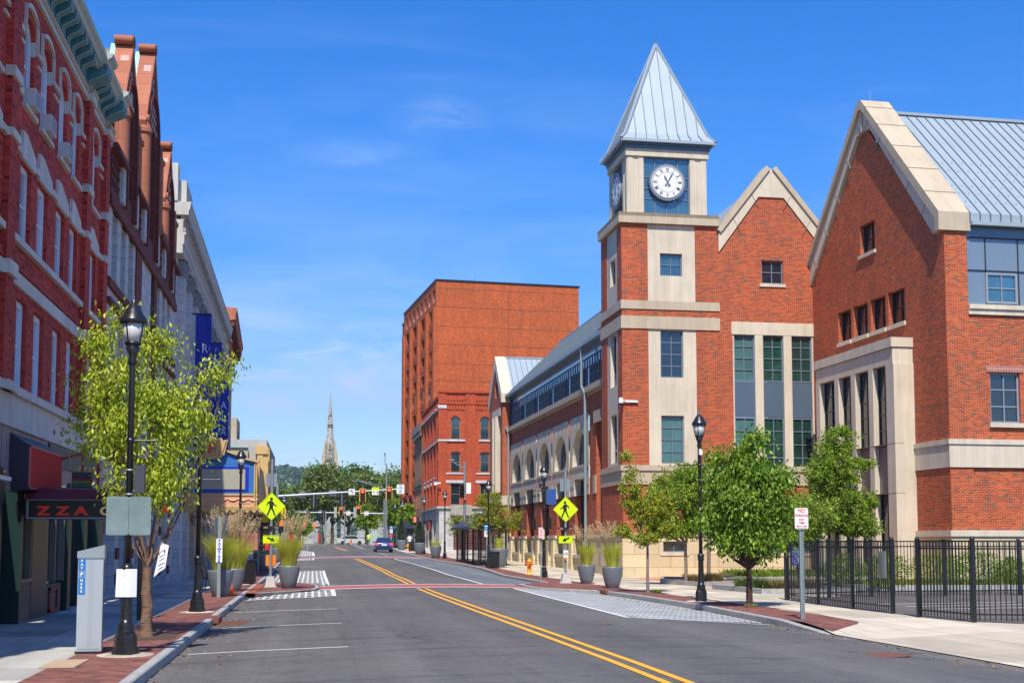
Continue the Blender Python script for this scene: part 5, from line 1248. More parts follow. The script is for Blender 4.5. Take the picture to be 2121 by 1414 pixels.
# vertical banding of the ground floor piers
m = ML()
for u in (38.62, 41.65, 45.05, 49.55, 53.05, 56.25):
    for k_ in range(4): m.box(u, u+.55, -.06, .02, .5+k_*.8, .85+k_*.8)
m.build('brownstone_course', BROWNSTONE, b2)
for u in (39.5, 41.3, 43.0, 48.9, 50.7, 52.5, 54.3): win(b2, FL, AL, u, u+1.05, 9.72, 11.85, 1, 2, .36, WFR, GL_DK)
# red neon scroll sign
ns = thing('neon_sign', 'red scribbled script sign half hidden behind the street tree', 'sign', (-5.35, 41, 3.0))
m = MB()
for k_ in range(7):
    a0 = k_*.9; m.bar((-4.68+.1*math.sin(a0), 41, 2.70+k_*.1), (-4.5+.12*math.sin(a0+1), 41, 2.78+k_*.1), .06, .07, 0)
m.bar((-4.6, 41, 2.7), (-4.58, 41, 3.5), .05, .05); m.bar((-6.1, 41, 3.45), (-4.6, 41, 3.45), .04, .04); m.build('letters', M('red_neon', (.75, .02, .015), .4, .05, emit=.3), ns)

# ---------------- white classical block ----------------
b3 = thing('white_classical_block', 'pale stone classical building with columns and a heavy projecting cornice', 'building', (-6.15, 70, gz(70)+.1))
O3 = (-6.1, 57); A3 = HP_+math.atan2(.25, 34.3); L3 = 34.4
cap_u = [1.9, 5.5, 9.3, 13.1, 16.9, 20.7, 24.5, 28.3, 32.1]
H3 = [(u+1.0, u+2.8, 5.6, 9.0) for u in cap_u[:-1]]+[(u+1.0, u+2.8, 10.2, 13.4) for u in cap_u[:-1]]+[(u+.7, u+3.0, .3, 3.6) for u in cap_u[:-1]]
m = MB().frame(O3, A3); m.wall(0, L3, gz(57), 16.2, H3, 0, .35); m.face([(0, 0, 0), (0, 10, 0), (0, 10, 17.2), (0, 0, 17.2)])
m.build('stone_wall', STONE_W, b3)
m = MB().frame(O3, A3); m.face([(0, .35, 0), (L3, .35, 0), (L3, .35, 14), (0, .35, 14)]); m.build('window_glass', GL_DK, b3)
IV = stone('ivory_stone', (.58, .56, .52), .2)
m = MB().frame(O3, A3)
for u in cap_u: m.box(u-.42, u+.42, -.28, 0, 4.9, 13.8); m.box(u-.6, u+.6, -.34, 0, 4.4, 4.9); m.box(u-.5, u+.5, -.32, 0, .2, 4.2); m.box(u-.58, u+.58, -.38, 0, gz(57), .75)
m.build('pilaster', STONE_W, b3)
CAPM = M('carved_capital', (.26, .26, .27), .8, .6, 9, bmp=.8, bs=18)
m = MB().frame(O3, A3)
for u in cap_u:
    m.box(u-.46, u+.46, -.36, 0, 13.75, 14.0); m.box(u-.42, u+.42, -.34, .0, 14.0, 14.45, taper=-.08)
    for s_ in (-.3, 0, .3): m.cyl((u+s_, -.42, 14.3), (u+s_, -.3, 14.32), .10, n=8)
    for s_ in (-.3, -.1, .1, .3): m.cyl((u+s_, -.36, 13.95), (u+s_, -.44, 14.2), .06, .1, n=6)
m.build('capital', CAPM, b3)
m = MB().frame(O3, A3)
def run3(pr, u0, u1): prof_run(m, pr, u0, u1)
run3([(.05, 14.5), (-.30, 14.5), (-.30, 14.9), (-.36, 14.92), (-.36, 15.3), (-.44, 15.34), (-.44, 15.42), (-.30, 15.45), (-.30, 15.95), (-.36, 16.0), (.05, 16.0)], 0, L3)
run3([(.6, 16.2), (-.52, 16.2), (-.54, 16.42), (-.58, 16.46), (-.62, 16.7), (-.64, 16.72), (-.64, 16.78), (.6, 16.8)], -.05, L3)
m.box(.4, L3-4, .8, 1.2, 16.8, 17.9); m.box(-.1, .7, -.05, .5, 16.8, 18.5); m.box(.4, 3.4, -.38, .15, 16.8, 17.85); 
m.build('entablature', IV, b3)
m = MB().frame(O3, A3); u = .1
while u < L3-.2:
    m.box(u, u+.20, -.50, -.2, 16.0, 16.2); m.box(u+.02, u+.18, -.34, -.2, 15.9, 16.0); u += .48
u = .05
while u < L3: m.box(u, u+.09, -.40, -.3, 15.5, 15.62); u += .2
m.build('modillion', M('weathered_bracket_stone', (.40, .36, .31), .8, .45, 4), b3)
m = MB().frame(O3, A3); m.box(6, L3-1, -.655, -.4, 16.72, 16.74); m.build('stained_gutter', M('black_stain', (.10, .09, .085), .8, .9, 2), b3)
for i, u in enumerate(cap_u[:-1]): win(b3, O3, A3, u+1.0, u+2.8, 10.2, 13.4, 2, 3, .3, WFR, GL_DK); win(b3, O3, A3, u+1.0, u+2.8, 5.6, 9.0, 2, 3, .3, WFR, GL_DK)
# hanging globe lamps by the doors
for u in (7.4, 11.2):
    q = rotp(O3, A3, u, -.55); t = thing('wall_lantern', 'white bowl lamp on the pale stone wall, '+('nearer' if u < 9 else 'farther')+' of the two', 'lamp', (q[0], q[1], 2.9), 'white bowl lamps by the theatre doors')
    MB().lathe([(.02, 2.62), (.2, 2.7), (.3, 2.9), (.31, 3.0), (.05, 3.02)], (q[0], q[1], 0), 16).build('bowl', M('opal_glass', (.6, .58, .55), .3, .05), t); MB().bar((q[0], q[1], 3.0), (q[0]-.5, q[1], 3.25), .04, .04).build('bracket', BLACK, t)
# ---------------- brown corniced building ----------------
b4 = thing('brown_cornice_building', 'narrow far building with a heavy orange-brown cornice next to the white classical one', 'building', (-6.4, 98, gz(98)+.1))
O4 = rotp(O3, A3, L3, 0); A4 = HP_+math.atan2(.55, 18.6)
m = MB().frame(O4, A4); m.wall(0, 18.6, gz(90), 17.0, [(1.2+3.4*i, 3.2+3.4*i, 4.8+3.6*j, 7.2+3.6*j) for i in range(5) for j in range(3)], 0, .3); m.face([(18.6, 0, 0), (18.6, 9, 0), (18.6, 9, 17.6), (18.6, 0, 17.6)]); m.build('stone_wall', STONE_G, b4)
m = MB().frame(O4, A4); m.face([(0, .3, 0), (18.6, .3, 0), (18.6, .3, 16), (0, .3, 16)]); m.build('window_glass', GL_DK, b4)
m = MB().frame(O4, A4); prof_run(m, [(.05, 16.6), (-.2, 16.6), (-.28, 17.0), (-.3, 17.4), (-.78, 17.5), (-.8, 17.9), (-.9, 18.1), (-.9, 18.3), (.1, 18.4)], -.0, 18.6); m.build('cornice', TERRA, b4)
m = MB().frame(O4, A4); u = .1
while u < 18.4: m.box(u, u+.22, -.72, -.2, 17.05, 17.46); u += .5
m.build('cornice_bracket', BROWNSTONE, b4)

# ---------------- theatre marquee ----------------
mq = thing('theatre_marquee', 'blue and gold theatre marquee with blank message board, draped frieze and scalloped fringe', 'marquee', (-4.4, 62, 3))
GOLD = M('marquee_gold', (.55, .36, .13), .5, .12, 5); PEACH = M('marquee_peach', (.62, .30, .17), .55, .06); BLUE = M('marquee_blue', (.03, .14, .40), .45, .08); DBLUE = M('marquee_deep_blue', (.005, .02, .40), .4, .05)
x0, x1, y0, y1 = -6.1, -2.67, 62.0, 74.5; Z = lambda v: v
m = MB(); m.box(x0, x1, y0, y1, 4.5, 6.3); m.prism([(x0, 6.3), (x1, 6.3), (x1, 6.35), (-3.5, 6.62), (-4.1, 7.0), (-5.5, 7.0), (x0, 6.7)], y0, y0+.4); m.build('blue_panel', BLUE, mq)
m = MB(); m.box(-6.0, -3.02, y0-.03, y0, 4.86, 6.36-.3); m.build('deep_blue_border', DBLUE, mq)
m = MB(); m.box(-5.9, -3.18, y0-.06, y0-.03, 5.0, 5.92); m.build('message_board', M('blank_board', (.33, .315, .24), .6, .08, 9), mq)
m = MB(); m.box(x0, x1+.03, y0-.03, y1+.03, 3.72, 4.50); m.build('peach_frieze', PEACH, mq)
m = MB(); m.box(x0, x1+.08, y0-.08, y1, 4.44, 4.54); m.box(x0, x1+.08, y0-.08, y1, 3.62, 3.74); m.box(x0, x1+.12, y0-.14, y1, 3.40, 3.56)
m.box(x1-.10, x1+.05, y0-.07, y0, 3.56, 6.35); m.box(x1, x1+.1, y0+1.2, y0+1.7, 3.6, 6.7); m.box(x1+.0, x1+.28, y0+7.5, y1-.4, 3.5, 3.9); m.box(x1, x1+.28, y0+7.5, y1-.4, 6.6, 7.05); m.box(x1, x1+.30, y0+7.5, y0+7.9, 3.9, 6.6); m.box(x1, x1+.30, y1-.8, y1-.4, 3.9, 6.6)
for a_, b_ in (((-4.1, 7.0), (-3.5, 6.72)), ((-3.5, 6.62), (x1+.1, 6.38)), ((x0, 6.75), (-5.5, 7.0))): m.bar((a_[0], y0+.1, a_[1]), (b_[0], y0+.1, b_[1]), .5, .1)
k = x0
while k < x1: m.box(k, k+.05, y0-.16, y0-.08, 3.56, 3.62); k += .1
k = y0
while k < y1: m.box(x1+.1, x1+.14, k, k+.06, 3.56, 3.62); k += .14
# scalloped fringe
k = x0
while k < x1+.1:
    m.prism([(k, 3.42), (k+.11, 3.20), (k+.16, 3.16), (k+.21, 3.20), (k+.32, 3.42)], y0-.12, y0-.08); k += .32
k = y0
while k < y1-.3: m.prism([(k, 3.42), (k+.15, 3.18), (k+.3, 3.42)], x1+.08, x1+.11, ax='x'); k += .3
m.build('gold_trim', GOLD, mq)
m = MB()
for i in range(7):
    c_ = -5.9+i*.48
    for j in range(8):
        t, t2 = j/8, (j+1)/8; f = lambda q: (c_+.48*q, y0-.06, 4.22-.5*(q-q*q))
        m.cyl(f(t), f(t2), .018+.03*math.sin(math.pi*t), .018+.03*math.sin(math.pi*t2), 6, cap=False)
m.build('swag', M('cream_swag', (.72, .50, .30), .5, .05), mq)
m = MB(); m.prism([(-5.35, 6.75), (-5.05, 6.5), (-4.45, 6.5), (-4.15, 6.75), (-4.0, 7.55), (-4.2, 7.45), (-4.3, 7.62), (-4.5, 7.55), (-4.75, 7.7), (-5.0, 7.55), (-5.2, 7.62), (-5.3, 7.45), (-5.5, 7.55)], y0-.30, y0-.05)
for s_ in (-.55, -.3, 0, .3, .55): m.bar((-4.75+s_*.7, y0-.33, 6.55), (-4.75+s_*1.15, y0-.33, 7.5), .10, .08, up=(0, 1, 0))
m.build('crest', GOLD, mq)
m = MB(); text(m, 'P', .62, (-4.72, y0-.40, 7.08), 0, .03, .9, .03); m.build('letter', M('crest_red', (.65, .03, .04), .4, .05), mq)
m = MB()
for i in range(24): m.cyl((x1-.03, y0-.08, 3.7+i*.11), (x1-.03, y0-.10, 3.7+i*.11), .025, n=6)
m.build('bulb', M('bulb_brown', (.2, .1, .04), .4, .1), mq)
m = MB(); m.box(x1+.0, x1+.05, y0+2.0, y1-3.2, 4.6, 6.3); m.build('side_board', M('blank_board', (.33, .315, .24)), mq)
_zs = [0, 3.16, 3.40, 3.62, 3.74, 4.44, 4.54, 4.86, 5.0, 5.92, 6.06, 6.3, 6.62, 7.0, 7.7, 9]; _zt = [0, 3.22, 3.36, 3.47, 3.55, 4.03, 4.11, 4.22, 4.32, 5.27, 5.38, 5.56, 5.85, 6.15, 6.82, 8.1]
for _o in mq.children:      # settle the storeys of the marquee at their measured heights
    for _v in _o.data.vertices: _v.co.z = float(np.interp(_v.co.z+mq.location.z, _zs, _zt))-mq.location.z
# ---------------- blue banners hung out from the white building ----------------
BAN = M('blue_banner_cloth', (.008, .03, .36), .7, .12, 3, bmp=.3, bs=4)
def banner(y, ztop, zbot, letters, label):
    x_in, x_out = -5.66, -4.92
    t = thing('hanging_banner', label, 'banner', (-5.3, y, zbot), 'tall blue banners hung out over the pavement')
    m = MB(); P = []; n = 24
    for i in range(n+1):
        z = ztop+(zbot-ztop)*i/n
        for j in range(5): P.append((x_in+(x_out-x_in)*j/4, y+.03*math.sin(j*1.6+z*.8), z))
    F = [(i*5+j, i*5+j+1, i*5+j+6, i*5+j+5) for i in range(n) for j in range(4)]
    m.mesh(P+[(a_, b_+.02, c_) for a_, b_, c_ in P], F+[tuple(125+q for q in f[::-1]) for f in F], smooth=True); m.build('cloth', BAN, t)
    m = MB(); m.cyl((-6.1, y, ztop+.03), (x_out+.06, y, ztop+.03), .035, n=8); m.cyl((-6.1, y, zbot), (x_out+.06, y, zbot), .03, n=8); m.build('arm', BLACK, t)
    m = MB()
    for s_, z in letters: text(m, s_, .60, (x_in+.45, y-.045, z), 0, .0, .85, .004)
    m.build('letter_mark', M('banner_white', (.66, .72, .85), .7, .05), t)
banner(62.4, 12.72, 6.4, [('R', 11.05), ('E', 9.8), ('C', 7.5)], 'long blue banner nearest the camera, the highest of the three')
banner(69.6, 12.45, 6.9, [('N', 11.4), ('E', 10.5), ('C', 7.75)], 'middle blue banner partly hidden by the street tree')
banner(76.0, 12.25, 7.0, [('A', 9.75), ('L', 8.98), ('A', 8.2)], 'farthest blue banner with the clearly seen white letters A L A')

# ---------------- building beyond the side street, left ----------------
z0 = gz(126)
bf = thing('tan_concrete_building', 'tan brick and grey concrete building beyond the side street behind the marquee', 'building', (-8, 141.5, z0))
m = MB(); m.frame((0, 0), 0)
k = 141.5/126
m.box(-9.2, -5.0, 141.5, 172, z0+6, 12.9); m.build('grey_concrete_wall', STONE_G, bf)
m = MB(); m.box(-22, -7.0, 141.0, 165, z0+5.4, 12.0); m.box(-10.5, -8.4, 144, 150, 12, 15.5); m.build('tan_brick_wall', brick('tan_brick', (.42, .34, .22), (.48, .40, .27), (.36, .29, .2), (.4, .35, .27)), bf)
m = MB(); m.box(-22, -5.2, 141.2, 172, z0, z0+5.6); m.build('red_brick_wall', BRICK_D if False else brick('old_red_brick', (.40, .07, .04), (.48, .10, .06), (.26, .06, .04), (.36, .22, .18)), bf)
m = MB(); m.box(-6.2, -4.85, 140.8, 142.2, 11.3, 12.2); m.box(-6.0, -5.4, 140.9, 142, 9.2, 11.3); m.box(-5.4, -4.7, 141, 144, z0+6.2, 12.0); m.build('yellow_cornice', GOLD, bf)
m = MB(); m.box(-9, -8.2, 146, 147, 12.0, 14.2); m.build('roof_plant_room', GL_BLUE, bf)
m = MB()
for y in np.arange(145, 171, 3.2): m.box(-5.05, -4.98, y, y+1.6, z0+7.2, 9.6)
m.build('side_window', GL_DK, bf)
m = MB(); m.bar((-22, 140.9, 12.05), (-7, 140.9, 12.05), .25, .12); m.build('verdigris_coping', M('verdigris_copper', (.28, .48, .42)), bf)

# ---------------- stone church with its spire, far off ----------------
ch = thing('stone_church', 'grey stone church beyond the park with a tall pointed spire topped by a cross', 'church', (3.6, 286, 1.3))
CHS = brick('church_ashlar', (.36, .36, .35), (.46, .45, .43), (.27, .27, .27), (.33, .32, .31), w=.8, h=.36, ms=.02, darkf=.2); CHY = stone('church_sandstone', (.52, .40, .25), .15)
def spx(px): return 3.62+(px-684)*.1085
cxs, cys = 3.62, 286
m = MB()
def octa(r, z): return [(cxs+r*math.cos(R(22.5+45*i)), cys+r*math.sin(R(22.5+45*i)), z) for i in range(8)]
lv = [(1.62, 17.0), (1.55, 19.6), (1.02, 25.6), (.92, 26.9), (.68, 30.4), (.55, 30.6), (.10, 34.6)]
lv = [(1.70, 16.2), (1.60, 19.4), (.78, 28.0)]
def ez(py): return 1.85+(1121-py)*286.5/2650
lv = [(1.35, ez(975)), (1.30, ez(940)), (.88, ez(912)), (.66, ez(888)), (.50, ez(862)), (.40, ez(850)), (.08, ez(826))]
P = sum([octa(r*1.0+.0, z) for r, z in lv], []); F = [(k*8+i, k*8+(i+1) % 8, (k+1)*8+(i+1) % 8, (k+1)*8+i) for k in range(len(lv)-1) for i in range(8)]+[tuple((len(lv)-1)*8+i for i in range(8))]
m.mesh(P, F); m.box(cxs-1.7, cxs+1.7, cys-1.7, cys+1.7, 1.3, ez(968)); m.build('spire', CHS, ch)
m = MB()
for sx in (-1, 1):
    x = cxs+sx*1.33
    m.box(x-.38, x+.38, cys-1.7, cys-1.1, ez(972), ez(948)); m.prism([(x-.38, ez(948)), (x+.38, ez(948)), (x-sx*.30+.1, ez(914)), (x-sx*.30-.1, ez(914))], cys-1.6, cys-1.2); m.box(x-.42, x+.42, cys-1.75, cys-1.1, ez(948), ez(946))
for z in (ez(887), ez(882)): m.prism([(p[0], p[1]) for p in octa(.80, 0)], z, z+.18, ax='z')
m.prism([(cxs-.42, ez(928)), (cxs-.38, ez(921)), (cxs, ez(913)), (cxs+.38, ez(921)), (cxs+.42, ez(928)), (cxs+.36, ez(934)), (cxs-.36, ez(934))], cys-1.35, cys-.6)
m.prism([(cxs-.2, ez(862)), (cxs, ez(855)), (cxs+.2, ez(862))], cys-.75, cys-.4)
m.box(cxs-1.95, cxs+1.95, cys-1.95, cys+1.95, ez(972), ez(968))
m.build('sandstone_trim', CHY, ch)
m = MB(); m.prism([(cxs-.14, ez(933)), (cxs-.14, ez(924)), (cxs, ez(921.5)), (cxs+.14, ez(924)), (cxs+.14, ez(933))], cys-1.40, cys-1.3); m.prism([(cxs-.09, ez(863)), (cxs, ez(858)), (cxs+.09, ez(863))], cys-.8, cys-.7)
for i in (-1, 0, 1): m.box(cxs+i*.36-.1, cxs+i*.36+.1, cys-.82, cys-.6, ez(885.5), ez(883))
m.build('lancet', GL_DK, ch)
m = MB(); m.cyl((cxs, cys, ez(827)), (cxs, cys, ez(815.5)), .05, n=6); m.box(cxs-.24, cxs+.24, cys-.04, cys+.04, ez(819.5), ez(818.6)); m.lathe([(.05, 0), (.16, .15), (.12, .35), (.03, .45)], (cxs, cys, ez(826)), 10); m.build('cross', CHY, ch)
# nave with gabled end and red doors
m = MB(); m.wall(-14, 2.2, 1.3, [(-14, 6.4), (-8.2, 14.6), (-2.4, 6.4), (2.2, 6.0)], [(-8.9, -7.6, 8.0, 11.3, .6), (-4.8, -3.7, 1.3, 4.0, .5), (1.2, 2.0, 1.3, 4.4, .4), (-12.5, -11.7, 1.3, 3.8, .4)], 270, .5)
m.face([(2.2, 270, 1.3), (2.2, 284, 1.3), (2.2, 284, 6), (2.2, 270, 6)]); m.face([(-8.2, 270, 14.6), (-2.4, 270, 6.4), (-2.4, 285, 6.4), (-8.2, 285, 14.6)]); m.face([(-14, 270, 6.4), (-8.2, 270, 14.6), (-8.2, 285, 14.6), (-14, 285, 6.4)])
m.build('nave', CHS, ch)
m = MB(); m.bar((-14.2, 269.9, 6.3), (-8.2, 269.9, 14.8), .5, .4); m.bar((-8.2, 269.9, 14.8), (-2.2, 269.9, 6.3), .5, .4); m.box(-14, 2.3, 269.7, 270, 5.0, 5.3); m.cyl((-8.2, 270, 14.8), (-8.2, 270, 16.4), .08); m.box(-8.6, -7.8, 269.95, 270.05, 15.8, 15.95); m.build('coping', CHY, ch)
for a_, b_, h_ in ((-4.8, -3.7, 4.0), (1.2, 2.0, 4.4), (-12.5, -11.7, 3.8)): m = MB(); m.box(a_, b_, 270.3, 270.4, 1.3, h_); m.build('door', M('red_church_door', (.55, .01, .015), .5, .1), ch)
m = MB(); m.box(-8.9, -7.6, 270.3, 270.4, 8, 11.3); m.build('nave_window', GL_DK, ch)
m = MB(); m.wall(6, 40, 1.3, 7.5, [(8+4*i, 9.5+4*i, 2.5, 5.5, .7) for i in range(7)], 276, .5); m.build('church_hall', CHS, ch)

# =====================================================================
#  STREET FURNITURE
# =====================================================================
FROST = M('frosted_lamp_glass', (.52, .52, .50), .25, .06, 3, spec=.7)
def make_lamp():
    t = thing('street_lamp', 'x', 'street lamp', (0, 0, 0))
    m = MB(); m.lathe([(.175, 0), (.165, .28), (.14, .34)], n=8, smooth=False); m.lathe([(.14, .32), (.125, .38), (.115, .42), (.125, .45), (.095, .50), (.09, .56)], n=24)
    m.lathe([(.088, .55), (.076, 1.16), (.078, 1.20)], n=24, flute=.10, fr=(.6, 1.17), smooth=False); m.lathe([(.07, 1.18), (.098, 1.22), (.085, 1.26), (.09, 1.30), (.105, 1.33), (.085, 1.37), (.055, 1.42)], n=24)
    for a in (.4, 1.97, 3.54, 5.1): m.box(.172*math.cos(a)-.03, .172*math.cos(a)+.03, .172*math.sin(a)-.03, .172*math.sin(a)+.03, .02, .10)
    m.build('base', BLACK, t)
    m = MB(); m.lathe([(.054, 1.38), (.045, 4.52), (.045, 4.56)], n=20); m.lathe([(.056, 3.30), (.06, 3.33), (.056, 3.36)], n=20); m.lathe([(.045, 4.52), (.075, 4.56), (.06, 4.62), (.065, 4.70), (.115, 4.80), (.09, 4.82), (.12, 4.86)], n=20)
    m.build('shaft', BLACK, t)
    h = MB(); h.lathe([(.115, 4.86), (.178, 5.20)], n=16, smooth=True); hd = h.build('lantern_glass', FROST, t)
    m = MB()
    for i in range(4):
        a = math.pi/4+i*math.pi/2+.3; m.bar((.117*math.cos(a), .117*math.sin(a), 4.86), (.180*math.cos(a), .180*math.sin(a), 5.20), .02, .02)
    m.lathe([(.125, 4.84), (.13, 4.87), (.12, 4.89)], n=20); m.lathe([(.185, 5.17), (.21, 5.19), (.21, 5.25), (.19, 5.27), (.185, 5.29), (.15, 5.33), (.125, 5.40), (.09, 5.44), (.055, 5.50), (.03, 5.53), (.018, 5.60), (.002, 5.66)], n=24)
    m.build('lantern_cap', BLACK, t)
    return t
lamp = make_lamp()
def arm_on(t, z, dirs, r=.45):
    """banner arm clamped on a lamp's shaft"""
    m = MB().frame(t.location[:2]+(t.location[2],), 0)
    m.lathe([(.062, z-.04), (.062, z+.04)], n=16)
    for d in dirs: m.cyl((0, 0, z), (d*r, 0, z), .014, n=8); m.cyl((d*r, 0, z), (d*(r+.03), 0, z), .028, n=8)
    m.build('banner_arm', BLACK, t)
G_ = 'black lantern street lamps'
lamps = {}
for k, (x, y, lab) in dict(
    a=(-2.76, 20.15, 'tallest looking black lantern lamp, on the left brick strip beside the pay station'),
    b=(-2.73, 32.0, 'black street lamp behind the leaning leafy tree, by the pay kiosk post'),
    c=(-2.85, 52.2, 'black street lamp in front of the theatre marquee beside the black litter bin'),
    d=(-3.0, 79.6, 'black street lamp just left of the left crossing sign, behind it'),
    e=(-2.6, 120.0, 'far small street lamp among the left kerb trees near the signal arm'),
    f=(10.98, 35.46, 'black street lamp between the round tree and the clock tower on the right'),
    g=(10.97, 60.48, 'black street lamp carrying a small blue banner by the arcade'),
    h=(10.68, 78.0, 'black street lamp next to the bus shelter and its tree'),
    i=(10.4, 101.5, 'black street lamp beside the planter of wispy grass at the red corner block'),
    j=(10.25, 119.0, 'black street lamp beside the evergreen planter at the narrow brown building'),
    k=(9.9, 143.0, 'farther of the paired lamps by the tower block, on the right'),
    l=(9.7, 152.5, 'farthest street lamp on the right, left one of the pair')).items():
    lamps[k] = place(lamp, (x, y, gp(y)), lab, G_, scale=(1, 1, .972))
arm_on(lamps['a'], 3.33, (1,), .34); arm_on(lamps['b'], 3.3, (-1, 1)); arm_on(lamps['c'], 3.3, (1,), .35); arm_on(lamps['f'], 4.0, (-1, 1), .62); arm_on(lamps['f'], 3.3, (1,), .2); arm_on(lamps['g'], 4.25, (-1, 1), .5); arm_on(lamps['g'], 3.45, (-1, 1), .5)
# round the corner of the second left shaft an upper banner arm reaches over the wall
m = MB(); q = lamps['f'].location; m.box(q.x-.04, q.x+.05, q.y-.12, q.y-.06, 4.45+.0, 4.62); m.build('photocell', WHITEM, lamps['f'])
m = MB(); q = lamps['g'].location; m.box(q.x-.25, q.x-.06, q.y-.08, q.y+.06, 4.05+.6, 4.15+.6); m.cyl((q.x-.22, q.y-.05, 4.62), (q.x-.22, q.y-.2, 4.6), .06, n=10); m.build('security_camera', BLACK, lamps['g'])
bn = thing('small_banner', 'small blue wave-patterned banner hanging from the lamp by the arcade', 'banner', (11.3, 60.45, 3.55))
def wavy():
    m_, nt, b = newmat('wave_banner'); t = nt.nodes.new('ShaderNodeTexCoord'); w = nt.nodes.new('ShaderNodeTexWave'); w.inputs['Scale'].default_value = 3.5; w.inputs['Distortion'].default_value = 7; w.inputs['Detail'].default_value = 2
    nt.links.new(t.outputs['Object'], w.inputs['Vector']); nt.links.new(ramp(nt, w.outputs[0], [(0, (.01, .04, .16)), (.6, (.015, .06, .24)), (1, (.03, .12, .36))]), b.inputs['Base Color']); b.inputs['Roughness'].default_value = .7; return m_
m = MB(); m.box(11.07, 11.56, 60.44, 60.47, 3.62, 4.36); m.build('cloth', wavy(), bn)
# signs
LIME = M('fluorescent_lime', (.62, .86, .0), .35, .03, spec=.4); SBK = M('sign_print_black', (.012, .012, .012), .5, 0); SRED = M('sign_red', (.62, .02, .03), .45, 0); SWH = M('sign_white', (.78, .78, .76), .45, .03); SBLUE = M('sign_blue', (.02, .17, .50), .45, .03); SGREY = M('sign_back_aluminium', (.33, .36, .36), .35, .12, 5, metal=.6)
def rrect(cx, cz, w, h, r, n=4):
    P = []
    for (sx, sz, a0) in ((1, 1, 0), (-1, 1, 90), (-1, -1, 180), (1, -1, 270)):
        for i in range(n+1): a = R(a0+90*i/n); P.append((cx+sx*(w/2-r)+r*math.cos(a), cz+sz*(h/2-r)+r*math.sin(a)))
    return P
def plate(parent, name, o, a, cx, cz, w, h, mat, y=0, th=.004, r=.03, border=None, rot45=False):
    m = MB().frame(o, a)
    def rt(P): return [((p[0]-cx)*.7071-(p[1]-cz)*.7071+cx, (p[0]-cx)*.7071+(p[1]-cz)*.7071+cz) for p in P] if rot45 else P
    m.prism(rt(rrect(cx, cz, w, h, r)), y-th, y, 0)
    if border:
        P = rt(rrect(cx, cz, w-.05, h-.05, r*.8)); n = len(P)
        for i in range(n): p, q = P[i], P[(i+1) % n]; m.bar((p[0], y-th-.001, p[1]), (q[0], y-th-.001, q[1]), .003, .015, 1, up=(0, 1, 0)) if math.dist(p, q) > 1e-4 else None
    return m.build(name, [mat, border or SBK], parent)
def walker(m, cx, cz, s, y, fl=1):
    """pedestrian symbol, fl=1 walks right"""
    f = lambda P: [(cx+fl*px*s, cz+pz*s) for px, pz in P]
    m.prism([(cx+fl*.02*s+.085*s*math.cos(2*math.pi*i/16), cz+.42*s+.085*s*math.sin(2*math.pi*i/16)) for i in range(16)], y-.006, y)
    for P in ([(-.10, .30), (-.02, .33), (.10, .29), (.13, .05), (.10, -.08), (-.08, -.08), (-.10, .10)],
              [(-.10, .30), (-.22, .20), (-.25, .04), (-.20, .03), (-.17, .16), (-.06, .22)],
              [(.10, .29), (.20, .12), (.33, .05), (.31, .0), (.16, .07), (.08, .16)],
              [(-.08, -.06), (.04, -.06), (-.06, -.26), (-.16, -.50), (-.24, -.47), (-.14, -.24)],
              [(.10, -.06), (-.02, -.06), (.08, -.26), (.18, -.50), (.26, -.47), (.17, -.24)]): m.prism(f(P), y-.006, y)
def crossing_sign(x, y, h, fl, label, zf=0):
    z0 = gp(y); t = thing('crossing_sign', label, 'traffic sign', (x, y, z0), 'lime pedestrian crossing signs'); o = (x, y)
    m = MB(); m.cyl((x, y, z0+.3), (x, y, z0+h), .052, n=14); m.cyl((x, y, z0+h), (x, y, z0+h+.03), .062, n=14); m.build('pole', GALV, t)
    m = MB(); m.prism([(x-.235, z0), (x+.235, z0), (x+.19, z0+.06), (x+.13, z0+.40), (x-.13, z0+.40), (x-.19, z0+.06)], y-.2, y+.2); m.build('pole_base', M('cast_aluminium', (.55, .54, .50), .5, .1), t)
    plate(t, 'diamond_plate', o, 0, 0, 3.17, .75, .75, LIME, -.065, border=SBK, rot45=True, r=.04); m = MB().frame(o, 0); walker(m, -.02, 3.17, .68, -.072, fl); m.build('walker_symbol', SBK, t)
    m = MB().frame(o, 0); m.box(-.34, .34, -.12, -.03, 2.33, 2.43); b = m.build('flasher_bar', BLACK, t); m = MB().frame(o, 0)
    for s_ in (-1, 1):
        for i in range(4): m.box(s_*.20-.07+i*.038, s_*.20-.045+i*.038, -.125, -.12, 2.345, 2.415)
    m.build('flasher_lens', M('dim_lens', (.35, .22, .20), .3, .1), b)
    plate(t, 'arrow_plate', o, 0, 0, 1.93, .60, .30, LIME, -.065, border=SBK, r=.04); m = MB().frame(o, 0)
    m.prism([(fl*(-.13), 2.03), (fl*(-.16), 1.98), (fl*(-.0), 1.905), (fl*(-.04), 1.86), (fl*.15, 1.86), (fl*.06, 2.02), (fl*.03, 1.97)], -.075, -.069); m.build('arrow_symbol', SBK, t)
    plate(t, 'back_plate', o, 0, -.02 if fl > 0 else -.0, 4.17, .42, .50, SGREY, .055); 
    return t
crossing_sign(-1.53, 49.2, 4.80, 1, 'yellow crossing sign on the left island, its walker facing right')
cs = crossing_sign(10.31, 51.9, 4.72, -1, 'yellow crossing sign on the right pavement, its walker facing left')
plate(cs, 'button_plate', (10.31, 51.9), 0, 0, 1.35, .20, .30, SWH, -.065); m = MB().frame((10.31, 51.9), 0); text(m, 'PUSH\nBUTTON\nTO CROSS', .045, (0, -.072, 1.36), 0); m.build('lettering', SBK, cs)
m = MB(); m.cyl((10.31, 51.84, 1.15+.0), (10.31, 51.78, 1.15), .06, n=12); m.build('push_button', M('orange_plastic', (.7, .22, .02), .4, .05), cs)
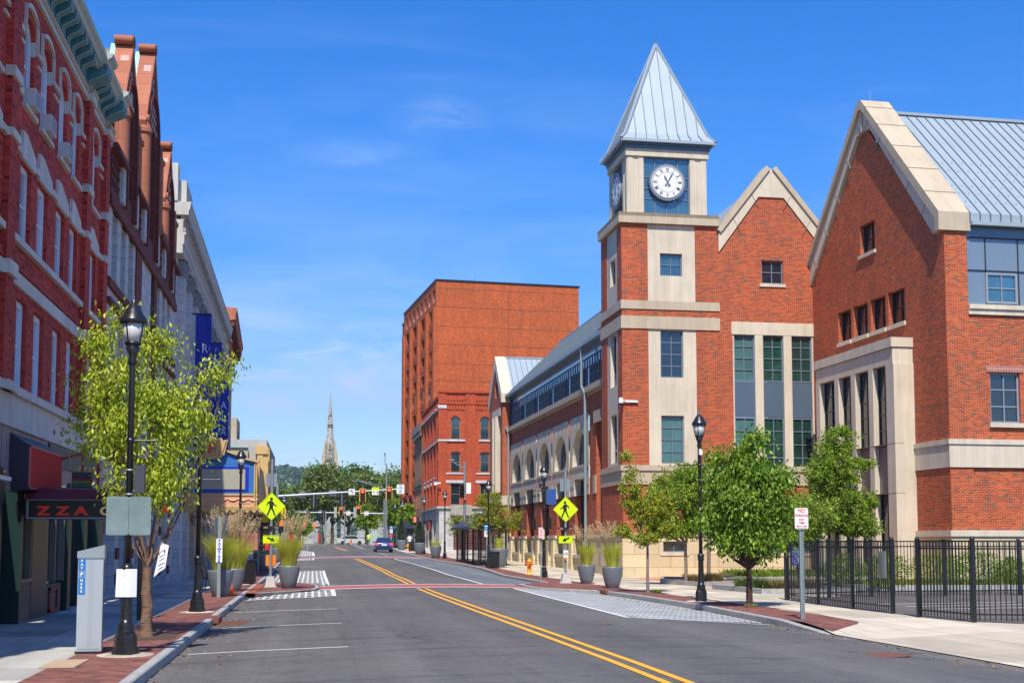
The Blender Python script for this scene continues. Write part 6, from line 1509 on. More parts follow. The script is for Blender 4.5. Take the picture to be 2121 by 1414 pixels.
m = MB(); m.box(-1.72, -1.34, 49.24, 49.34, .95, 1.35); m.build('push_button', M('orange_plastic', (.7, .22, .02)), bpy.data.objects['crossing_sign'])
# no parking any time
np_ = thing('no_parking_sign', 'red and white NO PARKING ANY TIME sign on a punched steel post', 'traffic sign', (10.68, 27.05, .15)); o = (10.68, 27.05)
m = MB().frame(o, 0); m.box(-.045, .045, 0, .03, .12, 2.35); m.box(-.045, -.03, -.03, .0, .12, 2.35); m.box(.03, .045, -.03, 0, .12, 2.35)
for i in range(34): m.box(-.008, .008, -.003, .0, .25+i*.055, .268+i*.055, 1)
m.build('post', [GREYPOST, BLACK], np_)
plate(np_, 'plate', o, 0, 0, 2.36, .31, .46, SWH, -.035, border=SRED, r=.035)
m = MB().frame(o, 0)
for s_, z, sz in (('NO', 2.525, .095), ('PARKING', 2.425, .068), ('ANY', 2.335, .06), ('TIME', 2.26, .06)): text(m, s_, sz*1.12, (0, -.042, z), 0, .001, .92)
m.bar((-.07, -.041, 2.19), (.07, -.041, 2.19), .003, .018, up=(0, 1, 0)); m.prism([(-.12, 2.19), (-.07, 2.215), (-.07, 2.165)], -.043, -.04); m.prism([(.12, 2.19), (.07, 2.165), (.07, 2.215)], -.043, -.04); m.build('lettering', SRED, np_)
# pay station
ps = thing('pay_station', 'tall silver parking pay station with a blue PAY P HERE label', 'pay station', (-3.34, 20.5, .15)); o = (-3.34, 20.42); a = R(3)
PSM = M('silver_paint', (.42, .47, .50), .35, .04, metal=.35)
m = MB().frame(o, a); m.box(-.185, .185, 0, .22, .19, 1.62); m.build('cabinet', PSM, ps)
m = MB().frame(o, a); m.prism([(-.20, 1.60), (.20, 1.60), (.20, 1.80), (-.20, 1.70)], -.015, .24); m.build('sloping_top', M('silver_grey', (.30, .35, .36), .4, .04, metal=.3), ps)
m = MB().frame(o, a); m.box(-.20, .20, -.01, .24, .15, .19); m.build('foot', BLACK, ps)
m = MB().frame(o, a); m.box(-.16, .16, -.004, 0, .22, .225); m.box(.185, .188, .03, .19, .3, 1.55); m.box(-.02, .16, -.012, 0, 1.635, 1.66); m.build('seam', M('seam_grey', (.16, .18, .2), .5, 0), ps)
m = MB().frame(o, a); m.box(.13, .19, -.004, .222, .2, 1.6) if False else None
for u in (-.02, .0, .02, .045): m.box(u, u+.004, -.003, 0, .25, 1.58)
m.build('groove', M('groove_grey', (.28, .31, .33), .5, 0), ps)
m = MB().frame(o, a); m.box(-.178, -.075, -.006, -.001, 1.05, 1.59); lb = m.build('blue_label', SBLUE, ps)
m = MB().frame(o, a)
for ch_, z in zip('PAY', (1.555, 1.50, 1.445)): text(m, ch_, .05, (-.127, -.010, z), 0, .002)
for ch_, z in zip('HERE', (1.26, 1.205, 1.15, 1.095)): text(m, ch_, .05, (-.127, -.010, z), 0, .002)
text(m, 'P', .085, (-.127, -.010, 1.35), 0, .002)
for s_ in ((-.168, 1.395, -.086, 1.395), (-.168, 1.305, -.086, 1.305), (-.168, 1.305, -.168, 1.395), (-.086, 1.305, -.086, 1.395)): m.bar((s_[0], -.009, s_[1]), (s_[2], -.009, s_[3]), .003, .006, up=(0, 1, 0))
m.build('lettering', SWH, lb)
# pay kiosk arrow post
pk = thing('pay_kiosk_sign', 'narrow white PAY KIOSK sign on a grey post in front of the grass planter', 'sign', (-2.83, 40.2, .15)); o = (-2.80, 40.15)
m = MB().frame(o, 0); m.box(-.05, .05, 0, .05, .12, 2.62); m.build('post', GREYPOST, pk); plate(pk, 'plate', o, 0, 0, 1.58, .19, .72, SWH, -.01, r=.02)
m = MB().frame(o, 0)
for ch_, z in zip('PAY', (1.88, 1.79, 1.70)): text(m, ch_, .085, (0, -.016, z), 0, .004, 1.3)
for ch_, z in zip('KIOSK', (1.55, 1.47, 1.395, 1.32, 1.245)): text(m, ch_, .08, (0, -.016, z), 0, .004, 1.3)
m.box(-.06, .06, -.018, -.014, 1.61, 1.65); m.build('lettering', M('print_blue', (.01, .02, .5), .5, 0), pk)
plate(pk, 'back_plate', o, R(62), .0, 2.33, .30, .50, SGREY, .10)
# sign backs and dark box on the near left lamp, and the black post behind
q = lamps['a'].location
for dx, nm in ((-.165, 'x'), (.165, 'y')):
    plate(lamps['a'], 'sign_back', (q.x, q.y), 0, dx+.01, 2.30, .325, .60, M('weathered_sign_back', (.20, .27, .26), .45, .25, 3, metal=.3), -.075 if dx < 0 else -.078, r=.03)
m = MB().frame((q.x, q.y), 0)
for z in (2.06, 2.55, 2.62, 3.0): m.lathe([(.062, z), (.062, z+.03)], n=16)
m.build('strap', GALV, lamps['a'])
m = MB(); m.box(q.x+.075, q.x+.22, q.y-.02, q.y+.14, 2.66, 3.1); m.build('side_box', M('dark_grey_box', (.05, .05, .065), .5, .1), lamps['a'])
m = MB(); P = []; n = 9
for i in range(n):
    x = q.x-.15+.30*i/(n-1); dy = -.10-.02*math.cos(i*1.3)
    for z in (1.02, 1.24, 1.44): P.append((x+(.02*(z-1.2) if i < 2 else 0), q.y+dy+(.03 if i in (0, 8) else 0), z))
m.mesh(P, [(i*3+j, (i+1)*3+j, (i+1)*3+j+1, i*3+j+1) for i in range(n-1) for j in (0, 1)]); tag(m.build('paper_notice', M('white_paper', (.8, .8, .82), .6, .03), loc=(q.x, q.y-.1, 1.02)), 'creased white paper notice taped round the near left lamp', 'notice')
bp = thing('black_post', 'slim black square post behind the near left lamp and tree', 'post', (-3.70, 29.0, .15)); MB().box(-3.75, -3.65, 28.95, 29.05, .12, 2.35).build('shaft', BLACK, bp); MB().box(-3.79, -3.61, 28.91, 29.09, 2.35, 2.5).build('cap', BLACK, bp)
# planters
POT = M('slate_pot', (.135, .155, .175), .42, .05, 3, spec=.45)
def make_pot():
    t = thing('planter', 'x', 'planter', (0, 0, 0))
    m = MB(); m.lathe([(.225, 0), (.235, .01), (.30, .25), (.36, .52), (.385, .76), (.385, .82), (.345, .82), (.34, .70)], n=36); m.build('pot', POT, t); MB().lathe([(.345, .70), (.33, .74), (.01, .76)], n=24).build('soil', SOIL, t); return t
pot = make_pot(); GP = 'grey round-bellied planters along the pavement'
PL = dict(l1=(-2.80, 40.95, 1.0, 'large grey planter of tall grass behind the pay kiosk post'), l2=(-2.66, 45.4, .95, 'grey planter half hidden behind the pay kiosk planter'), l3=(-.83, 48.1, 1.0, 'grey planter alone on the left crossing island'), l4=(-2.83, 74.6, 1.22, 'grey planter with low tufts beyond the litter bin'), l5=(-2.4, 91.5, 1.2, 'far left grey planter at the kerb behind the crossing sign'),
          r1=(11.04, 51.2, .92, 'grey planter left of the pair by the clock tower'), r2=(10.86, 45.9, .96, 'grey planter right of the pair, nearer the red hydrant'), r3=(11.35, 78.0, 1.40, 'wide grey planter beside the bus shelter'), r4=(9.75, 102.2, 1.18, 'grey planter with sparse grass near the stone corner'), r5=(9.75, 118.0, 1.28, 'grey planter with a small evergreen by the shopfront'), r6=(9.6, 140.0, 1.34, 'farthest grey planter with an evergreen, by the tower block'))
for k, (x, y, s, lab) in PL.items(): place(pot, (x, y, gp(y)), lab, GP, scale=(s*1.04, s*1.04, s))
# bench
be = thing('bench', 'black metal slatted bench half hidden by the grass planter', 'bench', (-3.6, 47.5, .15)); m = MB().frame((-3.75, 46.2), R(90))
seat = MB().frame((-3.75, 46.2, .15), R(90))
for i in range(7): seat.bar((0, -.1-.06*i, .42), (1.6, -.1-.06*i, .42), .035, .02)
seat.build('seat', BLACK, be)
bk = MB().frame((-3.75, 46.2, .15), R(90))
for i in range(8): z = .48+i*.055; bk.bar((0, .02+.10*(i/8)**1.5, z), (1.6, .02+.10*(i/8)**1.5, z), .02, .03)
bk.build('backrest', BLACK, be)
for u in (0, 1.6):
    lg = MB().frame((-3.75, 46.2, .15), R(90)); n = 10
    for i in range(n):
        p, q_ = math.pi*1.5*i/n, math.pi*1.5*(i+1)/n; lg.bar((u, -.42+.16*math.cos(p), .58+.12*math.sin(p)), (u, -.42+.16*math.cos(q_), .58+.12*math.sin(q_)), .03, .03)
    lg.bar((u, -.45, 0), (u, -.42, .46), .035, .035); lg.bar((u, .06, 0), (u, 0, .45), .035, .035); lg.bar((u, 0, .45), (u, .13, .95), .035, .035); lg.bar((u, -.45, .42), (u, 0, .42), .03, .04); lg.build('end_frame', BLACK, be)
# litter bins
def bin_(x, y, label):
    z = gp(y); t = thing('litter_bin', label, 'litter bin', (x, y, z)); m = MB(); m.box(x-.27, x+.27, y-.27, y+.27, z+.04, z+.85, taper=-.03); m.build('body', BLACK, t)
    m = MB()
    for i in range(10):
        for s_ in (-1, 1): m.box(x-.27+i*.058, x-.245+i*.058, y+s_*.30-.012, y+s_*.30+.012, z+.08, z+.93); m.box(x+s_*.30-.012, x+s_*.30+.012, y-.27+i*.058, y-.245+i*.058, z+.08, z+.93)
    m.box(x-.34, x+.34, y-.34, y+.34, z+.93, z+.99); m.build('slatted_frame', IRON, t); return t
bin_(-2.55, 52.9, 'black square litter bin behind the marquee lamp post'); bin_(10.75, 76.2, 'black litter bin between the bus shelter and its planter'); bin_(10.1, 132, 'far black litter bin beyond the blue car')
# traffic cone
cn = thing('traffic_cone', 'orange traffic cone with a white band behind the kiosk planter', 'traffic cone', (-2.66, 42.9, .15)); ORG = M('cone_orange', (.75, .10, .015), .45, .08)
MB().box(-2.85, -2.45, 42.69, 43.11, .15, .19).build('base', M('dark_orange_rubber', (.35, .05, .02), .7, .2), cn); MB().lathe([(.155, .03), (.115, .30)], (-2.66, 42.9, .15), 20).build('cone', ORG, cn); MB().lathe([(.115, .30), (.085, .48)], (-2.66, 42.9, .15), 20).build('white_band', SWH, cn); MB().lathe([(.085, .48), (.035, .74), (.02, .75)], (-2.66, 42.9, .15), 20).build('cone_top', ORG, cn)
# hydrants
def hydrant(x, y, label, body, cap):
    z = gp(y); t = thing('fire_hydrant', label, 'fire hydrant', (x, y, z)); m = MB(); m.lathe([(.17, 0), (.17, .04), (.11, .07), (.10, .42), (.135, .45), (.135, .49), (.10, .51), (.125, .62), (.12, .68)], (x, y, z), 18); m.build('barrel', body, t)
    m = MB(); m.lathe([(.14, .66), (.14, .69), (.10, .76), (.05, .80), (.03, .81), (.03, .86)], (x, y, z), 16); m.build('bonnet', body, t)
    m = MB(); m.cyl((x-.24, y, z+.55), (x-.10, y, z+.55), .07, n=12); m.cyl((x+.10, y, z+.55), (x+.2, y, z+.55), .05, n=12); m.cyl((x, y-.2, z+.52), (x, y-.1, z+.52), .075, n=12); m.build('outlet_cap', cap, t)
YP = M('hydrant_yellow', (.75, .33, .015), .4, .06); RP = M('hydrant_red', (.55, .01, .01), .4, .06); OP = M('hydrant_orange', (.75, .2, .015), .4, .06)
hydrant(11.0, 64.9, 'yellow fire hydrant with red caps left of the banner lamp', YP, RP); hydrant(9.75, 132.0, 'small yellow fire hydrant by the walk signal at the far corner', YP, YP); hydrant(11.33, 48.3, 'orange hydrant with a red cap hidden behind the right planter', OP, RP); hydrant(5.6, 188.5, 'tiny orange hydrant on the park kerb', OP, OP)
# ---------------- steel fences ----------------
PK = IRON
def fence(pts, label, posts=None, h=1.32, solid=None):
    o = pts[0]; t = thing('fence', label, 'fence', (o[0], o[1], .15))
    for i, (x, y) in enumerate(pts):
        w = .04; p = MB(); p.box(x-w, x+w, y-w, y+w, .15, 1.90); p.lathe([(.055, 0), (.055, .02), (.03, .06), (.01, .07)], (x, y, 1.90), 10); p.build('post', PK, t)
    for (x0, y0), (x1, y1) in zip(pts, pts[1:]):
        r = MB()
        for z in (.32, 1.70, 1.86): r.bar((x0, y0, z), (x1, y1, z), .03, .035)
        r.build('rail', PK, t); L = math.dist((x0, y0), (x1, y1)); n = int(L/.108); p = MB()
        for i in range(1, n): x, y = x0+(x1-x0)*i/n, y0+(y1-y0)*i/n; p.box(x-.0085, x+.0085, y-.0085, y+.0085, .19, 1.87)
        p.build('picket_panel', PK, t)
    return t
fa = fence([(13.70, 35.85), (13.56, 33.2), (13.53, 30.9), (13.62, 28.8)], 'black picket fence run left of the gap, beside the NO PARKING sign')
fb = fence([(13.55, 27.35), (13.85, 25.45), (16.2, 24.6), (18.6, 23.7), (21, 22.8)], 'black picket fence running to the right edge from the gap')
fc = fence([(13.76, 36.1), (15.4, 36.9), (17.1, 37.6), (19.55, 37.7), (22.2, 37.9), (25, 38.1), (28, 38.3)], 'black picket fence at the back of the car park')
m = MB(); m.box(13.57, 13.62, 29.0, 29.25, .95, 1.28) if False else m.box(13.54, 13.60, 29.05, 29.4, .98, 1.62)
for i in range(3): m.box(13.52, 13.54, 29.1+i*.1, 29.13+i*.1, .98, 1.62)
m.build('latch_box', M('grey_latch', (.22, .23, .24), .4, .1, metal=.5), fa)
bs = thing('blue_notice', 'blue parking rules notice with rows of white print, hung on the back fence', 'sign', (13.95, 36.0, .9)); m = MB().frame((13.74, 34.6), R(-78)); 
m = MB(); m.box(13.92, 14.36, 35.98, 36.0, .93, 1.33) if False else m.box(13.86, 14.26, 35.9, 35.93, 1.16, 1.68); m.build('plate', M('notice_blue', (.01, .05, .33), .5, .05), bs); m = MB()
for r_ in range(9):
    for c_ in range(9):
        if (r_*7+c_*5) % 4: m.box(13.885+c_*.041, 13.915+c_*.041, 35.893, 35.9, 1.62-r_*.052, 1.645-r_*.052)
m.build('printed_lines', SWH, bs)
# ---------------- bus shelter ----------------
bu = thing('bus_shelter', 'black framed bus shelter with a hipped roof beside the planter', 'bus shelter', (11.2, 86, gp(86))); z0 = gp(88)
xa, xb, ya, yb = 10.55, 12.3, 81.5, 94.0
m = MB()
for x in (xa, xb):
    for y in np.linspace(ya, yb, 5): m.box(x-.05, x+.05, y-.05, y+.05, z0-.1, z0+2.35)
m.build('post', IRON, bu); m = MB()
for x in (xa, xb):
    if x == xa: rng_ = [(ya, 84.6), (90.9, yb)]
    else: rng_ = [(ya, yb)]
    for (y0, y1) in rng_:
        for z in (.15, .55, .95, 1.35, 1.75, 2.25): m.bar((x, y0, z0+z), (x, y1, z0+z), .03, .03)
        y = y0
        while y < y1: m.bar((x, y, z0+.15), (x, y, z0+2.25), .03, .03, up=(1, 0, 0)); y += .52
for y in (ya, yb):
    for z in (.15, .55, .95, 1.35, 1.75, 2.25): m.bar((xa, y, z0+z), (xb, y, z0+z), .03, .03)
    for x in np.linspace(xa, xb, 5): m.bar((x, y, z0+.15), (x, y, z0+2.25), .03, .03, up=(1, 0, 0))
m.build('grille', IRON, bu)
m = MB(); e = .45; A = [(xa-e, ya-e, z0+2.32), (xb+e, ya-e, z0+2.32), (xb+e, yb+e, z0+2.32), (xa-e, yb+e, z0+2.32)]; B_ = [(p[0], p[1], p[2]+.14) for p in A]; xm = (xa+xb)/2
m.mesh(A+B_+[(xm, ya+1.2, z0+3.35), (xm, yb-1.2, z0+3.35)], [(3, 2, 1, 0), (0, 1, 5, 4), (1, 2, 6, 5), (2, 3, 7, 6), (3, 0, 4, 7), (4, 5, 8), (5, 6, 9, 8), (6, 7, 9), (7, 4, 8, 9)])
m.bar((xm-.0, ya+1.2, z0+3.37), (xm, yb-1.2, z0+3.37), .08, .06); m.build('roof', M('navy_shelter_roof', (.020, .022, .045), .4, .1), bu)
m = MB(); 
for y in (84.5, 86.2): m.box(11.2, 11.9, y, y+1.2, z0+.42, z0+.46); m.box(11.85, 11.9, y, y+1.2, z0+.46, z0+.9); m.box(11.25, 11.3, y+.05, y+.1, z0, z0+.42); m.box(11.8, 11.85, y+1.1, y+1.15, z0, z0+.42)
m.build('seat', IRON, bu)
# far bus shelter
bu2 = thing('bus_shelter', 'far dark bus shelter just beyond the blue car', 'bus shelter', (10.3, 150, gp(150))); z0 = gp(152); m = MB(); m.box(9.9, 11.4, 148, 156, z0, z0+2.3); m.build('panels', M('smoked_panel', (.03, .03, .04), .3, .1), bu2); m = MB(); m.mesh([(9.5, 147.5, z0+2.3), (11.8, 147.5, z0+2.3), (11.8, 156.5, z0+2.3), (9.5, 156.5, z0+2.3), (10.65, 149, z0+3.3), (10.65, 155, z0+3.3)], [(3, 2, 1, 0), (0, 1, 4), (1, 2, 5, 4), (2, 3, 5), (3, 0, 4, 5)]); m.build('roof', MATS['navy_shelter_roof'], bu2)
# bus stop signs
def busstop(x, y, label):
    z = gp(y); t = thing('bus_stop_sign', label, 'traffic sign', (x, y, z), 'blue and white bus stop and no parking signs'); MB().box(x-.035, x+.035, y-.03, y+.03, z, z+2.3).build('post', GREYPOST, t)
    plate(t, 'blue_plate', (x, y), 0, 0, z+2.42, .33, .36, M('bus_blue', (.02, .25, .62), .4, .05), -.04); m = MB().frame((x, y), 0); m.box(-.12, .12, -.048, -.044, z+2.49, z+2.54); m.box(-.10, .10, -.048, -.044, z+2.33, z+2.345); m.build('bus_symbol', SWH, t)
    plate(t, 'white_plate', (x, y), 0, 0, z+2.04, .33, .38, SWH, -.04); m = MB().frame((x, y), 0); ringo(m, 0, -.05, z+2.06, .12); m.build('no_parking_symbol', SRED, t); m = MB().frame((x, y), 0); text(m, 'P', .17, (0, -.046, z+2.06), 0, .006); m.build('letter', SBK, t)
def ringo(m, cx, y, cz, r, w=.022, slash=True):
    n = 20
    for i in range(n):
        p, q_ = 2*math.pi*i/n, 2*math.pi*(i+1)/n; m.bar((cx+r*math.cos(p), y, cz+r*math.sin(p)), (cx+r*math.cos(q_), y, cz+r*math.sin(q_)), .004, w, up=(0, 1, 0))
    if slash: m.bar((cx-r*.7, y, cz+r*.7), (cx+r*.7, y, cz-r*.7), .004, w, up=(0, 1, 0))
busstop(10.85, 80.0, 'blue and white bus stop sign in front of the near shelter tree'); busstop(8.85, 146.0, 'small blue and white bus stop sign beyond the blue car')
# small no-stopping plates by the arcade
for x, y, z, lab in ((10.86, 60.3, 1.9, 'small red and white plate clipped to the banner lamp'), (10.2, 57, 1.95, 'small red and white plate seen just left of the right crossing sign')):
    t = thing('small_sign', lab, 'traffic sign', (x, y, gp(y)));
    if y < 60: MB().box(x-.03, x+.03, y, y+.03, .1, 2.45).build('post', GREYPOST, t)
    plate(t, 'plate', (x-.03, y-.12), 0, 0, z+.3, .20, .46, SWH, 0, border=SRED); m = MB().frame((x-.03, y-.12), 0)
    for i in range(4): m.box(-.07, .07, -.01, -.006, z+.15+i*.09, z+.19+i*.09)
    m.build('lettering', SRED, t)
# one-way sign under the marquee, more grey posts on the left
t = thing('one_way_sign', 'black and white one way arrow sign under the marquee', 'traffic sign', (-5.9, 100, gp(100))); plate(t, 'plate', (-5.75, 100), 0, 0, 3.25, .95, .30, SBK, 0); m = MB().frame((-5.75, 100), 0); m.prism([(-.4, 3.17), (.15, 3.17), (.15, 3.11), (.4, 3.25), (.15, 3.39), (.15, 3.33), (-.4, 3.33)], -.012, -.005); m.build('arrow', M('sign_silver', (.3, .33, .36), .5, .1), t); m = MB().frame((-5.75, 100), 0); text(m, 'ONE WAY', .13, (-.13, -.016, 3.25), 0, .002, .9); m.build('lettering', SBK, t); MB().box(-5.78, -5.72, 100.02, 100.08, gp(100)-.1, 3.5).build('post', BLACK, t)
for x, y, h, lab in ((-2.85, 70.5, 3.0, 'grey sign post with its plate edge-on beside the left crossing sign'), (-2.05, 97, 2.9, 'far grey sign post at the left kerb')):
    t = thing('sign_post', lab, 'sign post', (x, y, gp(y))); MB().box(x-.045, x+.045, y-.03, y+.03, gp(y)-.05, gp(y)+h).build('post', GREYPOST, t); plate(t, 'plate', (x, y), R(75), 0, gp(y)+h-.35, .4, .6, SGREY, 0)
# yellow signs and walk signal at the far left corner
t = thing('pedestrian_signal', 'orange pedestrian signal and yellow plate on the far left corner pole', 'traffic light', (-3.0, 123, gp(123))); m = MB(); m.cyl((-3, 123, 1), (-3, 123, 5.6), .07, n=10); m.build('pole', BLACK, t); MB().box(-3.1, -2.65, 122.8, 123, 3.3, 3.9).build('signal_housing', OP, t); MB().box(-2.95, -2.5, 122.85, 122.9, 4.0, 5.0).build('yellow_plate', M('yellow_plate', (.75, .5, .02), .4, .05), t)
t = thing('yellow_marquee_sign', 'small yellow sign hanging under the marquee corner', 'sign', (-2.6, 75, 2.9)); MB().box(-2.95, -2.5, 75, 75.08, 2.95, 3.3).build('plate', M('yellow_plate', (.75, .5, .02)), t)
# ---------------- traffic signals ----------------
SYEL = M('signal_yellow', (.80, .42, .01), .4, .05); SDK = M('signal_dark_red', (.035, .012, .012), .4, .1); LENS = M('dark_lens', (.05, .045, .045), .2, .1)
LRED = M('lit_red_lens', (1.0, .08, .07), .3, 0, emit=2.2)
def head(parent, x, y, zc, back=False, lit=0, w=.62, h=1.28, scale=1.0, tilt=None):
    w *= scale; h *= scale
    if back:
        s = MB().box(x-w*.48, x+w*.48, y, y+.05, zc-h/2, zc+h/2).build('signal_head', BLACK, parent); MB().box(x-.03*scale, x+.03*scale, y-.08, y, zc-h*.45, zc+h*.5).build('bracket', GALV, s); return s
    s = MB().box(x-w/2, x+w/2, y, y+.04, zc-h/2, zc+h/2).build('signal_head', SYEL, parent)
    MB().box(x-w/2+.07*scale, x+w/2-.07*scale, y-.10, y, zc-h/2+.07*scale, zc+h/2-.07*scale).build('housing', SDK, s)
    for i in range(3):
        z = zc+(1-i)*.36*scale; m = MB(); m.cyl((x, y-.10, z), (x, y-.125, z), .145*scale, n=16); m.build('lens', LRED if i == lit else LENS, s)
    m = MB()
    for i in range(3):
        z = zc+(1-i)*.36*scale; n = 10
        for k in range(n):
            p, q_ = math.pi*k/n, math.pi*(k+1)/n; m.face([(x+.16*scale*math.cos(p), y-.10, z+.16*scale*math.sin(p)), (x+.16*scale*math.cos(q_), y-.10, z+.16*scale*math.sin(q_)), (x+.16*scale*math.cos(q_), y-.30, z+.16*scale*math.sin(q_)), (x+.16*scale*math.cos(p), y-.30, z+.16*scale*math.sin(p))])
    m.build('visor', SDK, s); return s
z = gz(125)
ma = thing('signal_mast', 'nearest long grey mast arm over the junction with two big lit red signals', 'traffic signal', (-3.3, 124.5, z+.15))
m = MB(); m.cyl((-3.35, 124.5, z), (-3.35, 124.5, 7.4), .16, .13, 14); m.build('pole', GALV, ma)
m = MB(); m.cyl((-3.35, 124.5, 6.15), (8.75, 124.5, 6.95), .15, .08, 14); m.build('arm', GALV, ma)
def zarm(x): return 6.15+.8*(x+3.35)/12.1
for x in (4.75, 7.30): head(ma, x, 124.2, zarm(x)-.28-.1); MB().bar((x, 124.3, zarm(x)), (x, 124.3, zarm(x)+.6), .04, .04).build('hanger', GALV, ma)
for x in (.10, 2.78): head(ma, x, 124.4, zarm(x)-.62, back=True)
for x, w in ((-1.0, .6), (1.9, .72)): plate(ma, 'sign_back', (x, 124.75), 0, 0, zarm(x)+.0, w, .62, SGREY, 0)
o = (3.72, 124.25); plate(ma, 'no_left_turn_plate', o, 0, 0, zarm(3.72)+.0, .60, .60, SWH, 0); m = MB().frame(o, 0); ringo(m, 0, -.014, zarm(3.72), .24, .045); m.build('red_ring', SRED, ma); m = MB().frame(o, 0); m.prism([(-.16, zarm(3.72)+.06), (-.02, zarm(3.72)+.15), (-.02, zarm(3.72)+.10), (.10, zarm(3.72)+.06), (.12, zarm(3.72)-.14), (.05, zarm(3.72)-.14), (.04, zarm(3.72)+.02), (-.02, zarm(3.72)+.03), (-.02, zarm(3.72)-.02)], -.010, -.005); m.build('turn_arrow', SBK, ma)
o = (5.98, 124.25); zz = zarm(5.98); plate(ma, 'lime_plate', o, 0, 0, zz+.16, .72, .30, LIME, 0); plate(ma, 'yield_plate', o, 0, 0, zz-.22, .66, .42, SWH, 0); m = MB().frame(o, 0); m.prism([(-.25, zz-.10), (-.02, zz-.10), (-.135, zz-.30)], -.012, -.005); m.build('yield_triangle', SRED, ma); m = MB().frame(o, 0); walker(m, .22, zz-.22, .34, -.006); text(m, 'to', .1, (.06, -.008, zz-.2), 0); text(m, 'TURNING VEHICLES', .07, (-.06, -.008, zz+.22), 0); m.build('walker_symbol', SBK, ma)
o = (8.40, 124.2); zz = zarm(8.4)-.02; plate(ma, 'no_turn_on_red_plate', o, 0, 0, zz, .74, .90, SWH, 0, border=M('plate_edge_blue', (.2, .3, .45), .5, 0)); m = MB().frame(o, 0)
for s_, dz in (('NO', .28), ('TURN', .1), ('ON', -.1), ('RED', -.28)): text(m, s_, .20, (0, -.010, zz+dz), 0, .004)
m.build('lettering', M('print_grey_black', (.05, .06, .09), .5, 0), ma)
# second mast beyond the junction
z = gz(172)
mb_ = thing('signal_mast', 'farther grey mast arm over the junction, its tall pole standing at right', 'traffic signal', (9.75, 172, z+.15))
m = MB(); m.cyl((9.75, 172, z), (9.75, 172, 12.2), .17, .10, 12); m.cyl((9.45, 171.6, z), (9.45, 171.6, 7.5), .1, .1, 10); m.build('pole', GALV, mb_); m = MB(); m.cyl((9.7, 172, 5.55), (-3.2, 172, 5.75), .13, .08, 10); m.build('arm', GALV, mb_)
m = MB(); n = 8
for off in (0, .5):
    for i in range(n): t0, t1 = i/n, (i+1)/n; f = lambda q: (9.7-3.9*q, 172, 8.3+off*(1-q)+1.6*math.sin(q*1.45)); m.bar(f(t0), f(t1), .09, .09)
m.bar((5.9, 172, 9.9), (5.2, 172, 9.95), .2, .1); m.build('luminaire_arm', GALV, mb_)
m = MB(); m.cyl((9.55, 171.9, 12.0), (9.5, 171.7, 13.6), .05, .04, 8); m.box(9.35, 9.6, 171.6, 171.8, 13.3, 13.7); m.build('camera_mast', GALV, mb_)
head(mb_, 3.75, 171.6, 5.85, scale=.95); head(mb_, 6.05, 171.6, 6.0, scale=.95)
for x in (3.0, 5.55): MB().box(x-.18, x+.18, 171.2, 171.9, 5.0, 6.4).build('side_facing_head', M('white_black_signal', (.35, .35, .34), .5, .6, 5), mb_)
for x in (-.55, 1.45): head(mb_, x, 171.9, 5.4, back=True, scale=.8)
for x in (4.7, 7.1): plate(mb_, 'no_left_turn_plate', (x, 171.7), 0, 0, 5.6, .55, .55, SWH, 0); m = MB().frame((x, 171.7), 0); ringo(m, 0, -.012, 5.6, .21, .045); m.build('red_ring', SRED, mb_)
for x in (-.9, 1.1): plate(mb_, 'sign_back', (x, 172.2), 0, 0, 5.75, .6, .5, SGREY, 0)
# thin pole with street light, truss arm pole
t = thing('street_light_pole', 'slim grey pole with a curved light arm, standing in the middle of the park view', 'street light', (4.55, 184, 1.4)); m = MB(); m.cyl((4.55, 184, 1.3), (4.55, 184, 7.0), .09, .07, 10); m.build('pole', GALV, t); m = MB()
for a_, b_ in (((4.55, 6.9), (3.6, 7.6)), ((3.6, 7.6), (2.6, 7.7)), ((4.55, 6.5), (3.6, 7.4))): m.bar((a_[0], 184, a_[1]), (b_[0], 184, b_[1]), .08, .06)
m.build('light_arm', GALV, t)
t = thing('signal_mast', 'slim pole with a double truss arm carrying two small orange signals', 'traffic signal', (1.85, 183, 1.4)); m = MB(); m.cyl((1.85, 183, 1.3), (1.85, 183, 6.2), .10, .08, 10); m.cyl((1.85, 183, 1.2), (1.85, 183, 1.9), .2, .16, 10); m.build('pole', M('weathered_steel', (.34, .33, .30), .5, .1, metal=.3), t); m = MB()
f1 = [(1.85, 4.0), (.6, 4.5), (-.4, 4.72), (-1.1, 4.75)]; f2 = [(1.85, 3.6), (.6, 4.3), (-.4, 4.68), (-1.1, 4.75)]
for F_ in (f1, f2):
    for a_, b_ in zip(F_, F_[1:]): m.bar((a_[0], 183, a_[1]), (b_[0], 183, b_[1]), .06, .06)
m.build('truss_arm', GALV, t)
for x in (-1.1, .3): s = MB().box(x-.14, x+.14, 182.8, 183, 3.75, 4.5).build('signal_head', OP, t); MB().cyl((x, 182.8, 4.35), (x, 182.76, 4.35), .13, n=12).build('lens', LRED, s)
MB().box(.95, 1.8, 182.95, 183, 3.3, 3.5).build('street_name_plate', M('street_green', (.0, .25, .17), .4, .05), t)
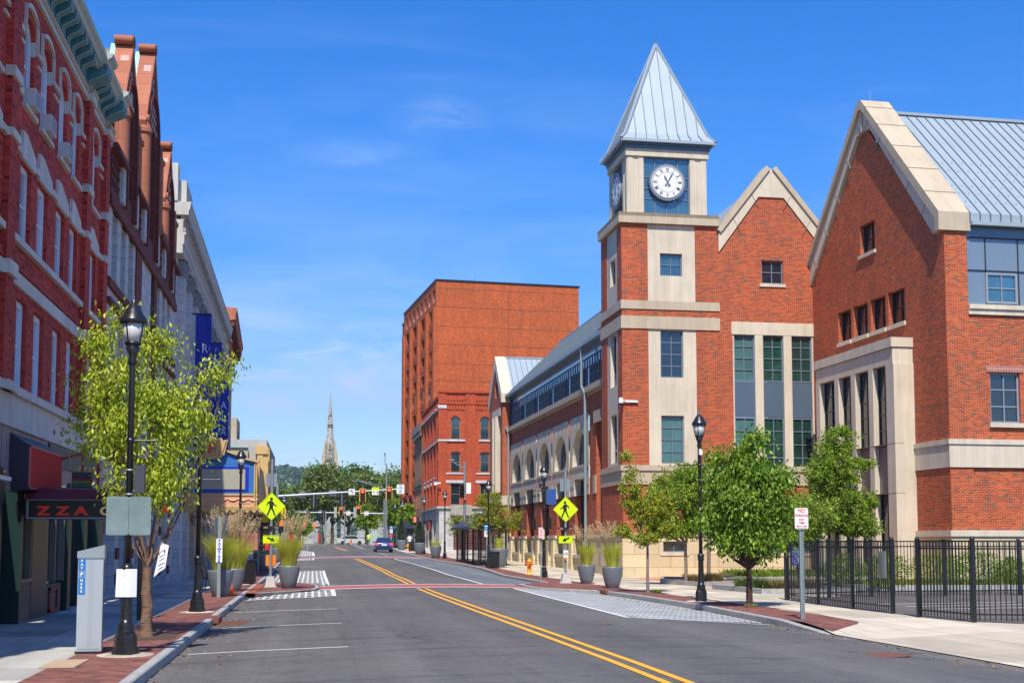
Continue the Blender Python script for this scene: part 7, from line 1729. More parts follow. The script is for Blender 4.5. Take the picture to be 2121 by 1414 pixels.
# pole with bracket light and side-on signal by the red corner block
z = gp(94.5); t = thing('signal_pole', 'grey pole with a black signal and small light arm before the red corner block', 'traffic signal', (11.15, 94.5, z)); m = MB(); m.cyl((11.15, 94.5, z), (11.15, 94.5, 7.75), .11, .09, 12); m.build('pole', GALV, t); m = MB(); m.bar((11.15, 94.5, 7.3), (10.6, 94.5, 7.55), .06, .06); m.bar((10.6, 94.5, 7.55), (10.1, 94.5, 7.9), .05, .05); m.box(10.0, 10.35, 94.4, 94.6, 7.85, 7.95); m.build('light_arm', GALV, t)
s = MB().box(10.92, 11.08, 94.2, 94.5, 5.1, 6.1).build('signal_head', BLACK, t); m = MB()
for i in range(4): m.cyl((10.98, 94.1, 5.22+i*.25), (10.78, 94.0, 5.16+i*.25), .13, .14, 12)
m.build('visor', BLACK, s); MB().box(11.25, 11.6, 94.3, 94.4, 5.4, 6.2).build('sign_plate', SWH, t); MB().box(11.0, 11.2, 94.2, 94.5, 4.95, 5.05).build('orange_edge', OP, t)
# walk signal
z = gp(133); t = thing('walk_signal', 'black post with a lit red hand walk signal beside the tower block', 'traffic signal', (10.5, 130, z)); m = MB(); m.lathe([(.22, 0), (.2, .35), (.09, .45), (.075, .5), (.075, 3.0)], (10.45, 131, z), 12); m.build('post', BLACK, t); MB().box(10.2, 10.75, 130.8, 131.2, z+2.95, z+3.5).build('housing', BLACK, t); MB().box(10.23, 10.45, 130.77, 130.8, z+3.0, z+3.45).build('red_hand_lens', LRED, t)
# ---------------- blue saloon car ----------------
def make_car(cx, cy, z):
    t = thing('parked_car', 'blue saloon car seen from behind with its brake lights on', 'car', (cx, cy, z)); CB = M('car_blue', (.012, .045, .20), .22, .04, coat=.8, spec=.6)
    def sec(y, w0, w1, zb, zt, r=.12): return [(-w0+.04, zb), (-w0, zb+r), (-w0, (zb+zt)*.5), (-w1, zt-r*.5), (-w1+r, zt), (w1-r, zt), (w1, zt-r*.5), (w0, (zb+zt)*.5), (w0, zb+r), (w0-.04, zb)]
    S = [(-2.22, .72, .70, .38, .86), (-2.10, .84, .80, .30, .98), (-1.6, .88, .82, .24, 1.02), (-.9, .89, .83, .22, 1.0), (.8, .89, .84, .22, .98), (1.5, .88, .80, .24, .90), (2.05, .84, .72, .28, .78), (2.25, .70, .60, .34, .64)]
    m = MB().frame((cx, cy, z), 0); P = []; n = 10
    for y, w0, w1, zb, zt in S: P += [(a, y, b) for a, b in sec(y, w0, w1, zb, zt)]
    F = [(k*n+i, k*n+(i+1) % n, (k+1)*n+(i+1) % n, (k+1)*n+i) for k in range(len(S)-1) for i in range(n)]+[tuple(reversed(range(n))), tuple((len(S)-1)*n+i for i in range(n))]
    m.mesh(P, [f[::-1] for f in F], smooth=True); body = m.build('body', CB, t)
    m = MB().frame((cx, cy, z), 0); C = [(-1.75, .72, .98, .60, 1.02), (-1.05, .80, .98, .60, 1.38), (-.3, .82, .98, .60, 1.46), (.35, .82, .98, .58, 1.40), (1.2, .78, .92, .62, .96)]
    P = []
    for y, wb, zb, wt, zt in C: P += [(-wb, y, zb), (-wt, y, zt), (wt, y, zt), (wb, y, zb)]
    F = [(k*4+i, (k+1)*4+i, (k+1)*4+(i+1) % 4, k*4+(i+1) % 4) for k in range(4) for i in range(4)]; m.mesh(P, F); m.build('cabin_glass', M('car_glass', (.02, .03, .045), .08, .1, spec=.9), t)
    m = MB().frame((cx, cy, z), 0); m.mesh([(-.60, -1.02, 1.395), (.60, -1.02, 1.395), (.58, .36, 1.415), (-.58, .36, 1.415), (-.56, -.95, 1.44), (.56, -.95, 1.44), (.54, .3, 1.44), (-.54, .3, 1.44), (-.58, -.3, 1.475), (.58, -.3, 1.475)], [(0, 1, 5, 4), (4, 5, 9, 8), (8, 9, 6, 7), (7, 6, 2, 3), (0, 4, 8), (0, 8, 3), (8, 7, 3), (1, 9, 5), (1, 2, 9), (9, 2, 6)]); m.bar((-.76, -1.72, .99), (-.60, -1.03, 1.41), .07, .06); m.bar((.76, -1.72, .99), (.60, -1.03, 1.41), .07, .06); m.build('roof', CB, t)
    for sx in (-1, 1):
        for y in (-1.35, 1.35):
            w = MB().frame((cx, cy, z), 0); w.cyl((sx*.70, y, .32), (sx*.90, y, .32), .32, n=20); wo_ = w.build('wheel', M('tyre', (.015, .015, .015), .8, .1), t); w = MB().frame((cx, cy, z), 0); w.cyl((sx*.89, y, .32), (sx*.91, y, .32), .2, n=12); w.build('rim', GALV, wo_)
        m = MB().frame((cx, cy, z), 0); m.prism([(sx*.52, .74), (sx*.85, .70), (sx*.86, .90), (sx*.60, .90)][::sx], -2.24, -2.02); m.build('tail_light', M('lit_tail', (.95, .05, .04), .3, 0, emit=1.2), t)
        m = MB().frame((cx, cy, z), 0); m.box(sx*.86-(.0 if sx > 0 else .2), sx*.86+(.2 if sx > 0 else 0), .55, .67, .95, 1.08); m.build('wing_mirror', CB, t)
    m = MB().frame((cx, cy, z), 0); m.box(-.27, .27, -2.245, -2.2, .66, .80); m.build('number_plate', SWH, t)
    m = MB().frame((cx, cy, z), 0); m.box(-.70, .70, -2.25, -2.05, .26, .42); m.build('bumper', M('bumper_dark', (.02, .022, .03), .5, .1), t)
    m = MB().frame((cx, cy, z), 0); m.box(-.2, .2, -1.45, -1.4, 1.06, 1.1); m.build('high_brake_light', M('lit_tail', (.95, .05, .04)), t); return t
make_car(7.15, 131.5, rz(7.15, 130))
pc = [(6.2, 208, (.5, .5, .52), 'pale parked vehicle seen between the park trees'), (13.5, 200, (.03, .06, .16), 'dark blue parked vehicle in shade behind the park trees')]
for x, y, c_, lab in pc:
    t = thing('parked_car', lab, 'car', (x, y, 1.35)); m = MB(); m.prism([(x-2.2, 1.65), (x+2.2, 1.65), (x+2.2, 2.2), (x+1.4, 2.35), (x+.8, 2.85), (x-1.1, 2.85), (x-1.7, 2.3), (x-2.2, 2.2)], y, y+1.8); m.build('body', M('car_%d' % int(x), c_, .3, .05, coat=.5), t)
    m = MB(); m.prism([(x-1.5, 2.32), (x+1.2, 2.32), (x+.75, 2.76), (x-1.05, 2.76)], y-.01, y+1.81); m.build('windows', MATS['car_glass'], t)
    for dx in (-1.35, 1.35): w = MB(); w.cyl((x+dx, y-.02, 1.67), (x+dx, y+.2, 1.67), .32, n=16); w.build('wheel', MATS['tyre'], t)
# utility cabinet in the park, yellow post and red hydrant behind fence by the brick wall
t = thing('utility_cabinet', 'pale green utility cabinet at the park edge', 'cabinet', (9.0, 189.5, 1.35)); MB().box(8.2, 9.5, 189, 190, 1.35, 3.6).build('body', M('pale_green_cabinet', (.38, .45, .40), .5, .1), t); MB().box(8.15, 9.55, 188.95, 190.05, 3.6, 3.68).build('lid', M('pale_green_cabinet', (.38, .45, .40)), t)
t = thing('yellow_bollard', 'yellow bollard before the brick wall under the marquee', 'bollard', (-6.7, 118, gp(118))); MB().lathe([(.11, 0), (.11, 1.25), (.08, 1.33), (.01, 1.35)], (-6.9, 118, gp(118)), 12).build('pipe', SYEL, t)
t = thing('side_fence', 'brown railing across the gap before the red brick wall', 'fence', (-6.5, 120, gp(120))); m = MB()
for i in range(24): m.box(-9+i*.16, -8.96+i*.16, 120, 120.04, gp(120), gp(120)+2.1)
m.box(-9, -5.1, 119.98, 120.06, gp(120)+2.0, gp(120)+2.08); m.box(-9, -5.1, 119.98, 120.06, gp(120)+.3, gp(120)+.36); m.build('railing', M('brown_rail', (.12, .05, .03), .6, .1), t)
# paper notice on the tree
# ---------------- people ----------------
def person(x, y, z, label, top, legs, hat=None, pose=0, hair=(.03, .02, .015)):
    t = thing('person', label, 'person', (x, y, z)); me = bpy.data.meshes.new('body'); k = pose
    V = [(0, 0, .95), (0, 0, 1.15), (0, 0, 1.38), (0, .01, 1.50), (0, .01, 1.56), (0, -.01, 1.68), (-.19, 0, 1.40), (-.25, .03*k, 1.13), (-.22, -.12*k, .90), (-.215, -.14*k, .80), (.19, 0, 1.40), (.25, -.03*k, 1.13), (.22, .12*k, .90), (.215, .14*k, .80), (-.09, 0, .90), (-.10, -.12*k, .50), (-.10, -.02*k, .09), (-.10, -.16, .04), (.09, 0, .90), (.10, .12*k, .50), (.10, .2*k, .09), (.10, .2*k-.16, .04)]
    E = [(0, 1), (1, 2), (2, 3), (3, 4), (4, 5), (2, 6), (6, 7), (7, 8), (8, 9), (2, 10), (10, 11), (11, 12), (12, 13), (0, 14), (14, 15), (15, 16), (16, 17), (0, 18), (18, 19), (19, 20), (20, 21)]
    rad = [.15, .13, .15, .06, .06, .10, .065, .045, .033, .038, .065, .045, .033, .038, .09, .06, .04, .045, .09, .06, .04, .045]
    me.from_pydata(V, E, []); o = bpy.data.objects.new('body', me); COL.objects.link(o); md = o.modifiers.new('s', 'SKIN'); 
    for i, r in enumerate(rad): me.skin_vertices[0].data[i].radius = (r, r*.8)
    me.skin_vertices[0].data[0].use_root = True; sb_ = o.modifiers.new('d', 'SUBSURF'); sb_.levels = sb_.render_levels = 1
    dg = bpy.context.evaluated_depsgraph_get(); dg.update(); me2 = bpy.data.meshes.new_from_object(o.evaluated_get(dg)); bpy.data.objects.remove(o)
    for mm in (M('cloth_%s' % label, top, .8, .1), M('legs_%s' % label, legs, .8, .1), M('skin', (.35, .2, .13), .6, .05), M('shoes', (.03, .03, .03), .6, .05)): me2.materials.append(mm)
    for p in me2.polygons:
        c = p.center; p.use_smooth = True; p.material_index = 2 if c.z > 1.5 or (abs(c.x) > .19 and c.z < 1.15 and c.z > .7) else (0 if c.z > .92 else (1 if c.z > .12 else 3))
    b = bpy.data.objects.new('body', me2); COL.objects.link(b); b.parent = t
    m = MB(); m.lathe([(.10, 0), (.115, .06), (.09, .12), (.02, .15)], (x, y+.01, z+1.68), 12); m.build('hair' if hat is None else 'cap', M('hair_%s' % label, hat or hair, .8, .1), t); return t
person(7.25, 168, gz(168)+.15, 'person in a lime safety vest standing beyond the blue car', (.55, .8, .05), (.03, .03, .05), None, .6)
person(10.6, 141.5, gp(141), 'person in a white shirt beside the far evergreen planter', (.7, .7, .7), (.2, .2, .25), None, .8)
person(11.3, 146, gp(146), 'person in dark blue clothes by the tower block arches', (.02, .03, .09), (.02, .02, .04), None, .3)
person(-3.0, 88.0, gp(88), 'person in a red top walking on the left pavement behind the sign post', (.6, .03, .03), (.02, .02, .03), None, 1)
person(11.4, 190, 1.4, 'person in a red top near the park edge, far right', (.5, .03, .05), (.02, .02, .03), None, .5)

# =====================================================================
#  VEGETATION
# =====================================================================
BARK = M('bark', (.10, .07, .05), .9, .4, 14, bmp=.6, bs=30)
BARK_C = brick('cherry_bark', (.17, .095, .06), (.21, .12, .075), (.11, .065, .045), (.24, .15, .10), w=.3, h=.035, ms=.006, darkf=.25)
BARK_G = M('grey_bark', (.20, .15, .13), .9, .35, 14)
LF_Y = leafmat('cherry_leaves', [(.28, .36, .015), (.48, .56, .03), (.68, .74, .10), (.38, .48, .02), (.14, .21, .015)], .44)
LF_G = leafmat('lush_leaves', [(.06, .14, .012), (.15, .28, .02), (.30, .42, .035), (.09, .19, .015)], .36)
LF_M = leafmat('bright_leaves', [(.11, .22, .014), (.23, .37, .028), (.38, .47, .04), (.08, .17, .012)], .4)
LF_O = leafmat('turning_leaves', [(.16, .25, .014), (.30, .38, .02), (.42, .40, .03), (.24, .33, .02), (.34, .22, .02)], .38)
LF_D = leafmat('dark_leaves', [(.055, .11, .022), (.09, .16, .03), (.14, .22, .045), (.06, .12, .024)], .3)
LF_P = leafmat('park_leaves', [(.09, .14, .03), (.15, .21, .045), (.22, .28, .06), (.10, .16, .035)], .32)
def leaf_mesh(name, parent, pts, dirs, size, mat, fold=.25, aspect=.5, loc=None, jitter=.35):
    """one pointed folded leaf (4 triangles as 2 quads) per point"""
    n = len(pts); o = np.array(pts); d = np.array(dirs); d /= np.linalg.norm(d, axis=1)[:, None]+1e-9
    r = rng.normal(size=(n, 3)); s = np.cross(d, r); s /= np.linalg.norm(s, axis=1)[:, None]+1e-9; u = np.cross(s, d)
    L = size*(1+jitter*rng.uniform(-1, 1, (n, 1))); Wd = L*aspect*.5
    mid = o+d*L*.45-u*L*fold*.25
    V = np.stack([o, o+d*L*.42+s*Wd+u*L*fold*.3, o+d*L-u*L*fold*.35, o+d*L*.42-s*Wd+u*L*fold*.3, mid], 1).reshape(-1, 3)
    b = np.arange(n)[:, None]*5; Fq = np.concatenate([b+[0, 1, 4], b+[1, 2, 4], b+[4, 2, 3], b+[0, 4, 3]], 1).reshape(-1, 3)
    me = bpy.data.meshes.new(name); base = np.array(parent.location if loc is None else loc); V = V-base
    me.vertices.add(len(V)); me.vertices.foreach_set('co', V.ravel()); me.loops.add(Fq.size); me.loops.foreach_set('vertex_index', Fq.ravel().astype(np.int32))
    me.polygons.add(len(Fq)); me.polygons.foreach_set('loop_start', np.arange(0, Fq.size, 3, dtype=np.int32)); me.polygons.foreach_set('loop_total', np.full(len(Fq), 3, dtype=np.int32)); me.materials.append(mat); me.update(); me.validate()
    ob = bpy.data.objects.new(name, me); COL.objects.link(ob); ob.parent = parent; return ob
def tree(name, label, x, y, trunk_h, trunk_r, blobs, n_twigs, leaves_per, leaf, mat, bark=BARK, group=None, z=None, droop=.6, twig_r=.009, forks=5, lean=(0, 0), spread=.16, twig_len=.45, aspect=.5, cat='tree', seed=0, gap=.0, shell=.55, limb=.62):
    """blobs = [(dx,dy,z,rx,ry,rz,weight)] heights above the base; limbs reach towards every twig cluster"""
    rg = np.random.default_rng(seed+3); z = gp(y) if z is None else z; t = thing(name, label, cat, (x, y, z), group)
    base = np.array([x, y, z]); fork = base+np.array([lean[0], lean[1], trunk_h])
    m = MB(); k = 5; pr = base+np.array([0, 0, -.05]); m.cyl(tuple(pr), tuple(base+[0, 0, .12]), trunk_r*1.5, trunk_r*1.1, 10, cap=False); pr = base+np.array([0, 0, .12])
    for i in range(1, k+1):
        q = base+(fork-base)*i/k+np.append(rg.normal(size=2)*trunk_r*.12, 0)*(i < k); m.cyl(tuple(pr), tuple(q), trunk_r*(1.1-.3*(i-1)/k), trunk_r*(1.1-.3*i/k), 10, cap=False); pr = q
    # main limbs
    W = np.array([b[6] for b in blobs], float); W /= W.sum(); limbs = []
    nl = max(forks, len(blobs)); top = max(b[2]+b[5] for b in blobs)
    for i in range(nl):
        b = blobs[i % len(blobs)]; tgt = base+np.array([b[0], b[1], b[2]])+rg.normal(size=3)*np.array(b[3:6])*.28
        P = [fork]; n = 6
        for j in range(1, n+1):
            f = j/n; c = fork+(tgt-fork)*f; c[2] += (tgt[2]-fork[2])*.15*math.sin(math.pi*f)*-1 if tgt[2] > fork[2] else 0; c += rg.normal(size=3)*.05*trunk_h*f*(1-f)
            P.append(c)
        for j in range(n): m.cyl(tuple(P[j]), tuple(P[j+1]), trunk_r*limb*(1-.8*j/n), trunk_r*limb*(1-.8*(j+1)/n), 7, cap=False)
        limbs += [(P[j], trunk_r*limb*(1-.8*j/n)) for j in range(2, n+1)]
    LP = np.array([l[0] for l in limbs])
    pts, dirs = [], []
    for i in range(n_twigs):
        b = blobs[rg.choice(len(blobs), p=W)]
        v = rg.normal(size=3); v /= np.linalg.norm(v); rr = (shell+(1-shell)*rg.random())*rg.random()**.15 if rg.random() < .75 else rg.random()**.5
        lump = 1+.22*math.sin(v[0]*5+b[0]*3+seed)*math.cos(v[2]*4+seed*2)+.12*math.sin(v[1]*9+seed)
        c = base+np.array(b[:3])+v*np.array(b[3:6])*rr*lump
        if gap and math.sin(c[0]*2.9/b[3]+seed)*math.sin(c[1]*3.1/b[4]+1+seed)*math.sin(c[2]*2.7/b[5]+2+seed) > 1-gap*2: continue
        dd = np.linalg.norm(LP-c, axis=1); j = int(np.argmin(dd)); a = LP[j]
        dir_ = (c-a); ln = np.linalg.norm(dir_)+1e-6; dir_ /= ln
        # branchlet, then a drooping tip that carries the leaves
        st = c-dir_*min(ln, twig_len)
        if ln > twig_len*1.2 and (i % 3 == 0): m.cyl(tuple(a), tuple(st), twig_r*2.0, twig_r*1.2, 4, cap=False)
        tip = c+np.array([v[0], v[1], -.15])*twig_len*.3
        if i % 2 == 0: m.cyl(tuple(st), tuple(tip), twig_r*1.1, twig_r*.4, 3, cap=False)
        q = rg.random((leaves_per, 1))**.7
        P = st+(tip-st)*q+rg.normal(size=(leaves_per, 3))*spread*twig_len
        D = rg.normal(size=(leaves_per, 3))*.75+np.array([v[0]*.5, v[1]*.5, -droop*1.3])
        pts.append(P); dirs.append(D)
    m.build('trunk', bark, t)
    leaf_mesh('crown', t, np.concatenate(pts), np.concatenate(dirs), leaf, mat, aspect=aspect)
    return t
# cherry at the near left
tr = tree('street_tree', 'yellow-green leafy tree behind the near left lamp, with a paper notice on its trunk', -2.92, 23.9, 1.25, .10,
     [(.1, .2, 3.75, .95, 1.1, 1.15, 5), (-.55, .1, 4.5, .7, .9, .85, 3), (.48, .2, 4.1, .46, .9, .8, 2.4), (.95, .3, 4.75, .38, .5, .26, .7), (1.28, .3, 5.05, .2, .3, .15, .25), (-.85, .3, 3.8, .42, .8, .75, 1.5), (-.55, .1, 5.75, .28, .4, .25, .35), (-1.0, .1, 5.35, .3, .4, .22, .4), (.1, 0, 5.35, .42, .6, .35, .8), (.3, .1, 2.75, .45, .7, .55, 1.3), (-1.25, .8, 4.7, .35, .6, .35, .5), (-1.35, 1.0, 3.9, .22, .4, .6, .45), (-.1, 0, 2.8, .75, .9, .5, 1.5)],
     1250, 11, .094, LF_Y, BARK_C, droop=1.25, twig_r=.006, forks=11, twig_len=.42, aspect=.44, spread=.34, seed=1, gap=.26, limb=.27)
m = MB(); a = .25
m.mesh([(-2.80, 23.78, 1.22), (-2.60, 23.76, 1.38), (-2.55, 23.82, 1.78), (-2.68, 23.80, 1.84), (-2.74, 23.78, 1.52)], [(0, 1, 2, 3, 4)]); q_ = m.build('paper_notice', SWH, loc=(-2.7, 23.8, 1.2)); tag(q_, 'tilted white notice with red print tied to the tree trunk', 'notice')
m = MB()
for i, (z, w, c_) in enumerate(((1.72, .08, 1), (1.62, .10, 0), (1.55, .09, 0), (1.46, .12, 1), (1.39, .1, 0), (1.33, .1, 0))): m.bar((-2.68-(.9-z*.5)*.06-w*.5+.02, 23.755, z-.02), (-2.68-(.9-z*.5)*.06+w*.5+.02, 23.765, z+.02), .003, .012, c_, up=(0, 1, 0))
m.build('print', [M('print_grey', (.25, .25, .28), .6, 0), SRED], q_)
# right-hand trees
tree('street_tree', 'full round dark green tree standing between the lamp and the NO PARKING sign', 11.25, 32.15, 1.0, .085, [(0, 0, 2.8, 1.05, 1.1, 1.1, 5), (-.4, 0, 1.8, .6, .7, .4, 1), (.45, 0, 1.65, .55, .6, .35, .8), (-.05, 0, 3.75, .65, .7, .7, 2.2), (.95, 0, 3.45, .35, .4, .25, .5), (-1.0, 0, 2.3, .35, .4, .3, .5), (1.1, 0, 2.55, .3, .4, .25, .45), (-.75, 0, 3.9, .3, .4, .2, .35), (.25, 0, 4.45, .25, .3, .2, .25), (.4, 0, 3.1, .75, .85, .8, 1.8), (-.4, .0, 3.1, .75, .85, .8, 1.8), (.05, 0, 1.95, .8, .85, .4, 1)], 980, 15, .125, LF_G, M('dark_bark', (.06, .03, .025), .9, .5, 10), droop=1.1, forks=10, twig_len=.40, aspect=.55, spread=.34, seed=4, shell=.5, gap=.14)
tree('street_tree', 'sparse young tree with yellowing leaves left of the clock tower corner', 11.08, 41.73, 1.55, .05, [(.1, 0, 2.8, .85, .75, .8, 4), (-.55, 0, 3.5, .4, .35, .85, 1.3), (-.8, 0, 2.1, .35, .35, .25, .8), (.55, 0, 3.9, .3, .3, .5, .35), (-.7, 0, 4.6, .25, .25, .3, .25), (.5, 0, 2.3, .45, .5, .4, 1.3), (.0, 0, 1.85, .6, .6, .25, 1.2)], 640, 12, .105, LF_O, BARK_G, droop=.8, forks=9, twig_len=.3, aspect=.5, twig_r=.007, seed=7, gap=.2)
tree('street_tree', 'small orange-tinged green tree growing at the bus shelter', 11.3, 81.2, 1.9, .07, [(.25, 0, 3.2, 1.55, 1.3, 1.1, 4), (-.2, 0, 4.3, 1.0, 1.0, .8, 2), (1.2, 0, 2.7, 1.0, .8, .7, 1.4), (-.9, 0, 2.9, .8, .8, .7, 1.2)], 420, 12, .13, LF_O, BARK_G, droop=.5, forks=7, twig_len=.5, seed=9)
tree('street_tree', 'low spindly tree with orange leaves left of the bus shelter', 11.4, 98, 1.2, .05, [(-.1, 0, 2.9, 1.35, 1.0, .7, 3), (-.3, 0, 2.2, .9, .9, .5, 1.2)], 170, 10, .14, LF_O, BARK_G, forks=5, twig_len=.4, seed=10, gap=.15)
tree('plaza_tree', 'slim bright green and gold tree on the library plaza, left of the full round tree', 14.62, 49.2, 1.6, .07, [(0, 0, 3.6, 1.3, 1.2, 1.1, 4), (-.95, 0, 3.5, .7, .8, .9, 1.5), (-.6, 0, 2.35, 1.1, 1.0, .5, 2), (.7, 0, 2.5, 1.1, 1.0, .7, 2), (.5, 0, 4.3, .8, .8, .7, 1)], 1500, 13, .115, LF_M, BARK_G, forks=8, twig_len=.4, seed=12, gap=.08)
tree('plaza_tree', 'dark green plaza tree behind the bright one beneath the library windows', 16.6, 52.5, 2.4, .08, [(0, 0, 4.3, 1.5, 1.3, 1.0, 4), (1.2, 0, 3.6, 1.1, 1.2, .9, 2), (-1.2, 0, 4.1, 1.0, 1, .9, 2)], 1100, 13, .125, LF_G, BARK_G, forks=6, twig_len=.4, seed=13)
tree('plaza_tree', 'light green tree with a low crown between the round tree and the gabled building', 17.0, 43.3, 1.5, .07, [(.2, 0, 2.7, 1.3, 1.1, .8, 3), (-.3, 0, 1.9, 1.1, 1, .55, 2)], 800, 13, .105, LF_M, BARK_G, forks=6, twig_len=.35, seed=14)
tree('plaza_tree', 'tall mid-green tree in front of the stone portico windows', 19.3, 45.3, 2.1, .09, [(-.1, 0, 3.2, 1.5, 1.2, 1.1, 4), (-.2, 0, 4.4, 1.1, 1.0, .9, 3), (.0, 0, 5.4, .75, .7, .65, 1.6), (.95, 0, 4.6, .55, .5, .25, .6), (1.1, 0, 3.2, .6, .6, .3, .6), (.7, 0, 2.3, 1.0, .9, .5, 1.5), (-.9, 0, 2.4, 1.0, .8, .6, 1.3)], 1900, 14, .10, LF_M, M('dark_bark', (.06, .03, .025)), forks=10, twig_len=.4, seed=15, droop=.3, aspect=.55)
# shrubs in the car park bed
def shrub(name, x, y, w, h, n, mat, label, leaf=.06, grp=None, z=.25, seed=0, cat='shrub'):
    rg = np.random.default_rng(seed+90); t = thing(name, label, cat, (x, y, z), grp); v = rg.normal(size=(n, 3)); v /= np.linalg.norm(v, axis=1)[:, None]; r = rg.random((n, 1))**.3
    lump = 1+.2*np.sin(v[:, :1]*7+seed)*np.cos(v[:, 2:]*6)
    P = np.array([x, y, z+h*.5])+v*r*np.array([w/2, w/2, h*.52])*lump; P[:, 2] = np.maximum(P[:, 2], z+.02)
    D = v+rg.normal(size=(n, 3))*.6+[0, 0, .5]; m = MB()
    for i in range(14):
        q = P[rg.integers(n)]; m.cyl((x+rg.normal()*.05, y, z), tuple(q), .012, .005, 4, cap=False)
    m.build('stems', BARK, t); leaf_mesh('foliage', t, P, D, leaf, mat); return t
sh = [(18.7, 43.6, 1.5, 1.15, 'low light green bush left in the car park bed'), (20.2, 43.2, 1.7, 1.2, 'green bush under the portico, second from the left'), (22.0, 43.0, 1.9, 1.2, 'green bush in the middle of the car park bed'), (23.6, 43.0, 2.1, 1.25, 'broad green bush beside the last portico pier'), (24.8, 42.5, 1.6, 1.0, 'rounded bush at the right end of the row before the brick corner')]
for i, (x, y, w, h, lab) in enumerate(sh): shrub('bush', x, y, w, h, 2600, LF_G if i % 2 else LF_M, lab, .075, 'bushes in the car park bed', seed=i)
# evergreens in the far planters
for x, y, h, lab in ((9.75, 118.0, 2.1, 'small upright evergreen in the planter by the shopfront'), (9.6, 140.0, 2.5, 'small upright evergreen in the farthest planter')):
    z = gp(y)+.85; t = thing('evergreen', lab, 'plant', (x, y, z)); n = 2200; u_ = rng.random(n); r = .42*np.sin(math.pi*np.clip(u_*.85+.15, 0, 1))*rng.random(n)**.4; a = rng.random(n)*6.283
    P = np.stack([x+r*np.cos(a), y+r*np.sin(a), z+u_*h], 1); MB().cyl((x, y, z-.1), (x, y, z+h*.8), .04, .01, 6).build('stem', BARK, t)
    leaf_mesh('foliage', t, P, np.stack([np.cos(a), np.sin(a), np.full(n, 1.2)], 1), .16, leafmat('evergreen', [(.05, .085, .04), (.08, .12, .06), (.04, .06, .03)], .1), aspect=.25)
# ornamental grasses: curved blades and feathery plumes
BLG = leafmat('grass_blades', [(.38, .46, .03), (.58, .64, .05), (.70, .70, .10), (.52, .42, .14)], .45); PLM = leafmat('grass_plumes', [(.62, .44, .24), (.74, .56, .34), (.80, .66, .44)], .3); DRY = leafmat('dry_blades', [(.34, .25, .10), (.42, .32, .15), (.25, .17, .07), (.18, .2, .04)], .3)
def grass(name, x, y, z, rad, h, n, label, plumes=0, ph=1.4, mat=None, lean=0, w=.012, grp=None, spread=.4, seed=0, plean=(.12, 0), cat='plant'):
    rg = np.random.default_rng(seed+40); t = thing(name, label, cat, (x, y, z), grp)
    def blades(n, hh, sp, w, r0):
        a = rg.random(n)*6.283; r = r0*np.sqrt(rg.random(n)); b = np.stack([r*np.cos(a), r*np.sin(a), np.zeros(n)], 1)
        H = hh*(.55+.45*rg.random(n)); out = sp*H*rg.random(n)**.8; az = a+rg.normal(size=n)*.5; od = np.stack([np.cos(az), np.sin(az), np.zeros(n)], 1)*out[:, None]+np.array([lean, 0, 0])*H[:, None]
        sd = np.stack([-np.sin(az+rg.normal(size=n)), np.cos(az), np.zeros(n)], 1); V = []
        for k, (f, wf) in enumerate(((0, 1), (.35, .9), (.7, .6), (1, .08))):
            c = b+od*(f**1.9)+np.array([0, 0, 1])*(H*(f-.18*f**3))[:, None]; V += [c-sd*w*wf*.5, c+sd*w*wf*.5]
        return np.stack(V, 1), b+od+np.array([0, 0, 1])*(H*.82)[:, None]
    def mk(V, nm, mat):
        n = V.shape[0]; V = V.reshape(-1, 3); b = np.arange(n)[:, None]*8; Fq = np.concatenate([b+[0, 1, 3, 2], b+[2, 3, 5, 4], b+[4, 5, 7, 6]], 1).reshape(-1, 4); me = bpy.data.meshes.new(nm); me.from_pydata(V.tolist(), [], Fq.tolist()); me.materials.append(mat); ob = bpy.data.objects.new(nm, me); COL.objects.link(ob); ob.parent = t
    V, _ = blades(n, h, spread, w, rad); mk(V, 'blades', mat or BLG)
    V, _ = blades(n//4, h*.6, spread*1.5, w, rad); mk(V, 'dry_blades', DRY)
    if plumes:
        n = plumes; a = rg.random(n)*6.283; r = rad*.6*np.sqrt(rg.random(n)); V = []; pts = []; ds = []; m = MB().frame((x, y, z), 0)
        for i in range(n):
            H = ph*(.75+.25*rg.random()); o = np.array([r[i]*math.cos(a[i]), r[i]*math.sin(a[i]), 0]); out = np.array([math.cos(a[i])*.18+plean[0]+rg.normal()*.05, math.sin(a[i])*.15+plean[1], 0])*H
            P = [o+out*f**2+np.array([0, 0, H*f]) for f in (0, .35, .6, .8, 1)]
            for p, q in zip(P, P[1:]): m.cyl(tuple(p), tuple(q), .0028, .0022, 3, cap=False)
            for k in range(26): f = .74+.26*k/26; pts.append(np.array([x, y, z])+o+out*f**2+np.array([0, 0, H*f])+rg.normal(size=3)*.012); ds.append((out[0]*.6+rg.normal()*.35, rg.normal()*.35, 1))
        m.build('stalks', DRY, t); leaf_mesh('plumes', t, pts, ds, .05, PLM, aspect=.3)
    return t
GG_ = 'ornamental grasses in the planters'
def pz(k): return gp(PL[k][1])+.76*PL[k][2]
grass('grass_clump', PL['l1'][0]+.02, PL['l1'][1], pz('l1'), .26, 1.55, 1100, 'tall green grass with tan plumes in the pay kiosk planter', 80, 2.1, grp=GG_, spread=.55, plean=(.10, 0), seed=1, w=.009)
grass('grass_clump', PL['l2'][0]+.1, PL['l2'][1], pz('l2'), .26, 1.4, 900, 'arching green grass in the planter behind the pay kiosk one', 70, 2.0, grp=GG_, spread=.6, plean=(.16, 0), seed=2)
grass('grass_clump', PL['l3'][0], PL['l3'][1], pz('l3'), .26, 1.6, 1200, 'lime green grass with tan plumes in the left island planter', 75, 2.1, grp=GG_, spread=.48, plean=(.16, 0), seed=3, w=.009)
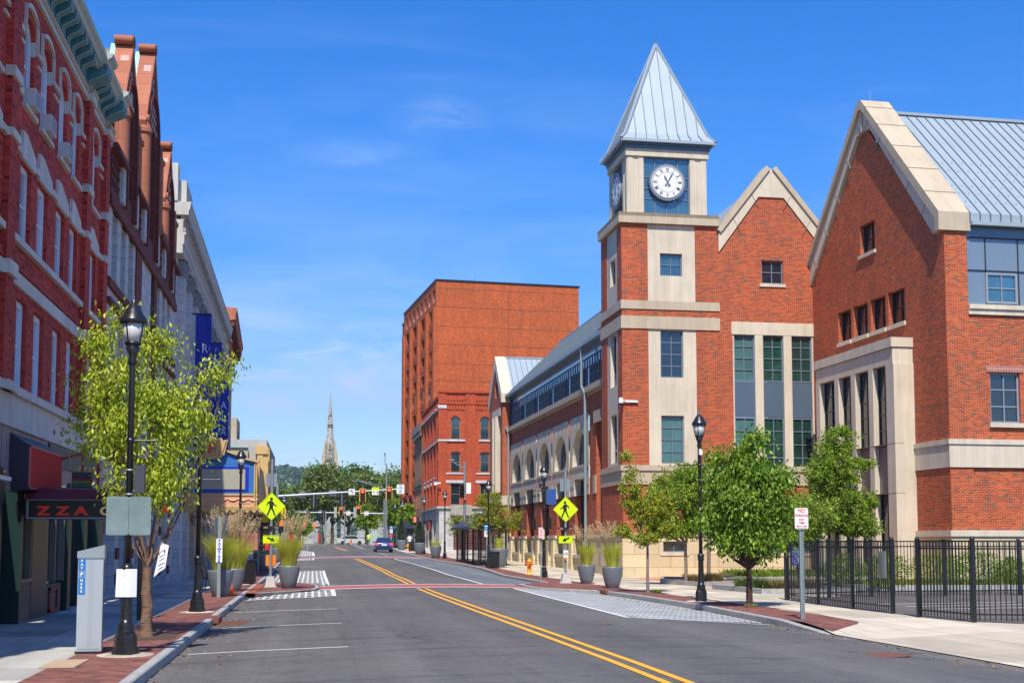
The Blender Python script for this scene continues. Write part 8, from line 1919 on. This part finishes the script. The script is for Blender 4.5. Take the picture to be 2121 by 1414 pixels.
grass('grass_clump', PL['l4'][0], PL['l4'][1], pz('l4'), .4, .28, 300, 'low grey-green tufts in the planter beyond the litter bin', 0, grp=GG_, spread=.6, seed=4)
grass('grass_clump', PL['l5'][0], PL['l5'][1], pz('l5'), .3, .9, 200, 'grass in the far left planter', 12, 1.1, grp=GG_, seed=5, w=.02)
grass('grass_clump', PL['r1'][0], PL['r1'][1], pz('r1'), .2, 1.25, 900, 'narrow yellow-green grass in the left planter of the pair by the tower', 55, 1.75, grp=GG_, spread=.36, plean=(-.10, 0), seed=6, w=.009)
grass('grass_clump', PL['r2'][0], PL['r2'][1], pz('r2'), .2, 1.25, 900, 'narrow yellow-green grass in the right planter of the pair by the tower', 55, 1.75, grp=GG_, spread=.36, plean=(-.18, 0), seed=7, w=.009)
grass('grass_clump', PL['r3'][0], PL['r3'][1], pz('r3'), .16, 1.0, 260, 'slim upright tuft in the wide planter beside the bus shelter', 0, grp=GG_, spread=.15, seed=8, w=.02)
grass('grass_clump', PL['r4'][0], PL['r4'][1], pz('r4'), .35, .8, 160, 'sparse wispy grass in the planter near the stone corner', 8, 1.0, grp=GG_, spread=.5, seed=9, w=.02)
for i, (x, y, r, h, lab) in enumerate(((16.0, 50.0, .35, .5, 'straw-coloured clump in the middle bed beside the lamp post'), (15.0, 49.6, .3, .45, 'left straw-coloured clump in the middle bed'), (14.9, 42.6, .45, .55, 'dark grass clump at the left end of the front bed'), (15.7, 42.0, .45, .5, 'dark grass clump behind the round tree trunk'), (15.6, 41.2, .35, .45, 'dry tan clump right of the round tree trunk'), (16.5, 41.2, .4, .5, 'dry tan clump at the fence end of the front bed'))):
    grass('bed_grass', x, y, .24, r, h, 700, lab, 0, mat=DRY if 'dark' not in lab else LF_D, grp='grass clumps in the granite beds', spread=.9, seed=20+i, w=.016)
def cover(name, x0, x1, y0, y1, z, h, n, mat, label, w=.02):
    P = np.stack([rng.uniform(x0, x1, n), rng.uniform(y0, y1, n), np.full(n, z)], 1); t = thing(name, label, 'ground cover', (x0, y0, z)); t['kind'] = 'stuff'; ob = leaf_mesh('blades', t, P, np.stack([rng.normal(size=n)*.4, rng.normal(size=n)*.4, np.ones(n)], 1), h, mat, aspect=.12); ob['kind'] = 'stuff'
cover('bed_grass_cover', 18.8, 24.4, 53.2, 58.0, .27, .3, 4200, LF_M, 'bright green grass filling the back granite bed'); cover('ground_cover', 19.2, 25.2, 42.1, 44.3, .24, .24, 6000, leafmat('yellow_cover', [(.22, .26, .02), (.30, .32, .03), (.14, .2, .02)], .35), 'yellow-green ground cover along the front of the car park bed'); cover('ground_cover', 25.4, 33, 42.2, 45.5, .24, .4, 3500, LF_G, 'green ground cover at the foot of the stone base right of the brick corner')
grass('weed_tuft', 11.35, 41.5, .16, .12, .16, 220, 'bright green weed tuft at the foot of the sparse young tree', 0, mat=LF_M, spread=1.1, seed=50); grass('weed_tuft', 11.2, 31.9, .16, .16, .15, 120, 'dry weeds round the foot of the round tree', 0, mat=DRY, spread=1.1, seed=51)
# park trees beyond the junction, each a thing; and left kerb trees
PT = [(-6.6, 214, 7.6, 3.4, 'park tree left of the church gable'), (1.6, 222, 14.8, 4.2, 'tall park tree under the left of the spire'), (3.6, 236, 16.2, 4.4, 'highest park tree directly below the spire'), (6.2, 224, 13.8, 4.2, 'park tree right of the spire in the front row'), (9.8, 236, 15.0, 4.8, 'broad park tree behind the camera mast'), (13.6, 228, 14.0, 4.4, 'park tree between the mast pole and the tower block'), (16.8, 238, 15.6, 4.8, 'darkest park tree against the edge of the tower block'), (20, 250, 15.5, 5, 'park tree mostly hidden behind the tower block'), (-11.5, 226, 7.5, 3.4, 'park tree far left behind the kerb trees'), (-2.2, 228, 10.2, 3.2, 'park tree in the back row left of the spire')]
for i, (x, y, h, r, lab) in enumerate(PT):
    rg = np.random.default_rng(i+200); bl = [(0, 0, h*.62, r*.9, r*.9, h*.34, 4)]+[(rg.normal()*r*.5, rg.normal()*r*.4, h*(.45+.4*rg.random()), r*.5, r*.5, h*.16, 1.2) for _ in range(5)]
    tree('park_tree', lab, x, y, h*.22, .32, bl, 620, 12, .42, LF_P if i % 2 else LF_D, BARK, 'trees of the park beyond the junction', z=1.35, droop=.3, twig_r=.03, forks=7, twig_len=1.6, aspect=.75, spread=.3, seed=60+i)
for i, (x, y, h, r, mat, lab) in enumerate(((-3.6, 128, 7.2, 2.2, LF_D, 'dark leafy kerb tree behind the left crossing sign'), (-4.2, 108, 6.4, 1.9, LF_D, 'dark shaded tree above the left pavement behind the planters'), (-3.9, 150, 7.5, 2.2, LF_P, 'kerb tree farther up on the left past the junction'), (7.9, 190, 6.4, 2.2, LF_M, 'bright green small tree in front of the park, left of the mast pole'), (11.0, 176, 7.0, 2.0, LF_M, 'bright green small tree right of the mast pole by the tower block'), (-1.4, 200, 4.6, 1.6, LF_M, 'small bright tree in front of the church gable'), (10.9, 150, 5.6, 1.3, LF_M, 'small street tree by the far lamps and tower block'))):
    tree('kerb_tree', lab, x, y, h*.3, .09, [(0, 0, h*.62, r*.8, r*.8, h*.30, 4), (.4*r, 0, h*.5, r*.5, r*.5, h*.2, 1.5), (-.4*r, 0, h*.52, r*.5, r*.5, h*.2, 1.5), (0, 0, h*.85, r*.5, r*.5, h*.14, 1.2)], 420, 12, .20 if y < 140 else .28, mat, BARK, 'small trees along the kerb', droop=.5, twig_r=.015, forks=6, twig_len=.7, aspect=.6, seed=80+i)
# forest canopy on the hill: one mass of crowns
hp = np.array([p for p in HP if p[2] > 6 and p[1] < 2150]); idx = rng.integers(len(hp), size=60000); P = hp[idx]+rng.normal(size=(60000, 3))*[14, 14, 2.2]+[0, 0, 4]
t = thing('forest', 'distant green woodland covering the hill behind the church', 'woodland', (0, 1500, 0)); t['kind'] = 'stuff'
ob = leaf_mesh('canopy', t, P, rng.normal(size=(60000, 3))*[1, 1, .5]+[0, -.3, .6], 6.5, leafmat('hill_leaves', [(.035, .08, .025), (.06, .12, .035), (.09, .16, .045)], .2), aspect=.9); ob['kind'] = 'stuff'
# a few fallen leaves in the gutters: loose litter nobody could count
n = 420; X = np.where(rng.random(n) < .6, -2.12+rng.random(n)**3*1.2, 9.9-rng.random(n)**3*1.0); Y = rng.uniform(14, 50, n); Pz = np.array([[x, y, rz(x, y)+.012] for x, y in zip(X, Y)])
t = thing('fallen_leaves', 'scattered dry leaves in the gutters', 'leaves', (0, 14, 0)); t['kind'] = 'stuff'; ob = leaf_mesh('leaves', t, Pz, np.stack([rng.normal(size=n), rng.normal(size=n), rng.normal(size=n)*.15], 1), .06, leafmat('fallen', [(.30, .14, .05), (.22, .10, .04), (.40, .25, .08)], .1)); ob['kind'] = 'stuff'

# the air itself: thin even haze over the whole scene
hm = bpy.data.materials.new('haze_air'); hm.use_nodes = True; nt = hm.node_tree; nt.nodes.clear()
v = nt.nodes.new('ShaderNodeVolumePrincipled'); v.inputs['Density'].default_value = .00011; v.inputs['Color'].default_value = (.72, .85, 1, 1); v.inputs['Anisotropy'].default_value = .2
o_ = nt.nodes.new('ShaderNodeOutputMaterial'); nt.links.new(v.outputs[0], o_.inputs['Volume'])
tag(MB().box(-1600, 1800, -80, 3300, -3, 200).build('haze', hm), kind='stuff')
